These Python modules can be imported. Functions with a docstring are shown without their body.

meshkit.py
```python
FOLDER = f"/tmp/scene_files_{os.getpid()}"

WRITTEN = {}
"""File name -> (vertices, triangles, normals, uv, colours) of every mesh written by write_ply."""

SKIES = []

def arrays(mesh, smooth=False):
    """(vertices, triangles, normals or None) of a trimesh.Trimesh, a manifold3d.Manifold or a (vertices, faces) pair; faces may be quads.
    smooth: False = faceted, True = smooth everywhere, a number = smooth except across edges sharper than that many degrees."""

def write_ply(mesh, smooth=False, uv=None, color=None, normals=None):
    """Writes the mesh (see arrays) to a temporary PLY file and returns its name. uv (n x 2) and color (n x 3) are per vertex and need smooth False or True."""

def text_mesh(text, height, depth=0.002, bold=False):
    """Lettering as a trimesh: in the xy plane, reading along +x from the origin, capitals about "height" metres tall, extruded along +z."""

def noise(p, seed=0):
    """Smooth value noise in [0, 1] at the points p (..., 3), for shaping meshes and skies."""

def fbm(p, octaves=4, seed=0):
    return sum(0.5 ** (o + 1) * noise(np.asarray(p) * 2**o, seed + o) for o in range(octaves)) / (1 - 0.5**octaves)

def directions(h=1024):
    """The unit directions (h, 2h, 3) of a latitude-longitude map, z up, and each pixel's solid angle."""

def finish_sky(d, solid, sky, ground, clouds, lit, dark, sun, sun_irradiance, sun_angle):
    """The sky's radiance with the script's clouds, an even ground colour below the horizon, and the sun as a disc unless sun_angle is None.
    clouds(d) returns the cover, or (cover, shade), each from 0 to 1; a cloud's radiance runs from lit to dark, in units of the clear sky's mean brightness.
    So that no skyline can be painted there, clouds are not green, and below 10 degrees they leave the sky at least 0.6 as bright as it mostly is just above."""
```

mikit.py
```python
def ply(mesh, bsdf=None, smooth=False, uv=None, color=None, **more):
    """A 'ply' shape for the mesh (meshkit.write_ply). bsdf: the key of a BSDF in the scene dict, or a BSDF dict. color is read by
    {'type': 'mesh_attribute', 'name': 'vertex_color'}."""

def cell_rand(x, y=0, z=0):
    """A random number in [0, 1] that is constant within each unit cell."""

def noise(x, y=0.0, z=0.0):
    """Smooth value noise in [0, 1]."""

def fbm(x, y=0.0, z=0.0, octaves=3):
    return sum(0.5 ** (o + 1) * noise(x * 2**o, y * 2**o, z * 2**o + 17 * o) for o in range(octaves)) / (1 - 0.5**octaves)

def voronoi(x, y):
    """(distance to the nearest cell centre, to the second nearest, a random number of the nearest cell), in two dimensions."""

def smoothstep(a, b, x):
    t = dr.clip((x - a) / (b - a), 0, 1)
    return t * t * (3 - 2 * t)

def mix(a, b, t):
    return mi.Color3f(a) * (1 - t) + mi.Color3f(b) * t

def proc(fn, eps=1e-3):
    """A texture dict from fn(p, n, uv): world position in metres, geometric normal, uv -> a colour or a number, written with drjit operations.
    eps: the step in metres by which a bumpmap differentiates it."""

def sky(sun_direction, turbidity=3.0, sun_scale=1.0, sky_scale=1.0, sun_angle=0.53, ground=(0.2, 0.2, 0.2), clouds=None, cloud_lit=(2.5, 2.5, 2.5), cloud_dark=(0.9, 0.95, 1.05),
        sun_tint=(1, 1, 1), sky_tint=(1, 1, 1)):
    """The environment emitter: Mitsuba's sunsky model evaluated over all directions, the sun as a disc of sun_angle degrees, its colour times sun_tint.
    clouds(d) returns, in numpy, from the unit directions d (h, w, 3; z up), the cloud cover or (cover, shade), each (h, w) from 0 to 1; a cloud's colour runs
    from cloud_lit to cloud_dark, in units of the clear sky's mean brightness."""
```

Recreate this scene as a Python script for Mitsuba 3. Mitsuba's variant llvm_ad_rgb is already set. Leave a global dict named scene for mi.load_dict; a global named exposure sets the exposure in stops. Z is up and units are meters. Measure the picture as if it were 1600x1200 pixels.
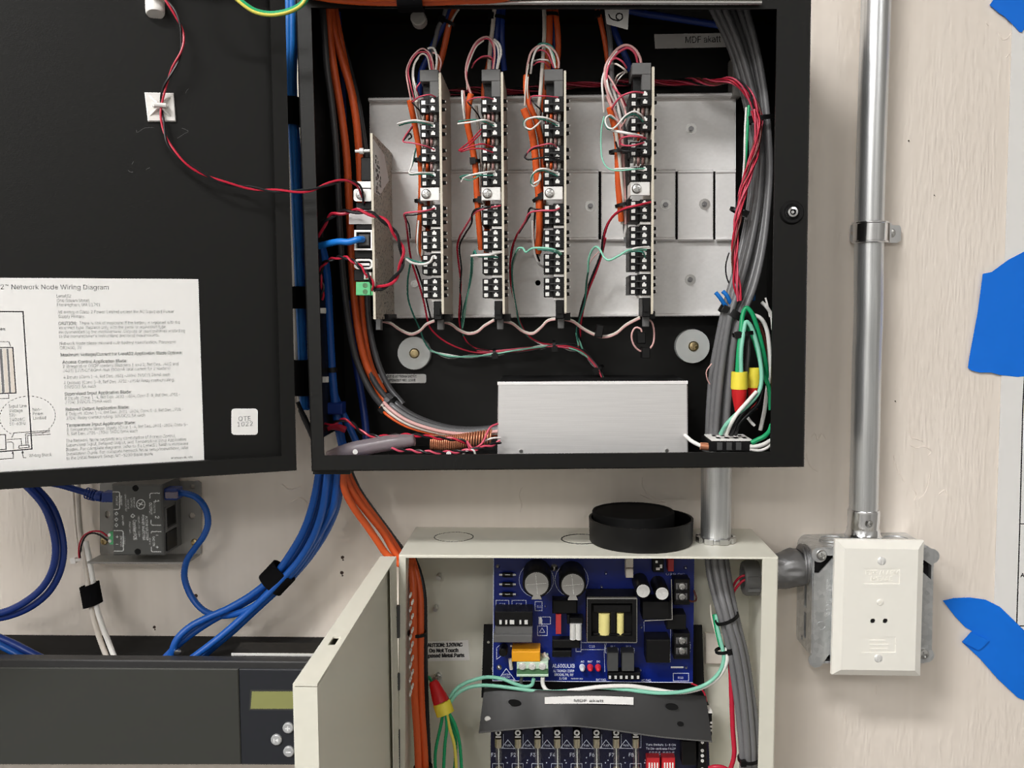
import math, random
import numpy as np, trimesh, manifold3d, shapely
import shapely.geometry as sg
import mitsuba as mi
import drjit as dr
import mikit
from mikit import noise, fbm, smoothstep, mix, voronoi
from meshkit import text_mesh
T = mi.ScalarTransform4f
rng = random.Random(7)
nrng = np.random.default_rng(7)
scene, labels = {}, {}

# ------------------------------------------------------------------ camera
F, DIST, CAMZ = 1430.0, 0.80, 1.50          # focal length in pixels of a 1600 x 1200 frame, distance to the wall, height
_n = np.array([(855 - 800) / F, (490 - 600) / F, 1.0]); _n /= np.linalg.norm(_n)
_d = np.array([0.0035, 1.0, 0.0]); _d -= _n * (_d @ _n); _d /= np.linalg.norm(_d)
_x = np.cross(_d, _n)
EYE = np.array([0.0, -DIST, CAMZ])


def to_world(v):
    v = np.asarray(v, float)
    return np.array([v @ _x, v @ _n, -(v @ _d)])


_fw, _up = to_world([0, 0, 1]), to_world([0, -1, 0])
scene['camera'] = {'type': 'perspective', 'fov': math.degrees(2 * math.atan(800 / F)), 'fov_axis': 'x', 'near_clip': 0.02, 'far_clip': 50.0,
                   'to_world': T().look_at(origin=EYE.tolist(), target=(EYE + _fw).tolist(), up=_up.tolist())}

# ------------------------------------------------------------------ light: ceiling panels of the room (each is a lamp, see ceiling_light below)
exposure = 1.12
CEIL = 2.75
MAIN_POWER, ROW_POWER = 33.0, 8.2
CEILING_LAMPS = [(-0.72, -1.40, 0.30, 0.15, MAIN_POWER), (-1.75, -2.3, 0.3, 0.6, ROW_POWER), (-0.9, -3.2, 0.6, 0.3, ROW_POWER), (1.4, -2.9, 0.6, 0.3, ROW_POWER * 0.5)]


# ------------------------------------------------------------------ helpers
def W(px, py, o):
    """The point of the world that the photograph shows at (px, py), o metres out from the wall."""
    d = to_world([(px - 800) / F, (py - 600) / F, 1.0])
    return EYE + d * ((DIST - o) / d[1])


def mm(o):
    """Metres per pixel at o."""
    return (DIST - o) / F


def pts(L):
    return np.array([W(*p) for p in L])


def S(r, g, b):
    c = np.array([r, g, b]) / 255.0
    return [float(v) for v in np.where(c <= 0.04045, c / 12.92, ((c + 0.055) / 1.055) ** 2.4)]


def M(key, base, rough=0.5, metallic=0.0, spec=0.5, bump=None, bump_scale=1.0, **kw):
    b = {'type': 'principled', 'roughness': rough, 'metallic': metallic, 'specular': spec,
         'base_color': base if isinstance(base, dict) else {'type': 'rgb', 'value': base}, **kw}
    if bump is not None:
        b = {'type': 'bumpmap', 'arbitrary': bump, 'scale': bump_scale, 'bsdf': b}
    scene[key] = {'type': 'twosided', 'bsdf': b}
    return key


_used = {}


def number(key):
    n = _used.get(key, -1) + 1
    _used[key] = n
    return key if n == 0 else '%s_%03d' % (key, n)


def clean(m):
    if isinstance(m, (list, tuple)) and len(m) and isinstance(m[0], trimesh.Trimesh):
        m = trimesh.util.concatenate(m)
    if hasattr(m, 'to_mesh'):
        t = m.to_mesh()
        m = trimesh.Trimesh(np.array(t.vert_properties[:, :3]), np.array(t.tri_verts), process=False)
    return m


def add(key, mesh, mat, smooth=35):
    m = clean(mesh)
    scene[key] = mikit.ply(m, mat, smooth=smooth)
    return key


def thing(name, label, cat, group=None):
    k = number(name)
    labels[k] = {'label': label, 'category': cat}
    if group:
        labels[k]['group'] = group
    return k


def part(parent, name, mesh, mat, smooth=35, label=None, kind=None):
    k = number(parent + '__' + name)
    add(k, mesh, mat, smooth)
    if label or kind:
        labels[k] = {}
        if label: labels[k]['label'] = label
        if kind: labels[k]['kind'] = kind
    return k


def solo(name, mesh, mat, label, cat, group=None, smooth=35):
    k = thing(name, label, cat, group)
    return add(k, mesh, mat, smooth)


def struct(name, mesh, mat, label=None, smooth=False):
    k = number(name)
    labels[k] = {'kind': 'structure', 'label': label or name.replace('_', ' ')}
    return add(k, mesh, mat, smooth)


def outward(m):
    if m.volume < 0:
        m.invert()
    return m


def hullmesh(P):
    return trimesh.convex.convex_hull(np.asarray(P))


def prism(poly, of, ob, bev=0.0, holes=(), at=None):
    """A plate whose outline is the pixel polygon seen at depth `at` (default of), from ob to of out from the wall."""
    at = of if at is None else at
    P = [W(x, y, at)[[0, 2]] for x, y in poly]
    H = [[W(x, y, at)[[0, 2]] for x, y in h] for h in holes]
    return slab(P, of, ob, bev, H)


def slab(P, of, ob, bev=0.0, holes=()):
    g = sg.Polygon(P, holes).buffer(0)
    if bev and not holes and g.convex_hull.area - g.area < 1e-9:
        q = g.buffer(-bev, join_style=2)
        a, b = np.array(g.exterior.coords)[:-1], np.array(q.exterior.coords)[:-1]
        sgn = 1 if of > ob else -1
        V = [[x, -ob, z] for x, z in a] + [[x, -(of - sgn * bev), z] for x, z in a] + [[x, -of, z] for x, z in b]
        return hullmesh(V)
    m = trimesh.creation.extrude_polygon(g, abs(of - ob), engine='earcut')
    v = np.array(m.vertices)
    lo = min(of, ob)
    m = trimesh.Trimesh(np.stack([v[:, 0], -(lo + v[:, 2]), v[:, 1]], 1), m.faces, process=False)
    return outward(m)


def rect(x0, y0, x1, y1):
    return [(x0, y0), (x1, y0), (x1, y1), (x0, y1)]


def rrect(x0, y0, x1, y1, r, n=4):
    out = []
    for cx, cy, a0 in ((x1 - r, y0 + r, -90), (x1 - r, y1 - r, 0), (x0 + r, y1 - r, 90), (x0 + r, y0 + r, 180)):
        for i in range(n + 1):
            a = math.radians(a0 + 90 * i / n)
            out.append((cx + r * math.cos(a), cy + r * math.sin(a)))
    return out


def ell(cx, cy, rx, ry, n=20, rot=0.0):
    a = math.radians(rot)
    return [(cx + rx * math.cos(t) * math.cos(a) - ry * math.sin(t) * math.sin(a), cy + rx * math.cos(t) * math.sin(a) + ry * math.sin(t) * math.cos(a)) for t in np.arange(n) * 2 * np.pi / n]


def box(x0, y0, x1, y1, of, ob, bev=0.0):
    return prism(rect(x0, y0, x1, y1), of, ob, bev)


def wbox(x0, x1, y0, y1, z0, z1, bev=0.0):
    m = trimesh.creation.box(bounds=[[x0, y0, z0], [x1, y1, z1]])
    if bev:
        c, h = np.array([(x0 + x1) / 2, (y0 + y1) / 2, (z0 + z1) / 2]), np.array([x1 - x0, y1 - y0, z1 - z0]) / 2
        V = []
        for s in np.array(np.meshgrid([-1, 1], [-1, 1], [-1, 1])).reshape(3, -1).T:
            for k in range(3):
                e = h - bev
                e[k] = h[k]
                V.append(c + s * e)
        m = hullmesh(V)
    return m


def lathe(p, prof, axis=(0, -1, 0), n=20, closed=True):
    """Revolves (radius, height) about the axis through p; height runs along the axis."""
    axis = np.asarray(axis, float) / np.linalg.norm(axis)
    a = np.cross(axis, [0, 0, 1.0] if abs(axis[2]) < 0.9 else [1.0, 0, 0]); a /= np.linalg.norm(a)
    b = np.cross(axis, a)
    ang = np.arange(n) * 2 * np.pi / n
    V, Fc = [], []
    for r, h in prof:
        V.append(p + axis * h + np.outer(np.cos(ang) * r, a) + np.outer(np.sin(ang) * r, b))
    V = np.vstack(V)
    m = len(prof)
    i, j = np.meshgrid(np.arange(m - 1), np.arange(n), indexing='ij')
    q = np.stack([i * n + j, i * n + (j + 1) % n, (i + 1) * n + (j + 1) % n, (i + 1) * n + j], -1).reshape(-1, 4)
    Fc = np.vstack([q[:, [0, 1, 2]], q[:, [0, 2, 3]]])
    t = trimesh.Trimesh(V, Fc, process=False)
    t.merge_vertices(digits_vertex=9)
    t.update_faces(t.nondegenerate_faces())
    return outward(t)


def disc(px, py, o0, o1, r, n=20, bev=0.0):
    """A round pin or disc that stands out from the wall, from o0 to o1; r in pixels."""
    r = r * mm(o1)
    p = W(px, py, o1); p[1] = 0
    pr = [(0, o0), (r, o0), (r, o1 - bev), (r - bev, o1), (0, o1)] if bev else [(0, o0), (r, o0), (r, o1), (0, o1)]
    return lathe(p, pr, (0, -1, 0), n)


def spline(P, k=8):
    """Centripetal Catmull-Rom through P."""
    P = np.asarray(P, float)
    if len(P) < 3:
        return np.array([P[0] + (P[-1] - P[0]) * t for t in np.linspace(0, 1, k + 1)])
    Q = np.vstack([2 * P[0] - P[1], P, 2 * P[-1] - P[-2]])
    out = []
    for i in range(1, len(Q) - 2):
        p0, p1, p2, p3 = Q[i - 1:i + 3]
        t0 = 0.0
        t1 = t0 + max(np.linalg.norm(p1 - p0), 1e-6) ** 0.5
        t2 = t1 + max(np.linalg.norm(p2 - p1), 1e-6) ** 0.5
        t3 = t2 + max(np.linalg.norm(p3 - p2), 1e-6) ** 0.5
        for t in np.linspace(t1, t2, k, endpoint=False):
            a1 = (t1 - t) / (t1 - t0) * p0 + (t - t0) / (t1 - t0) * p1
            a2 = (t2 - t) / (t2 - t1) * p1 + (t - t1) / (t2 - t1) * p2
            a3 = (t3 - t) / (t3 - t2) * p2 + (t - t2) / (t3 - t2) * p3
            b1 = (t2 - t) / (t2 - t0) * a1 + (t - t0) / (t2 - t0) * a2
            b2 = (t3 - t) / (t3 - t1) * a2 + (t - t1) / (t3 - t1) * a3
            out.append((t2 - t) / (t2 - t1) * b1 + (t - t1) / (t2 - t1) * b2)
    out.append(P[-1])
    return np.array(out)


def frames(C):
    Tn = np.gradient(C, axis=0)
    Tn /= np.linalg.norm(Tn, axis=1, keepdims=True) + 1e-12
    a = np.cross(Tn[0], [0, 1.0, 0] if abs(Tn[0][1]) < 0.9 else [1.0, 0, 0])
    A = []
    for t in Tn:
        a = a - t * (a @ t)
        a = a / (np.linalg.norm(a) + 1e-12)
        A.append(a)
    A = np.array(A)
    return Tn, A, np.cross(Tn, A)


def sweep(C, r, n=8):
    """A closed tube along the polyline C; r a number or one per point."""
    C = np.asarray(C, float)
    Tn, A, B = frames(C)
    ang = np.arange(n) * 2 * np.pi / n
    r = np.broadcast_to(r, (len(C),))
    V = C[:, None] + r[:, None, None] * (np.cos(ang)[None, :, None] * A[:, None] + np.sin(ang)[None, :, None] * B[:, None])
    V = np.vstack([V.reshape(-1, 3), C[:1], C[-1:]])
    m = len(C)
    i, j = np.meshgrid(np.arange(m - 1), np.arange(n), indexing='ij')
    q = np.stack([i * n + j, i * n + (j + 1) % n, (i + 1) * n + (j + 1) % n, (i + 1) * n + j], -1).reshape(-1, 4)
    k = np.arange(n)
    c0 = np.stack([np.full(n, m * n), (k + 1) % n, k], 1)
    c1 = np.stack([np.full(n, m * n + 1), (m - 1) * n + k, (m - 1) * n + (k + 1) % n], 1)
    t = trimesh.Trimesh(V, np.vstack([q[:, [0, 1, 2]], q[:, [0, 2, 3]], c0, c1]), process=False)
    return outward(t)


def wire(L, r, k=7, n=7):
    return sweep(spline(pts(L), k), r, n)


def pair(L, r, turns, gap=1.05, k=14, phase=0.0, n=6):
    """Two wires twisted about the line L."""
    C = spline(pts(L), k)
    s = np.concatenate([[0], np.cumsum(np.linalg.norm(np.diff(C, axis=0), axis=1))])
    m = max(int(turns * 14), 20)
    u = np.linspace(0, s[-1], m)
    C = np.stack([np.interp(u, s, C[:, i]) for i in range(3)], 1)
    Tn, A, B = frames(C)
    a = np.linspace(0, turns * 2 * np.pi, m) + phase
    off = (np.cos(a)[:, None] * A + np.sin(a)[:, None] * B) * r * gap
    return sweep(C + off, r, n), sweep(C - off, r, n)


def band(c, axis, u, a, v, b, width, thick, n=24):
    """A strap round a bundle: an elliptical ring of half-axes a (along u) and b (along v), `width` along the axis."""
    axis, u, v = (np.asarray(x, float) / np.linalg.norm(x) for x in (axis, u, v))
    ang = np.arange(n) * 2 * np.pi / n
    V = []
    for da, h in ((0, -.5), (thick, -.5), (thick, .5), (0, .5)):
        V.append(np.asarray(c) + axis * h * width + np.outer(np.cos(ang) * (a + da), u) + np.outer(np.sin(ang) * (b + da), v))
    V = np.stack(V, 1).reshape(-1, 3)
    f = []
    for i in range(n):
        for k in range(4):
            p, q = i * 4 + k, i * 4 + (k + 1) % 4
            r_, s_ = ((i + 1) % n) * 4 + (k + 1) % 4, ((i + 1) % n) * 4 + k
            f += [[p, q, r_], [p, r_, s_]]
    return outward(trimesh.Trimesh(V, f, process=False))


def strand(L, j, r, turns, spread=1.15, k=9, n=6, ring=6):
    """Wire j of a loose bundle along L: wire 0 is the core, the others lie round it and turn slowly."""
    C = spline(pts(L), k)
    Tn, A, B = frames(C)
    if j == 0:
        return sweep(C, r, n)
    s = np.concatenate([[0], np.cumsum(np.linalg.norm(np.diff(C, axis=0), axis=1))]) / np.linalg.norm(np.diff(C, axis=0), axis=1).sum()
    a = 2 * np.pi * ((j - 1) / ring + turns * s)
    rad = 2 * r * (spread + 0.35 * np.sin(s * 19.0) ** 2)
    return sweep(C + (np.cos(a) * rad)[:, None] * A + (np.sin(a) * rad)[:, None] * B, r, n)


def tie(px, py, o, dx, dy, a, b, width=0.0025, thick=0.0011, head=True, side=1):
    """A cable tie round a bundle at (px, py, o) whose cables run along the image direction (dx, dy); half-axes a, b in metres."""
    c = W(px, py, o)
    ax = W(px + dx, py + dy, o) - c
    ax /= np.linalg.norm(ax)
    v = np.array([0, -1.0, 0])
    u = np.cross(ax, v)
    m = [band(c, ax, u, a, v, b, width, thick)]
    if head:
        h = trimesh.creation.box(extents=[0.0045, 0.0035, 0.005])
        R = np.eye(4); R[:3, 0], R[:3, 1], R[:3, 2] = u, v, ax
        R[:3, 3] = c + u * side * a * 0.75 + v * (b * 0.75 + .001)
        h.apply_transform(R)
        m.append(h)
    return m


_text = {}


def lettering(s, p, u, v, cap, depth=0.0002, bold=False, width=None, anchor='l'):
    """Raised print: text at p reading along u, upright along v, capitals `cap` metres tall, optionally stretched to `width` metres."""
    if (s, bold) not in _text:
        t = text_mesh(s, 1.0, 1.0, bold)
        _text[(s, bold)] = (np.array(t.vertices), np.array(t.faces))
    V, f = _text[(s, bold)]
    V = V.copy()
    w = V[:, 0].max()
    sx = cap if width is None else width / w
    ox = {'l': 0, 'c': -w * sx / 2, 'r': -w * sx}[anchor]
    u, v = np.asarray(u, float), np.asarray(v, float)
    u, v = u / np.linalg.norm(u), v / np.linalg.norm(v)
    n = np.cross(u, v)
    X = np.asarray(p) + np.outer(V[:, 0] * sx + ox, u) + np.outer(V[:, 1] * cap, v) + np.outer(V[:, 2] * depth, n)
    return trimesh.Trimesh(X, f, process=False)


UX, UZ = np.array([1.0, 0, 0]), np.array([0, 0, 1.0])


def ftext(s, px, py, o, cap_px, width_px=None, bold=False, anchor='l', rot=0.0, depth=0.0002):
    a = math.radians(rot)
    u = UX * math.cos(a) - UZ * math.sin(a)
    v = UX * math.sin(a) + UZ * math.cos(a)
    return lettering(s, W(px, py, o), u, v, cap_px * mm(o), depth, bold, None if width_px is None else width_px * mm(o), anchor)


def strokes(L, o, w, depth=0.0002, closed=False):
    """Flat printed lines: a pixel polyline at o, w pixels wide."""
    L = list(L) + ([L[0]] if closed else [])
    P = [W(x, y, o)[[0, 2]] for x, y in L]
    g = sg.LineString(P).buffer(w * mm(o) / 2, cap_style=2, join_style=2)
    out = []
    for q in getattr(g, 'geoms', [g]):
        out.append(slab(list(q.exterior.coords)[:-1], o + depth, o, 0, [list(r.coords)[:-1] for r in q.interiors]))
    return trimesh.util.concatenate(out)


def manifold(m):
    m = clean(m).copy()
    m.merge_vertices(digits_vertex=8)
    return manifold3d.Manifold(manifold3d.Mesh(np.asarray(m.vertices, np.float32), np.asarray(m.faces, np.uint32)))


def cut(a, *bs):
    m = manifold(a)
    for b in bs:
        m = m - manifold(b)
    return clean(m)


def screw_head(p, r, axis=(0, -1, 0), h=0.0016, slot=True, turn=0.4, cross=True):
    """A round-headed screw: dome with a cut cross or slot."""
    axis = np.asarray(axis, float) / np.linalg.norm(axis)
    d = lathe(np.asarray(p), [(0, 0), (r, 0), (r, h * .4), (r * .8, h * .85), (r * .4, h), (0, h)], axis, 16)
    if slot:
        a = np.cross(axis, [0, 0, 1.0] if abs(axis[2]) < 0.9 else [1.0, 0, 0]); a /= np.linalg.norm(a)
        b = np.cross(axis, a)
        u, v = a * math.cos(turn) + b * math.sin(turn), -a * math.sin(turn) + b * math.cos(turn)
        cutters = []
        for e1, e2 in ((u, v), (v, u))[: 2 if cross else 1]:
            c = trimesh.creation.box(extents=[r * (1.2 if cross else 2.4), r * .26, h * 1.2])
            R = np.eye(4); R[:3, 0], R[:3, 1], R[:3, 2] = e1, e2, axis
            if np.linalg.det(R[:3, :3]) < 0: R[:3, 1] *= -1
            R[:3, 3] = np.asarray(p) + axis * h * 1.0
            c.apply_transform(R)
            cutters.append(c)
        d = cut(d, *cutters)
    return d

# ------------------------------------------------------------------ materials
def m_wall(p, n, uv):
    g = fbm(p.x * 720, p.y * 720, p.z * 62, 3)
    patch = noise(p.x * 9, p.y * 9, p.z * 5)
    sm = smoothstep(0.25, 0.75, patch)
    return (smoothstep(0.35, 0.75, g) * (0.75 + 0.25 * sm)) + 0.35 * noise(p.x * 60, p.y * 60, p.z * 25) * (1 - sm)


def c_wall(p, n, uv):
    g = fbm(p.x * 240, p.y * 240, p.z * 8, 2)
    h = noise(p.x * 14, 3.0, p.z * 11)
    return mix(S(222, 212, 201), S(231, 222, 212), 0.5 * g + 0.5 * h)


M('wall_paint', mikit.proc(c_wall), 0.42, spec=0.35, bump=mikit.proc(m_wall, eps=4e-4), bump_scale=0.0003)
M('room_paint', S(168, 167, 164), 0.7)
M('ceiling_paint', S(232, 232, 230), 0.8)
M('floor_vinyl', S(84, 82, 80), 0.5)


def b_powder(p, n, uv):
    return fbm(p.x * 1700, p.y * 1700, p.z * 1700, 2)


M('black_powder', S(15, 15, 14), 0.45, spec=0.26, bump=mikit.proc(b_powder, eps=2e-4), bump_scale=0.0001)
M('black_plastic', S(11, 11, 12), 0.42, spec=0.3)
M('black_matte', S(8, 8, 9), 0.75, spec=0.3)
M('velcro', S(13, 13, 15), 0.95, spec=0.1)
M('grey_plastic', S(92, 92, 92), 0.5)
M('dark_grey_plastic', S(66, 67, 67), 0.45)
M('white_plastic', S(232, 230, 226), 0.4)
M('plate_white', S(234, 232, 224), 0.33)
M('paper', S(224, 223, 221), 0.7)
M('ink', S(24, 24, 27), 0.7)
M('grey_ink', S(95, 95, 98), 0.7)
M('white_ink', S(225, 226, 228), 0.6)
M('silk', S(214, 220, 238), 0.6)


def c_alu(p, n, uv):
    g = fbm(p.x * 500, p.y * 500, p.z * 500, 2)
    h = fbm(p.x * 90, p.y * 90, p.z * 45, 2)
    return mix([0.82, 0.81, 0.80], [0.95, 0.945, 0.935], 0.5 * g + 0.5 * h)


M('aluminium', mikit.proc(c_alu), 0.5, 0.3, 0.5)
def c_brushed(p, n, uv):
    g = fbm(p.x * 40, p.y * 40, p.z * 1500, 2)
    return mix([0.70, 0.69, 0.69], [0.80, 0.79, 0.785], g)


M('brushed', mikit.proc(c_brushed), 0.42, 0.6, 0.5)


def c_zinc(p, n, uv):
    f1, f2, w = voronoi(p.x * 260 + p.y * 140, p.z * 260 + p.y * 90)
    g = fbm(p.x * 300, p.y * 300, p.z * 60, 2)
    return mix([0.50, 0.52, 0.53], [0.80, 0.81, 0.82], 0.5 * w + 0.5 * g)


M('galvanised', mikit.proc(c_zinc), 0.36, 0.85, 0.5)
def c_conduit(p, n, uv):
    g = fbm(p.x * 900, p.y * 900, p.z * 10, 2)
    return mix([0.52, 0.54, 0.55], [0.82, 0.83, 0.84], g)


M('conduit_steel', mikit.proc(c_conduit), 0.3, 0.85, 0.5)
M('chrome', [0.75, 0.76, 0.78], 0.15, 1.0)
M('steel', [0.62, 0.62, 0.61], 0.28, 1.0)
M('zinc_plate', [0.78, 0.81, 0.80], 0.4, 0.25)
M('brass', [0.62, 0.50, 0.28], 0.3, 1.0)
M('copper', S(210, 142, 108), 0.35, 0.5)
M('tin', [0.83, 0.83, 0.81], 0.3, 0.35)
M('cast_zinc', [0.24, 0.24, 0.245], 0.42, 0.8, bump=mikit.proc(b_powder, eps=3e-4), bump_scale=0.0003)
M('cream_paint', S(210, 208, 195), 0.38, spec=0.4)
M('bracket_grey', S(150, 148, 144), 0.45, 0.3)
M('led_clear', S(215, 220, 230), 0.2)
M('led_red', S(215, 45, 60), 0.2)
M('pcb_blue', S(6, 29, 112), 0.3)
M('pcb_navy', S(14, 17, 52), 0.35)


def c_solder(p, n, uv):
    f1, f2, w = voronoi(p.y * 340, p.z * 340)
    k = smoothstep(0.30, 0.24, f1) * smoothstep(0.35, 0.5, w)
    return mix(S(176, 166, 152), S(38, 34, 32), k)


M('pcb_solder_side', mikit.proc(c_solder), 0.5)
M('pcb_edge', S(205, 198, 180), 0.5)
M('pcb_tan', S(186, 176, 163), 0.5)
M('dark_steel', [0.25, 0.25, 0.26], 0.3, 0.9)
M('green_terminal', S(96, 190, 130), 0.4)
M('green_light', S(196, 222, 200), 0.4)
M('green_dark_terminal', S(80, 122, 84), 0.4)
M('amber', S(236, 164, 30), 0.4)
M('coil_yellow', S(226, 215, 140), 0.45)
M('component_red', S(170, 50, 52), 0.4)
M('dip_red', S(200, 40, 48), 0.4)
M('nut_red', S(196, 26, 32), 0.35)
M('nut_yellow', S(238, 220, 70), 0.4)
M('tape_blue', S(8, 110, 220), 0.6, spec=0.3)
M('lcd', S(132, 134, 84), 0.3)
M('button_grey', S(176, 178, 180), 0.35, 0.3)
M('panel_grey', S(54, 55, 52), 0.45, spec=0.35)
M('panel_slate', S(36, 38, 43), 0.4, spec=0.35)
M('bezel_grey', S(40, 40, 41), 0.45)
M('case_grey', S(86, 87, 86), 0.5)
M('rust', S(58, 44, 34), 0.8)
WIRES = {'red': (186, 34, 58), 'pink_red': (204, 78, 100), 'black': (24, 24, 27), 'white': (232, 230, 226), 'orange': (216, 92, 42), 'blue': (18, 78, 158), 'deep_blue': (24, 52, 126),
         'bright_blue': (26, 116, 204), 'green': (30, 160, 104), 'mint': (132, 200, 176), 'teal': (60, 130, 115), 'grey': (112, 112, 114), 'dark_grey': (66, 66, 68), 'brown': (92, 44, 36), 'yellow': (226, 214, 96), 'salmon': (216, 170, 166), 'ivory': (214, 206, 196)}
for _k, _c in WIRES.items():
    M('wire_' + _k, S(*_c), 0.36, spec=0.45)
scene['clear_film'] = {'type': 'principledthin', 'base_color': {'type': 'rgb', 'value': S(225, 212, 218)}, 'roughness': 0.25, 'spec_trans': 0.7, 'diff_trans': 0.6, 'eta': 1.4}
M('dark_film', S(44, 44, 45), 0.42)
M('brass_cap', [0.72, 0.66, 0.5], 0.3, 0.9)
scene['glass_tube'] = {'type': 'thindielectric', 'int_ior': 1.5}

# ------------------------------------------------------------------ the room
RX0, RX1, RY = -2.4, 2.2, -3.8
BX, BZ0, BZ1 = 1.2, 0.0, CEIL
struct('wall_back', wbox(RX0, RX1, 0.0, 0.1, 0.0, CEIL), 'wall_paint', 'cream painted plywood wall that carries the panels')
struct('wall_left', wbox(RX0 - 0.1, RX0, RY, 0.1, 0, CEIL), 'room_paint')
struct('wall_right', wbox(RX1, RX1 + 0.1, RY, 0.1, 0, CEIL), 'room_paint')
struct('wall_front', wbox(RX0 - 0.1, RX1 + 0.1, RY - 0.1, RY, 0, CEIL), 'room_paint')
struct('floor', wbox(RX0 - 0.1, RX1 + 0.1, RY - 0.1, 0.1, -0.1, 0), 'floor_vinyl')
struct('ceiling', wbox(RX0 - 0.1, RX1 + 0.1, RY - 0.1, 0.1, CEIL, CEIL + 0.1), 'ceiling_paint')


def ceiling_light(x, y, hx, hy, power, label):
    k = thing('ceiling_light', label, 'ceiling light')
    fr = [wbox(x - hx - .02, x + hx + .02, y - hy - .02, y - hy, CEIL - .03, CEIL), wbox(x - hx - .02, x + hx + .02, y + hy, y + hy + .02, CEIL - .03, CEIL),
          wbox(x - hx - .02, x - hx, y - hy, y + hy, CEIL - .03, CEIL), wbox(x + hx, x + hx + .02, y - hy, y + hy, CEIL - .03, CEIL)]
    part(k, 'frame', fr, 'white_plastic', False)
    v = np.array([[x - hx, y - hy, CEIL - .02], [x + hx, y - hy, CEIL - .02], [x + hx, y + hy, CEIL - .02], [x - hx, y + hy, CEIL - .02]])
    kk = part(k, 'diffuser', (v, np.array([[0, 2, 1], [0, 3, 2]])), 'white_plastic', False)
    scene[kk]['emitter'] = {'type': 'area', 'radiance': {'type': 'rgb', 'value': [power * 1.0, power * 0.985, power * 0.965]}}


for _i, _c in enumerate(CEILING_LAMPS):
    ceiling_light(*_c, ['ceiling light panel above the wall panels', 'ceiling light panel along the left wall', 'ceiling light panel left in the back of the room', 'ceiling light panel right in the back of the room'][_i])

# marks in the paint of the back wall
def ridge(L, r=0.0006):
    C = spline(pts([(x, y, 0.0) for x, y in L]), 5)
    return sweep(C, r, 5)


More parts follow.
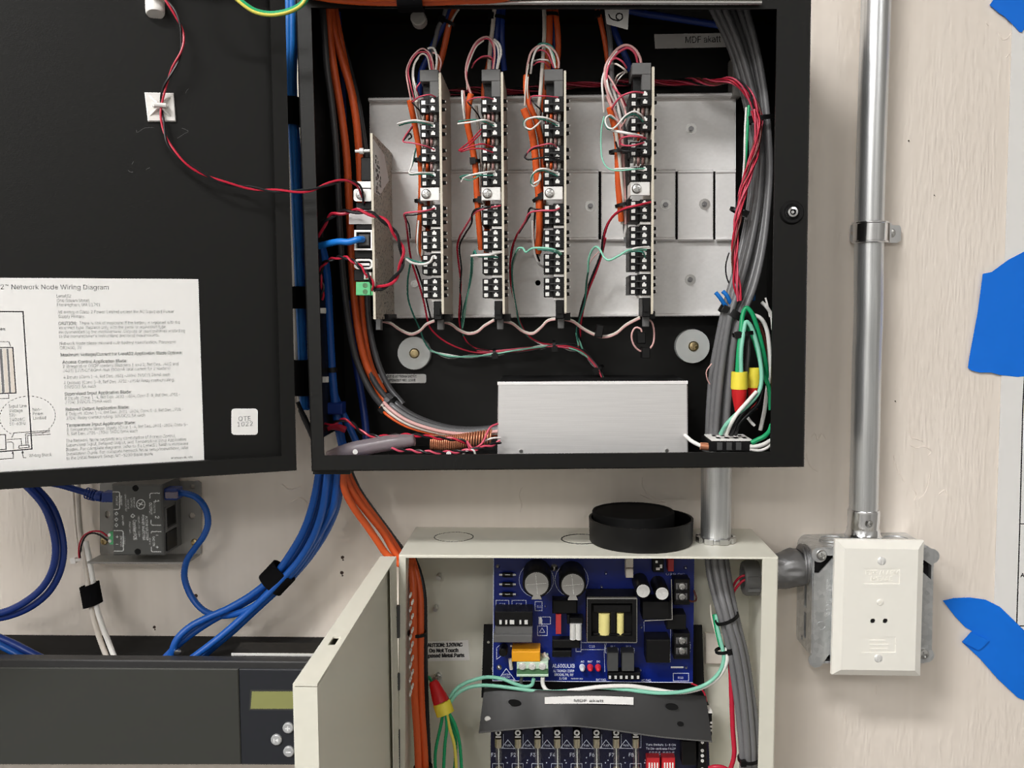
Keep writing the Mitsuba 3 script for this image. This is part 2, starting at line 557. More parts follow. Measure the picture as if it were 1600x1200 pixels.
for L in ([(1421, 668), (1424, 684), (1432, 686), (1442, 690)], [(1422, 696), (1432, 700), (1444, 698), (1455, 706), (1450, 712)], [(1396, 712), (1400, 730), (1406, 742), (1412, 752)],
          [(1453, 740), (1450, 760), (1444, 772), (1436, 780)], [(1426, 764), (1432, 774), (1428, 782)], [(1259, 700), (1262, 720), (1268, 731), (1278, 737)], [(1268, 684), (1273, 677), (1278, 688), (1284, 678), (1290, 686)],
          [(1004, 745), (1003, 758), (1010, 770), (1022, 779)], [(1000, 772), (1010, 778), (1020, 783), (1040, 785)], [(817, 760), (811, 772), (815, 790), (812, 800)], [(440, 756), (452, 765), (470, 760)], [(455, 785), (470, 778), (480, 788), (474, 800)],
          [(1560, 50), (1566, 62), (1574, 60), (1580, 52)], [(1572, 90), (1578, 84), (1582, 96)], [(1467, 772), (1476, 766), (1482, 776)], [(1320, 1118), (1322, 1130)], [(1370, 1070), (1369, 1085)], [(1545, 40), (1541, 36)]):
    part('wall_back', 'paint_ridge', ridge(L), 'wall_paint')
for x, y, r in ((535, 871, 2.6), (534, 895, 2.8), (241, 980, 2.4), (306, 931, 3.0), (640, 640, 1), (1420, 220, 1.2), (1399, 627, 1.0), (1460, 305, 0.9)):
    part('wall_back', 'nail_hole', [disc(x, y, -0.001, 0.0004, r, 10), disc(x + 1, y + r * 1.6, -0.001, 0.0003, r * .5, 8)], 'rust')


class Plane:
    """An upright plane through p with horizontal direction u; n faces the viewer."""

    def __init__(self, p, u):
        self.p, self.u = np.asarray(p, float), np.asarray(u, float) / np.linalg.norm(u)
        self.v = UZ
        self.n = np.cross(self.u, self.v)

    def at(self, px, py, h=0.0):
        d = to_world([(px - 800) / F, (py - 600) / F, 1.0])
        q = self.p + self.n * h
        return EYE + d * (((q - EYE) @ self.n) / (d @ self.n))

    def uv(self, px, py, h=0.0):
        q = self.at(px, py, h) - self.p
        return np.array([q @ self.u, q @ self.v])

    def slab(self, uvs, h0, h1, holes=(), bev=0.0):
        m = slab(uvs, h1, h0, bev, holes)
        X = np.array(m.vertices)
        return trimesh.Trimesh(self.p + np.outer(X[:, 0], self.u) + np.outer(X[:, 2], self.v) + np.outer(-X[:, 1], self.n), m.faces, process=False)

    def poly(self, L, h0, h1, holes=(), bev=0.0):
        return self.slab([self.uv(x, y, h1) for x, y in L], h0, h1, [[self.uv(x, y, h1) for x, y in q] for q in holes], bev)


def solve_o(px, py, z):
    """How far out the point of height z lies that is seen at (px, py)."""
    d = to_world([(px - 800) / F, (py - 600) / F, 1.0])
    t = (z - CAMZ) / d[2]
    return DIST - d[1] * t


# ================================================================== the black equipment cabinet
RIM = 0.12
cab = thing('equipment_cabinet', 'open black steel wall cabinet holding the row of blade circuit boards', 'cabinet')
outer = [(459.6, -45), (1268.7, -45), (1257, 730), (486.5, 737)]
inner = [(486, 12), (1214, 14), (1204, 706), (506, 712)]
Po = np.array([W(x, y, RIM)[[0, 2]] for x, y in outer])
Pi = np.array([W(x, y, RIM)[[0, 2]] for x, y in inner])
ox0, ox1, oz0, oz1 = Po[[0, 3], 0].mean(), Po[[1, 2], 0].mean(), Po[[2, 3], 1].mean(), Po[[0, 1], 1].mean()
Q = sg.Polygon(Po)
shell = slab(Po, RIM, 0.0006, 0.0012)
cav = slab(list(Q.buffer(-0.0018, join_style=2).exterior.coords)[:-1], RIM - 0.0018, 0.003)
opening = slab(Pi, RIM + 0.01, RIM - 0.01)
hole_b = trimesh.creation.box(bounds=[[W(500, 735, .06)[0], -0.10, oz0 - .02], [W(575, 735, .06)[0], -0.02, oz0 + .02]])
part(cab, 'body', cut(shell, cav, opening, hole_b), 'black_powder', 30)
part(cab, 'cable_bushing', [box(489, 733, 547, 741, .112, .02)], 'black_plastic', False)
lx, ly = 1237, 332
p = W(lx, ly, RIM)
part(cab, 'latch_recess', lathe(p, [(0, .0006), (.0045, .0006), (.0062, .0022), (.0076, .0022), (.0088, .0004), (.0088, -.001), (0, -.001)], n=28), 'black_matte', 40)
part(cab, 'latch_screw', [lathe(p, [(.0018, .0006), (.0040, .0006), (.0036, .004), (.0022, .0042), (.0018, .002)], n=20), lathe(p, [(0, .0006), (.0012, .0006), (.0012, .003), (0, .003)], n=12)], 'chrome', 40, 'bright round latch screw')
part(cab, 'top_rail', [sweep(pts([(500, 9, .112), (850, 10, .112), (1210, 10, .112)]), .0022, 10)], 'black_plastic', True)
part(cab, 'knockout_plug', disc(653, 27, .095, .105, 12, 20, .001), 'bracket_grey')

# its door, swung out to the left
zb = W(463, 735, .116)[2]
pr = W(463.5, 735, .116)
pl = W(0, 765, solve_o(0, 765, zb))
DP = Plane(pr, pr - pl)
print('door tilt', DP.u, 'o left', -pl[1])
dw, dtop = 0.385, W(441, -45, .116)[2] - pr[2]
RH = 0.013   # the rim stands this far in front of the panel


def door_rect(a, b, c, d):
    return [(a, c), (b, c), (b, d), (a, d)]


rimw = DP.uv(440.5, 713)
rw, rb = -rimw[0], rimw[1]
part(cab, 'door', [DP.slab(door_rect(-dw, 0, 0, dtop), -RH - .0015, -RH)], 'black_powder', False)
part(cab + '__door', 'flange', [DP.slab(door_rect(-dw, 0, 0, dtop), -.0015, 0, [door_rect(-dw + rw, -rw, rb, dtop - rb)]),
                                DP.slab(door_rect(-.0015, 0, 0, dtop), -RH, -.0015), DP.slab(door_rect(-dw, 0, 0, .0015), -RH, -.0015), DP.slab(door_rect(-dw, -dw + .0015, 0, dtop), -RH, -.0015),
                                DP.slab(door_rect(-rw, -rw + .0012, rb, dtop - rb), -.005, -.0015), DP.slab(door_rect(-dw + rw, -rw, rb - .0012, rb), -.005, -.0015)], 'black_powder', False)
# pinholes and scuffs on the panel
for L in ([(290, 146), (292, 141), (295, 139)], [(213, 203), (214, 207), (226, 200), (240, 199)], [(277, 216), (288, 209), (294, 205), (284, 200)], [(206, 257), (209, 252)], [(200, 266), (204, 269), (208, 269)], [(228, 265), (234, 262)]):
    C = spline(np.array([DP.at(x, y, -RH) for x, y in L]), 4)
    part(cab + '__door', 'scratch', sweep(C, .00018, 4), 'grey_plastic')

# the printed sheet on the door
sh = thing('wiring_diagram_sheet', 'white printed wiring diagram sheet on the inside of the black cabinet door', 'sheet')
H0 = -RH + .0004
a, b = DP.uv(307, 436, H0), DP.uv(322, 719, H0)
shx1, shz0, shz1 = (a[0] + b[0]) / 2, b[1], a[1]
shx0 = max(shx1 - .29, -dw + .012)
part(sh, 'paper', DP.slab(door_rect(shx0, shx1, shz0, shz1), -RH + .00005, H0), 'paper', False)


def dline(L, w=1.2, closed=False):
    L = list(L) + ([L[0]] if closed else [])
    g = sg.LineString([DP.uv(x, y, H0) for x, y in L]).buffer(w * .00018, cap_style=2, join_style=2)
    return [DP.slab(list(q.exterior.coords)[:-1], H0, H0 + .0001, [list(r.coords)[:-1] for r in q.interiors]) for q in getattr(g, 'geoms', [g])]


def dtext(s, px, py, cap, bold=False, px1=None, anchor='l'):
    P = DP.at(px, py, H0)
    d = np.linalg.norm(P - EYE) * 0.98 / F
    return lettering(s, P, DP.u, UZ, cap * d, .0001, bold, None if px1 is None else np.linalg.norm(DP.at(px1, py, H0) - P), anchor)


body = [
    (88, 465, 'LenelS2', 0, 111), (88.4, 471.9, 'One Speen Street', 0, 140), (88.8, 478.6, 'Framingham, MA 01701', 0, 157),
    (90, 490, 'All wiring is Class 2 Power Limited except the AC Input and Power', 0, 272), (91, 496.9, 'Supply Primary.', 0, 133),
    (91, 507.8, 'CAUTION:', 1, 120), (124, 507.4, 'There is risk of explosion if the battery is replaced with the', 0, 281.5),
    (91.5, 514.5, 'incorrect type. Replace only with the same or equivalent type', 0, 259), (91.8, 521.3, 'recommended by the manufacturer. Dispose of used batteries according', 0, 289), (92.2, 528, "to the manufacturer's instructions and local requirements.", 0, 249),
    (93, 539.3, 'Network Node blade onboard coin battery specification: Panasonic', 0, 275), (93.4, 546, 'CR2430, 3V', 0, 128),
    (94.3, 557, 'Maximum Voltage/Current for LenelS2 Application Blade Options:', 1, 285),
    (97.5, 568.3, 'Access Control Application Blade:', 1, 199), (97.8, 575, '2 Wiegand or OSDP readers (Readers 1 and 2, Ref Des. J402 and', 0, 279), (98.3, 581.8, 'J403) 12VDC/500mA max (500mA total current for 2 readers)', 0, 266),
    (99, 592, '4 Inputs (Conn 1-4, Ref Des. J601-J604) 3VDC/1.25mA each', 0, 266), (99.4, 600.8, '4 Outputs (Conn 5-8, Ref Des. J701-J704) Relay contact rating:', 0, 273), (99.8, 607.3, '30VDC/2.5A each', 0, 150),
    (100.7, 618, 'Supervised Input Application Blade:', 1, 205.5), (101, 624.8, '8 Inputs (Conn 1-4, Ref Des. J601-J604, Conn 5-8, Ref Des. J701-', 0, 281), (101.4, 631.3, 'J704) 3VDC/1.25mA each', 0, 174),
    (102, 642.3, 'Relayed Output Application Blade:', 1, 202), (102.4, 649.2, '8 Outputs (Conn 1-4, Ref Des. J601-J604, Conn 5-8, Ref Des. J701-', 0, 286), (102.8, 656, 'J704) Relay contact rating: 30VDC/2.5A each', 0, 227),
    (103.4, 667.2, 'Temperature Input Application Blade:', 1, 212), (104, 674, '8 Temperature Sensor Inputs (Conn 1-4, Ref Des. J601-J604, Conn 5-', 0, 293), (104.4, 680.6, '8, Ref Des. J701-J704) 5VDC/5mA each', 0, 215),
    (102.5, 691.5, 'The Network Node supports any combination of Access Control,', 0, 274.5), (102.8, 698.2, 'Supervised Input, Relayed Output, and Temperature Input Application', 0, 291), (103, 705, 'Blades. For complete diagrams, refer to the LenelS2 NetBox Hardware', 0, 294), (103.4, 711.8, 'Installation Guide. For complete Network Node setup instructions, refer', 0, 295), (103.7, 718.6, 'to the Initial Network Setup: MT-5200 Blade guide', 0, 239),
]
part(sh, 'heading', dtext('LenelS2™ Network Node Wiring Diagram', -36, 451.8, 6.6, px1=170), 'ink', False)
part(sh, 'print', [dtext(s, x, y, 4.5, bool(bo), x1) for x, y, s, bo, x1 in body] + [dtext('MTWNode-BL-A01', 267, 717.2, 2.4, True, 301)], 'ink', False)
dg = dline([(-260, 486), (36, 487), (50, 701.5), (-260, 728)], 2.2) + dline([(-200, 533), (14, 534), (16.5, 541)], 1.2) + dline([(-200, 543), (20, 543), (25, 614), (-200, 622)], 2.0)
dg += dline([(-200, 628), (14, 622.5), (13.5, 616)], 1.2) + dline([(-60, 681), (8.5, 679), (9.5, 702), (-60, 707)], 1.6)
for t in np.arange(0, 360, 9.0):
    aa = np.radians([t, t + 5])
    e = [(43 + 43.5 * math.cos(q), 651 - 4.5 * math.cos(q) * .4 + 32 * math.sin(q)) for q in aa]
    if not (60 < t < 120): dg += dline(e, 1.3)
dg += dline([(18, 684), (21, 679), (21.5, 676.5), (78, 672.5)], 1.3) + dline([(41, 696), (40, 678), (78, 674.8)], 1.3) + dline([(44, 694), (43, 680.5), (79, 678.5)], 1.2) + dline([(10, 687), (33, 685.5), (34, 697)], 1.2) + dline([(10, 691), (18, 690.5), (21, 693), (21, 702)], 1.2)
dg += dline([(29, 700), (30, 696.3), (45, 695.3), (46, 699)], 1.4) + dline([(29, 700.5), (46, 699)], 1.4) + dline([(20.5, 706), (21, 716), (-60, 722)], 1.3) + dline([(35, 707), (36.5, 715), (41, 715)], 1.3)
for cx, cy in ((20, 707), (35.2, 706)):
    dg += [DP.poly([(cx - 2, cy + 2), (cx, cy - 2.5), (cx + 2, cy + 2)], H0, H0 + .0001)]
part(sh, 'diagram', dg, 'ink', False)
for i, (xa, xb, m_) in enumerate(((-40, -2, 'ivory'), (-1, 3, 'grey'), (4, 9.5, 'ivory'), (10, 13, 'grey'), (13.6, 20, 'ivory'))):
    part(sh, 'diagram_fill', DP.poly([(xa, 545), (xb, 545), (xb + 4.4, 613.2), (xa + 4.4, 615)], H0 - .0002, H0 + .00006), 'wire_' + m_, False)
part(sh, 'diagram_text', [dtext('Ref Des', -20, 516.5, 4, True, 8.5), dtext('Input Line', 13.5, 637.5, 4.6, px1=42), dtext('Voltage', 13.8, 644.5, 4.6, px1=35.5), dtext('100-', 14.3, 651.3, 4.6, px1=26), dtext('240VAC', 14.6, 658.5, 4.6, px1=39), dtext('50-60Hz', 15, 665, 4.6, px1=40),
                          dtext('Non-', 50.5, 642.5, 4.6, px1=65), dtext('Power', 51, 649, 4.6, px1=68.5), dtext('Limited', 51.5, 655.8, 4.6, px1=72), dtext('Wiring Block', 45.5, 714.5, 4.4, px1=81)], 'ink', False)

# sticker
st = thing('code_sticker', 'small white rounded square sticker with a grey code beside the printed sheet', 'sticker')
part(st, 'label', DP.poly(rrect(361.5, 638.5, 403, 679.5, 5), -RH + .00005, H0), 'paper', False)
part(st, 'print', [dtext('QTE', 382, 657.5, 7.0, False, None, 'c'), dtext('1022', 382.5, 666, 7.0, False, None, 'c')], 'grey_ink', False)

# tie mount with the twisted pair
tm = thing('cable_tie_mount', 'white square cable mount on the black door with a red and black pair', 'cable mount')
part(tm, 'base', DP.poly([(225.5, 144), (271.5, 145), (275, 189.5), (231, 189.5)], -RH, -RH + .0022, bev=.0006), 'white_plastic', False)
q = DP.at(250, 166, -RH + .0022)
arms = []
for s1, s2 in ((1, 1), (1, -1), (-1, 1), (-1, -1)):
    arms.append(sweep(np.array([q + DP.u * s1 * .0016 + UZ * s2 * .0016 + DP.n * .0026, q + DP.u * s1 * .0068 + UZ * s2 * .0068 - DP.n * .0004]), np.array([.0012, .0008]), 6))
part(tm, 'saddle', arms + [sweep(np.array([q - DP.u * .004 + DP.n * .0042, q + DP.u * .004 + DP.n * .0042]), .0016, 8), sweep(np.array([q - DP.u * .004 + DP.n * .0042, q - DP.u * .0042]), .0013, 6), sweep(np.array([q + DP.u * .004 + DP.n * .0042, q + DP.u * .0042]), .0013, 6)], 'white_plastic', 40)
ts = thing('tamper_switch', 'white plastic tamper switch at the top of the black door', 'switch')
q = DP.at(242, 1, -RH)
part(ts, 'body', [lathe(q + UZ * .002, [(0, 0), (.006, 0), (.0066, .002), (.0066, .012), (.0058, .0135), (0, .0135)], -UZ * .95 + DP.n * .32, 22)], 'white_plastic', 40)
part(ts, 'connector', [hullmesh([q + DP.u * x + UZ * z + DP.n * y for x in (-.002, .0062) for z in (-.001, .012) for y in (.005, .013)])], 'white_plastic', False)

oD = lambda px, py, h=0.0: -DP.at(px, py, -RH + h)[1]
L = [(248, -18, oD(248, -18, .006)), (256, -4, oD(256, -4, .01)), (272, 18, oD(272, 18, .012)), (284, 48, oD(284, 48, .012)), (283, 80, oD(283, 80, .012)), (268, 112, oD(268, 112, .010)), (256, 140, oD(256, 140, .007)), (252, 165, oD(252, 165, .0045)), (254, 190, oD(254, 190, .006)), (262, 222, oD(262, 222, .010)),
     (280, 246, oD(280, 246, .012)), (308, 266, oD(308, 266, .013)), (345, 284, oD(345, 284, .014)), (395, 294, oD(395, 294, .016)), (445, 299, .136), (485, 297, .135), (512, 288, .132), (540, 282, .124), (560, 290, .116), (566, 306, .108), (568, 318, .102)]
A, B = pair(L, .00085, 7)
solo('signal_wire', A, 'wire_red', 'red wire of the long twisted pair that runs from the black door into the cabinet', 'wire')
solo('signal_wire', B, 'wire_black', 'black wire of the long twisted pair that runs from the black door into the cabinet', 'wire')
gw = thing('ground_wire', 'green and yellow striped ground wire looping across the top of the door hinge', 'wire')
L = [(330, -160, .13), (345, -60, .155), (360, -14, .165), (376, 2, .164), (398, 17, .162), (424, 22, .160), (452, 17, .158), (472, 6, .156), (484, -14, .154), (496, -60, .14), (500, -150, .12)]
part(gw, 'jacket', wire(L, .0021, 10, 12), 'wire_green', 60)
C = spline(pts(L), 10)
part(gw, 'stripe', sweep(C + np.array([-.0002, -.0011, -.0009]), .0013, 8), 'wire_yellow', 60, 'yellow stripe')

# ================================================================== the cream power cabinet under it
CF = 0.095
pc = thing('power_cabinet', 'open cream steel power supply cabinet with the blue circuit board', 'cabinet')
Po2 = np.array([W(x, y, CF)[[0, 2]] for x, y in ((623, 867), (1216.5, 871), (1207, 1330), (621, 1330))])
Q2 = sg.Polygon(Po2)
shell = slab(Po2, CF, 0.0006, 0.001)
cav = slab(list(Q2.buffer(-0.0016, join_style=2).exterior.coords)[:-1], CF - 0.0016, 0.003)
op2 = slab([W(x, y, CF)[[0, 2]] for x, y in ((634, 871.5), (1191.5, 873.5), (1182, 1322), (632, 1322))], CF + .01, CF - .01)
part(pc, 'body', cut(shell, cav, op2), 'cream_paint', 30)
for cx, cy, rx in ((709, 839, .0165), (908, 842, .0165)):
    o = .047
    zt = Po2[:2, 1].mean() + .0003
    c = W(cx, cy, solve_o(cx, cy, zt))
    c[2] = zt - .0004
    part(pc, 'knockout', lathe(c, [(rx - .0006, 0), (rx + .0006, 0), (rx + .0004, .0006), (rx - .0004, .0006), (rx - .0006, 0)], (0, 0, 1), 32), 'panel_grey', 40)
    part(pc, 'knockout', lathe(c, [(0, 0), (rx - .0012, 0), (rx - .0016, .0005), (0, .0006)], (0, 0, 1), 32), 'cream_paint', 40)
# door, open towards the viewer
z2 = Po2[:2, 1].mean() - .001
near_o, near_i = W(457, 1069, solve_o(457, 1069, z2)), W(495.5, 1069, solve_o(495.5, 1069, z2))
hin_o, hin_i = W(598, 853.5, solve_o(598, 853.5, z2)), W(620.5, 850.5, solve_o(620.5, 850.5, z2))
print('door2', near_o, near_i, hin_o, hin_i)
hin_i = np.array([W(619.3, 868, CF - .001)[0], -CF + .001, z2])
# keep the photograph's slant: hinge line just left of the body
du = (near_i - hin_i); du[2] = 0
Ld = np.linalg.norm(du); du /= Ld
dn = np.cross(du, UZ)            # points away from the inside
if dn @ (near_o - near_i) < 0: dn = -dn
th = abs((near_o - near_i) @ dn)
zlo = W(560, 1330, .3)[2] - .12
print('door2 len', Ld, 'thick', th)


def d2box(s0, s1, t0, t1, za, zb_, bev=0.0):
    V = [hin_i + du * s + dn * t + UZ * (z - hin_i[2]) for s in (s0, s1) for t in (t0, t1) for z in (za, zb_)]
    return hullmesh(V)


part(pc, 'door', [d2box(0, Ld, th - .0012, th, zlo, z2), d2box(.0012, Ld - .0012, 0.0035, 0.0047, zlo, z2 - .0012)], 'cream_paint', False)
cutter = d2box(Ld * .72, Ld * .775, th * .22, th * .62, z2 - .01, z2 + .01)
topf = cut(d2box(0, Ld, 0, th - .0012, z2 - .0012, z2), cutter)
part(pc + '__door', 'flange', [topf, d2box(Ld - .0012, Ld, 0, th - .0012, zlo, z2 - .0016), d2box(0, .0012, 0, th - .0012, zlo, z2), d2box(Ld * .9, Ld, 0, .0012, zlo, z2 - .0016), d2box(0, Ld * .1, 0, .0012, zlo, z2 - .0012)], 'cream_paint', False)
for y0, y1 in ((946, 996), (1052, 1078), (1140, 1200)):
    part(pc, 'hinge', sweep(pts([(621.5, y0, CF + .001), (621.5, y1, CF + .001)]), .0018, 10), 'dark_grey_plastic', 40)
# staggered row of small white blocks on the left inside
for i in range(15):
    y = 930 + i * 11
    part(pc, 'white_block', box(639 + (i % 2) * 3, y, 641.5 + (i % 2) * 3, y + 4.5, .088, .08), 'white_plastic', False)
for x, y in ((685, 903), (680, 952.5)):
    part(pc, 'standoff', [disc(x, y, .003, .012, 4, 12), disc(x, y, .012, .016, 2.4, 10)], 'steel')

# ------------------------------------------------------------------ caution label
cl = thing('caution_label', 'small white caution label with bold black print behind the orange cables', 'label')
part(cl, 'paper', prism([(661, 1003), (731.5, 1000.5), (734, 1031.5), (664, 1033.5)], .0036, .003), 'paper', False)
part(cl, 'print', [ftext(a, x + dx, y, .0036, 6.2, w_, True, rot=-1.5) for dx in (.5, .9) for a, x, y, w_ in (('CAUTION: 120VAC', 663, 1011, 61), ('Do Not Touch', 670, 1019.5, 47), ('Exposed Metal Parts', 661, 1027.5, 66))] + [ftext('CAUTION: 120VAC', 663, 1011, .0036, 6, 61, True, rot=-1.5), ftext('Do Not Touch', 670, 1019.5, .0036, 6, 47, True, rot=-1.5), ftext('Exposed Metal Parts', 661, 1027.5, .0036, 6, 66, True, rot=-1.5)], 'ink', False)

# ================================================================== right-hand conduit, box and plate
cd = thing('conduit_pipe', 'galvanised steel conduit running up the wall from the white plate', 'conduit')
part(cd, 'pipe', sweep(spline(np.vstack([[W(1371, -80, .0235) + UZ * (CEIL - W(1371, -80, .0235)[2])], pts([(1371, -80, .0235), (1369, 0, .0235), (1362.5, 200, .0235), (1359, 320, .0235), (1357.5, 420, .024), (1357, 490, .025), (1354.5, 560, .025), (1352.5, 660, .026), (1350.5, 740, .026), (1349, 815, .026)])]), 6), .0117, 28), 'conduit_steel', True)
cf = part(cd, 'connector', [lathe(W(1348.5, 840, .026), [(0, 0), (.0148, 0), (.0150, .0025), (.0138, .004), (.0133, .0075), (.0128, .009), (.0131, .0225), (.0124, .0245), (.0116, .0245), (0, .024)], (0.005, 0, 1), 28)], 'chrome', 40, 'bright threaded connector')
part(cd, 'set_screw', screw_head(W(1357, 818, .0385), .0032, (0.25, -1, 0), .003), 'steel')
sp = thing('conduit_strap', 'bright one-hole strap clamping the tall conduit to the wall', 'strap')
ang = np.radians(np.arange(-8, 189, 7.0))
c0 = W(1359.5, 363.5, .024)
rings = []
for r in (.0119, .0136):
    for z in (-.0082, .0082):
        rings.append([[c0[0] + r * math.cos(t), -.024 - r * math.sin(t), c0[2] + z] for t in ang])
R = np.array(rings)
k = len(ang)
Vv, ff = R.reshape(-1, 3), []
idx = lambda i, j: i * k + j
for j in range(k - 1):
    for a_, b_ in ((0, 1), (1, 3), (3, 2), (2, 0)):
        ff += [[idx(a_, j), idx(b_, j), idx(b_, j + 1)], [idx(a_, j), idx(b_, j + 1), idx(a_, j + 1)]]
for j in (0, k - 1):
    ff += [[idx(0, j), idx(1, j), idx(3, j)], [idx(0, j), idx(3, j), idx(2, j)]]
ribs = [sweep(np.array([[c0[0] + .0137 * math.cos(t), -.024 - .0137 * math.sin(t), c0[2] + z] for t in ang]), .0009, 6) for z in (-.0078, .0078)]
part(sp, 'saddle', [outward(trimesh.Trimesh(Vv, ff, process=False))] + ribs, 'chrome', 40)
part(sp, 'foot', [prism([(1378, 351), (1405, 352), (1408, 355), (1407.5, 376), (1402, 379.5), (1381, 379.5), (1378, 376)], .0062, .0045, holes=[ell(1391.5, 364.5, 5, 5, 12)]), prism([(1329, 352), (1345, 349), (1345, 377), (1330, 378), (1327.5, 374)], .0062, .0045, holes=[ell(1333, 364.5, 3.4, 3.4, 12)]),
                  wbox(W(1378, 360, .006)[0], W(1378, 360, .006)[0] + .0014, -.024, -.0045, c0[2] - .0078, c0[2] + .0078), wbox(W(1340, 360, .006)[0] - .0014, W(1340, 360, .006)[0], -.024, -.0045, c0[2] - .0078, c0[2] + .0078)], 'chrome', False)
part(sp, 'screw', screw_head(W(1391.5, 364.5, .0064), .0040, h=.0024), 'steel')

jb = thing('junction_box', 'square galvanised steel electrical box behind the white wall plate', 'electrical box')
JF = .046
jo = [(1270, 856), (1459, 852), (1455, 1036), (1267, 1036)]
Pj = np.array([W(x, y, JF)[[0, 2]] for x, y in jo])
gj = sg.Polygon(Pj)
gj = gj.buffer(-.008).buffer(.008)
shell = slab(list(gj.exterior.coords)[:-1], JF, .0006)
cav = slab(list(gj.buffer(-.0016).exterior.coords)[:-1], JF + .01, .0022)
xs = gj.bounds
sl = []
for zc in (W(1255, 925, .02)[2], W(1255, 972, .02)[2]):
    sl.append(trimesh.creation.box(bounds=[[xs[0] - .01, -.030, zc - .011], [xs[0] + .01, -.0235, zc + .011]]))
sl.append(trimesh.creation.box(bounds=[[xs[0] - .01, -.020, xs[1] + .010], [xs[0] + .01, -.016, xs[1] + .014]]))
part(jb, 'body', cut(shell, cav, *sl), 'galvanised', 30)
for dxk in (-.026, .026):
    zt = gj.bounds[3]
    c = np.array([(gj.bounds[0] + gj.bounds[2]) / 2 + dxk, -.024, zt])
    part(jb, 'knockout', lathe(c, [(.0105, -.001), (.0115, -.001), (.0115, .0005), (.0105, .0005), (.0105, -.001)], (0, 0, 1), 28), 'galvanised', 40)
cov = gj.buffer(-.0006)
# cover ring: corner notches, raised centre
cx0, cz0, cx1, cz1 = cov.bounds
notch = [sg.Polygon([(cx0, cz1 - .008), (cx0 + .016, cz1 - .008), (cx0 + .004, cz1 - .022), (cx0, cz1 - .022)]), sg.Polygon([(cx1 + .001, cz1 - .018), (cx1 - .014, cz1 - .008), (cx1 - .014, cz1 - .016), (cx1 + .001, cz1 - .030)]), sg.Polygon([(cx0 + .010, cz0 + .001), (cx0 + .014, cz0 + .007), (cx0 + .026, cz0 - .001)])]
g = cov
for q in notch: g = g.difference(q.buffer(.0004))
gg = max(getattr(g, 'geoms', [g]), key=lambda s: s.area)
part(jb, 'cover', [slab(list(gg.exterior.coords)[:-1], JF + .0022, JF + .0006)], 'galvanised', False)
part(jb, 'cover_inside', slab(list(cov.buffer(-.002).exterior.coords)[:-1], JF - .004, JF - .005), 'black_matte', False)
part(jb, 'raised_ring', slab([W(x, y, .056)[[0, 2]] for x, y in ((1306, 858), (1436, 858), (1432, 1040), (1301, 1040))], .056, JF + .002, 0.0015), 'galvanised', False)
for x, y in ((1283.5, 867), (1442, 1021)):
    part(jb, 'screw', screw_head(W(x, y, JF + .0024), .0044, h=.0030), 'steel')
for x, y in ((1279, 866), (1454, 868), (1274, 1030), (1446, 1022)):
    part(jb, 'ear', slab(list(sg.Point(*W(x, y, JF)[[0, 2]]).buffer(.0062).exterior.coords)[:-1], JF + .0024, JF + .0008), 'galvanised', False)
emb = [ftext('MADE IN', 1291, 905, JF + .0022, 9, 44, True, rot=90, depth=.0005), ftext('USA', 1291, 951, JF + .0022, 9, 20, True, rot=90, depth=.0005)]
emb.append(lathe(W(1283, 978, JF + .0022), [(.0030, 0), (.0038, 0), (.0038, .0005), (.0030, .0005), (.0030, 0)], n=20))
part(jb, 'embossing', emb, 'galvanised', False)

wp = thing('wall_plate', 'white fire alarm module plate with sloped edges on the galvanised box', 'wall plate')
PF = .064
Pp = [W(x, y, PF - .005)[[0, 2]] for x, y in ((1305, 842.5), (1443.5, 844.5), (1437.5, 1056), (1299, 1054))]
gp = sg.Polygon(Pp)
gin = gp.buffer(-.0062, join_style=2)
a_, b_ = np.array(sg.polygon.orient(gp).exterior.coords)[:-1], np.array(sg.polygon.orient(gin).exterior.coords)[:-1]
V = [[x, -(.0555), z] for x, z in a_] + [[x, -(PF - .0048), z] for x, z in a_] + [[x, -PF, z] for x, z in b_]
plate = hullmesh(V)
holes = [disc(x, y, PF - .004, PF + .0002, 4.0, 14) for x, y in ((1364, 970.5), (1383.5, 970.5))]
frames_ = []
for x0, y0, x1, y1 in ((1349, 888, 1406, 912.5), (1345.5, 995, 1400, 1019.5)):
    frames_.append(slab([W(x, y, PF)[[0, 2]] for x, y in rect(x0, y0, x1, y1)], PF + .01, PF - .0007))
part(wp, 'plate', cut(plate, *holes, *frames_), 'plate_white', 20)
part(wp, 'dark_hole_disc', [disc(x, y, PF - .0039, PF - .0012, 3.9, 14) for x, y in ((1364, 970.5), (1383.5, 970.5))], 'black_matte', False)  # black discs set in the holes paint their inner shade
part(wp, 'embossing', [ftext('FIRE ALARM', 1352, 898, PF - .0007, 7, 51, True, depth=.0006), ftext('MODULE', 1360, 907.8, PF - .0007, 7, 34, True, depth=.0006)] +
     [ftext(s, 1372.5, y, PF - .0007, 4.6, w_, True, 'c', depth=.0006) for s, y, w_ in (('LABEL', 1002.5, 26), ('COVERED', 1009.5, 36), ('WHITE', 1016.5, 32))][:0], 'plate_white', False)
part(wp, 'embossing', [strokes([(1358, y), (1358 + w_, y)], PF - .0007, 2.2, .0006) for y, w_ in ((1001, 26), (1007.5, 30), (1014, 28))], 'plate_white', False)
for (x, y, r) in ((1377.5, 876.5, .0034), (1372, 1028.5, .0034), (1375, 941, .0028)):
    part(wp, 'screw', screw_head(W(x, y, PF), r, h=.0012, turn=1.75 if r > .003 else .9, cross=False), 'plate_white' if r < .003 else 'tin')

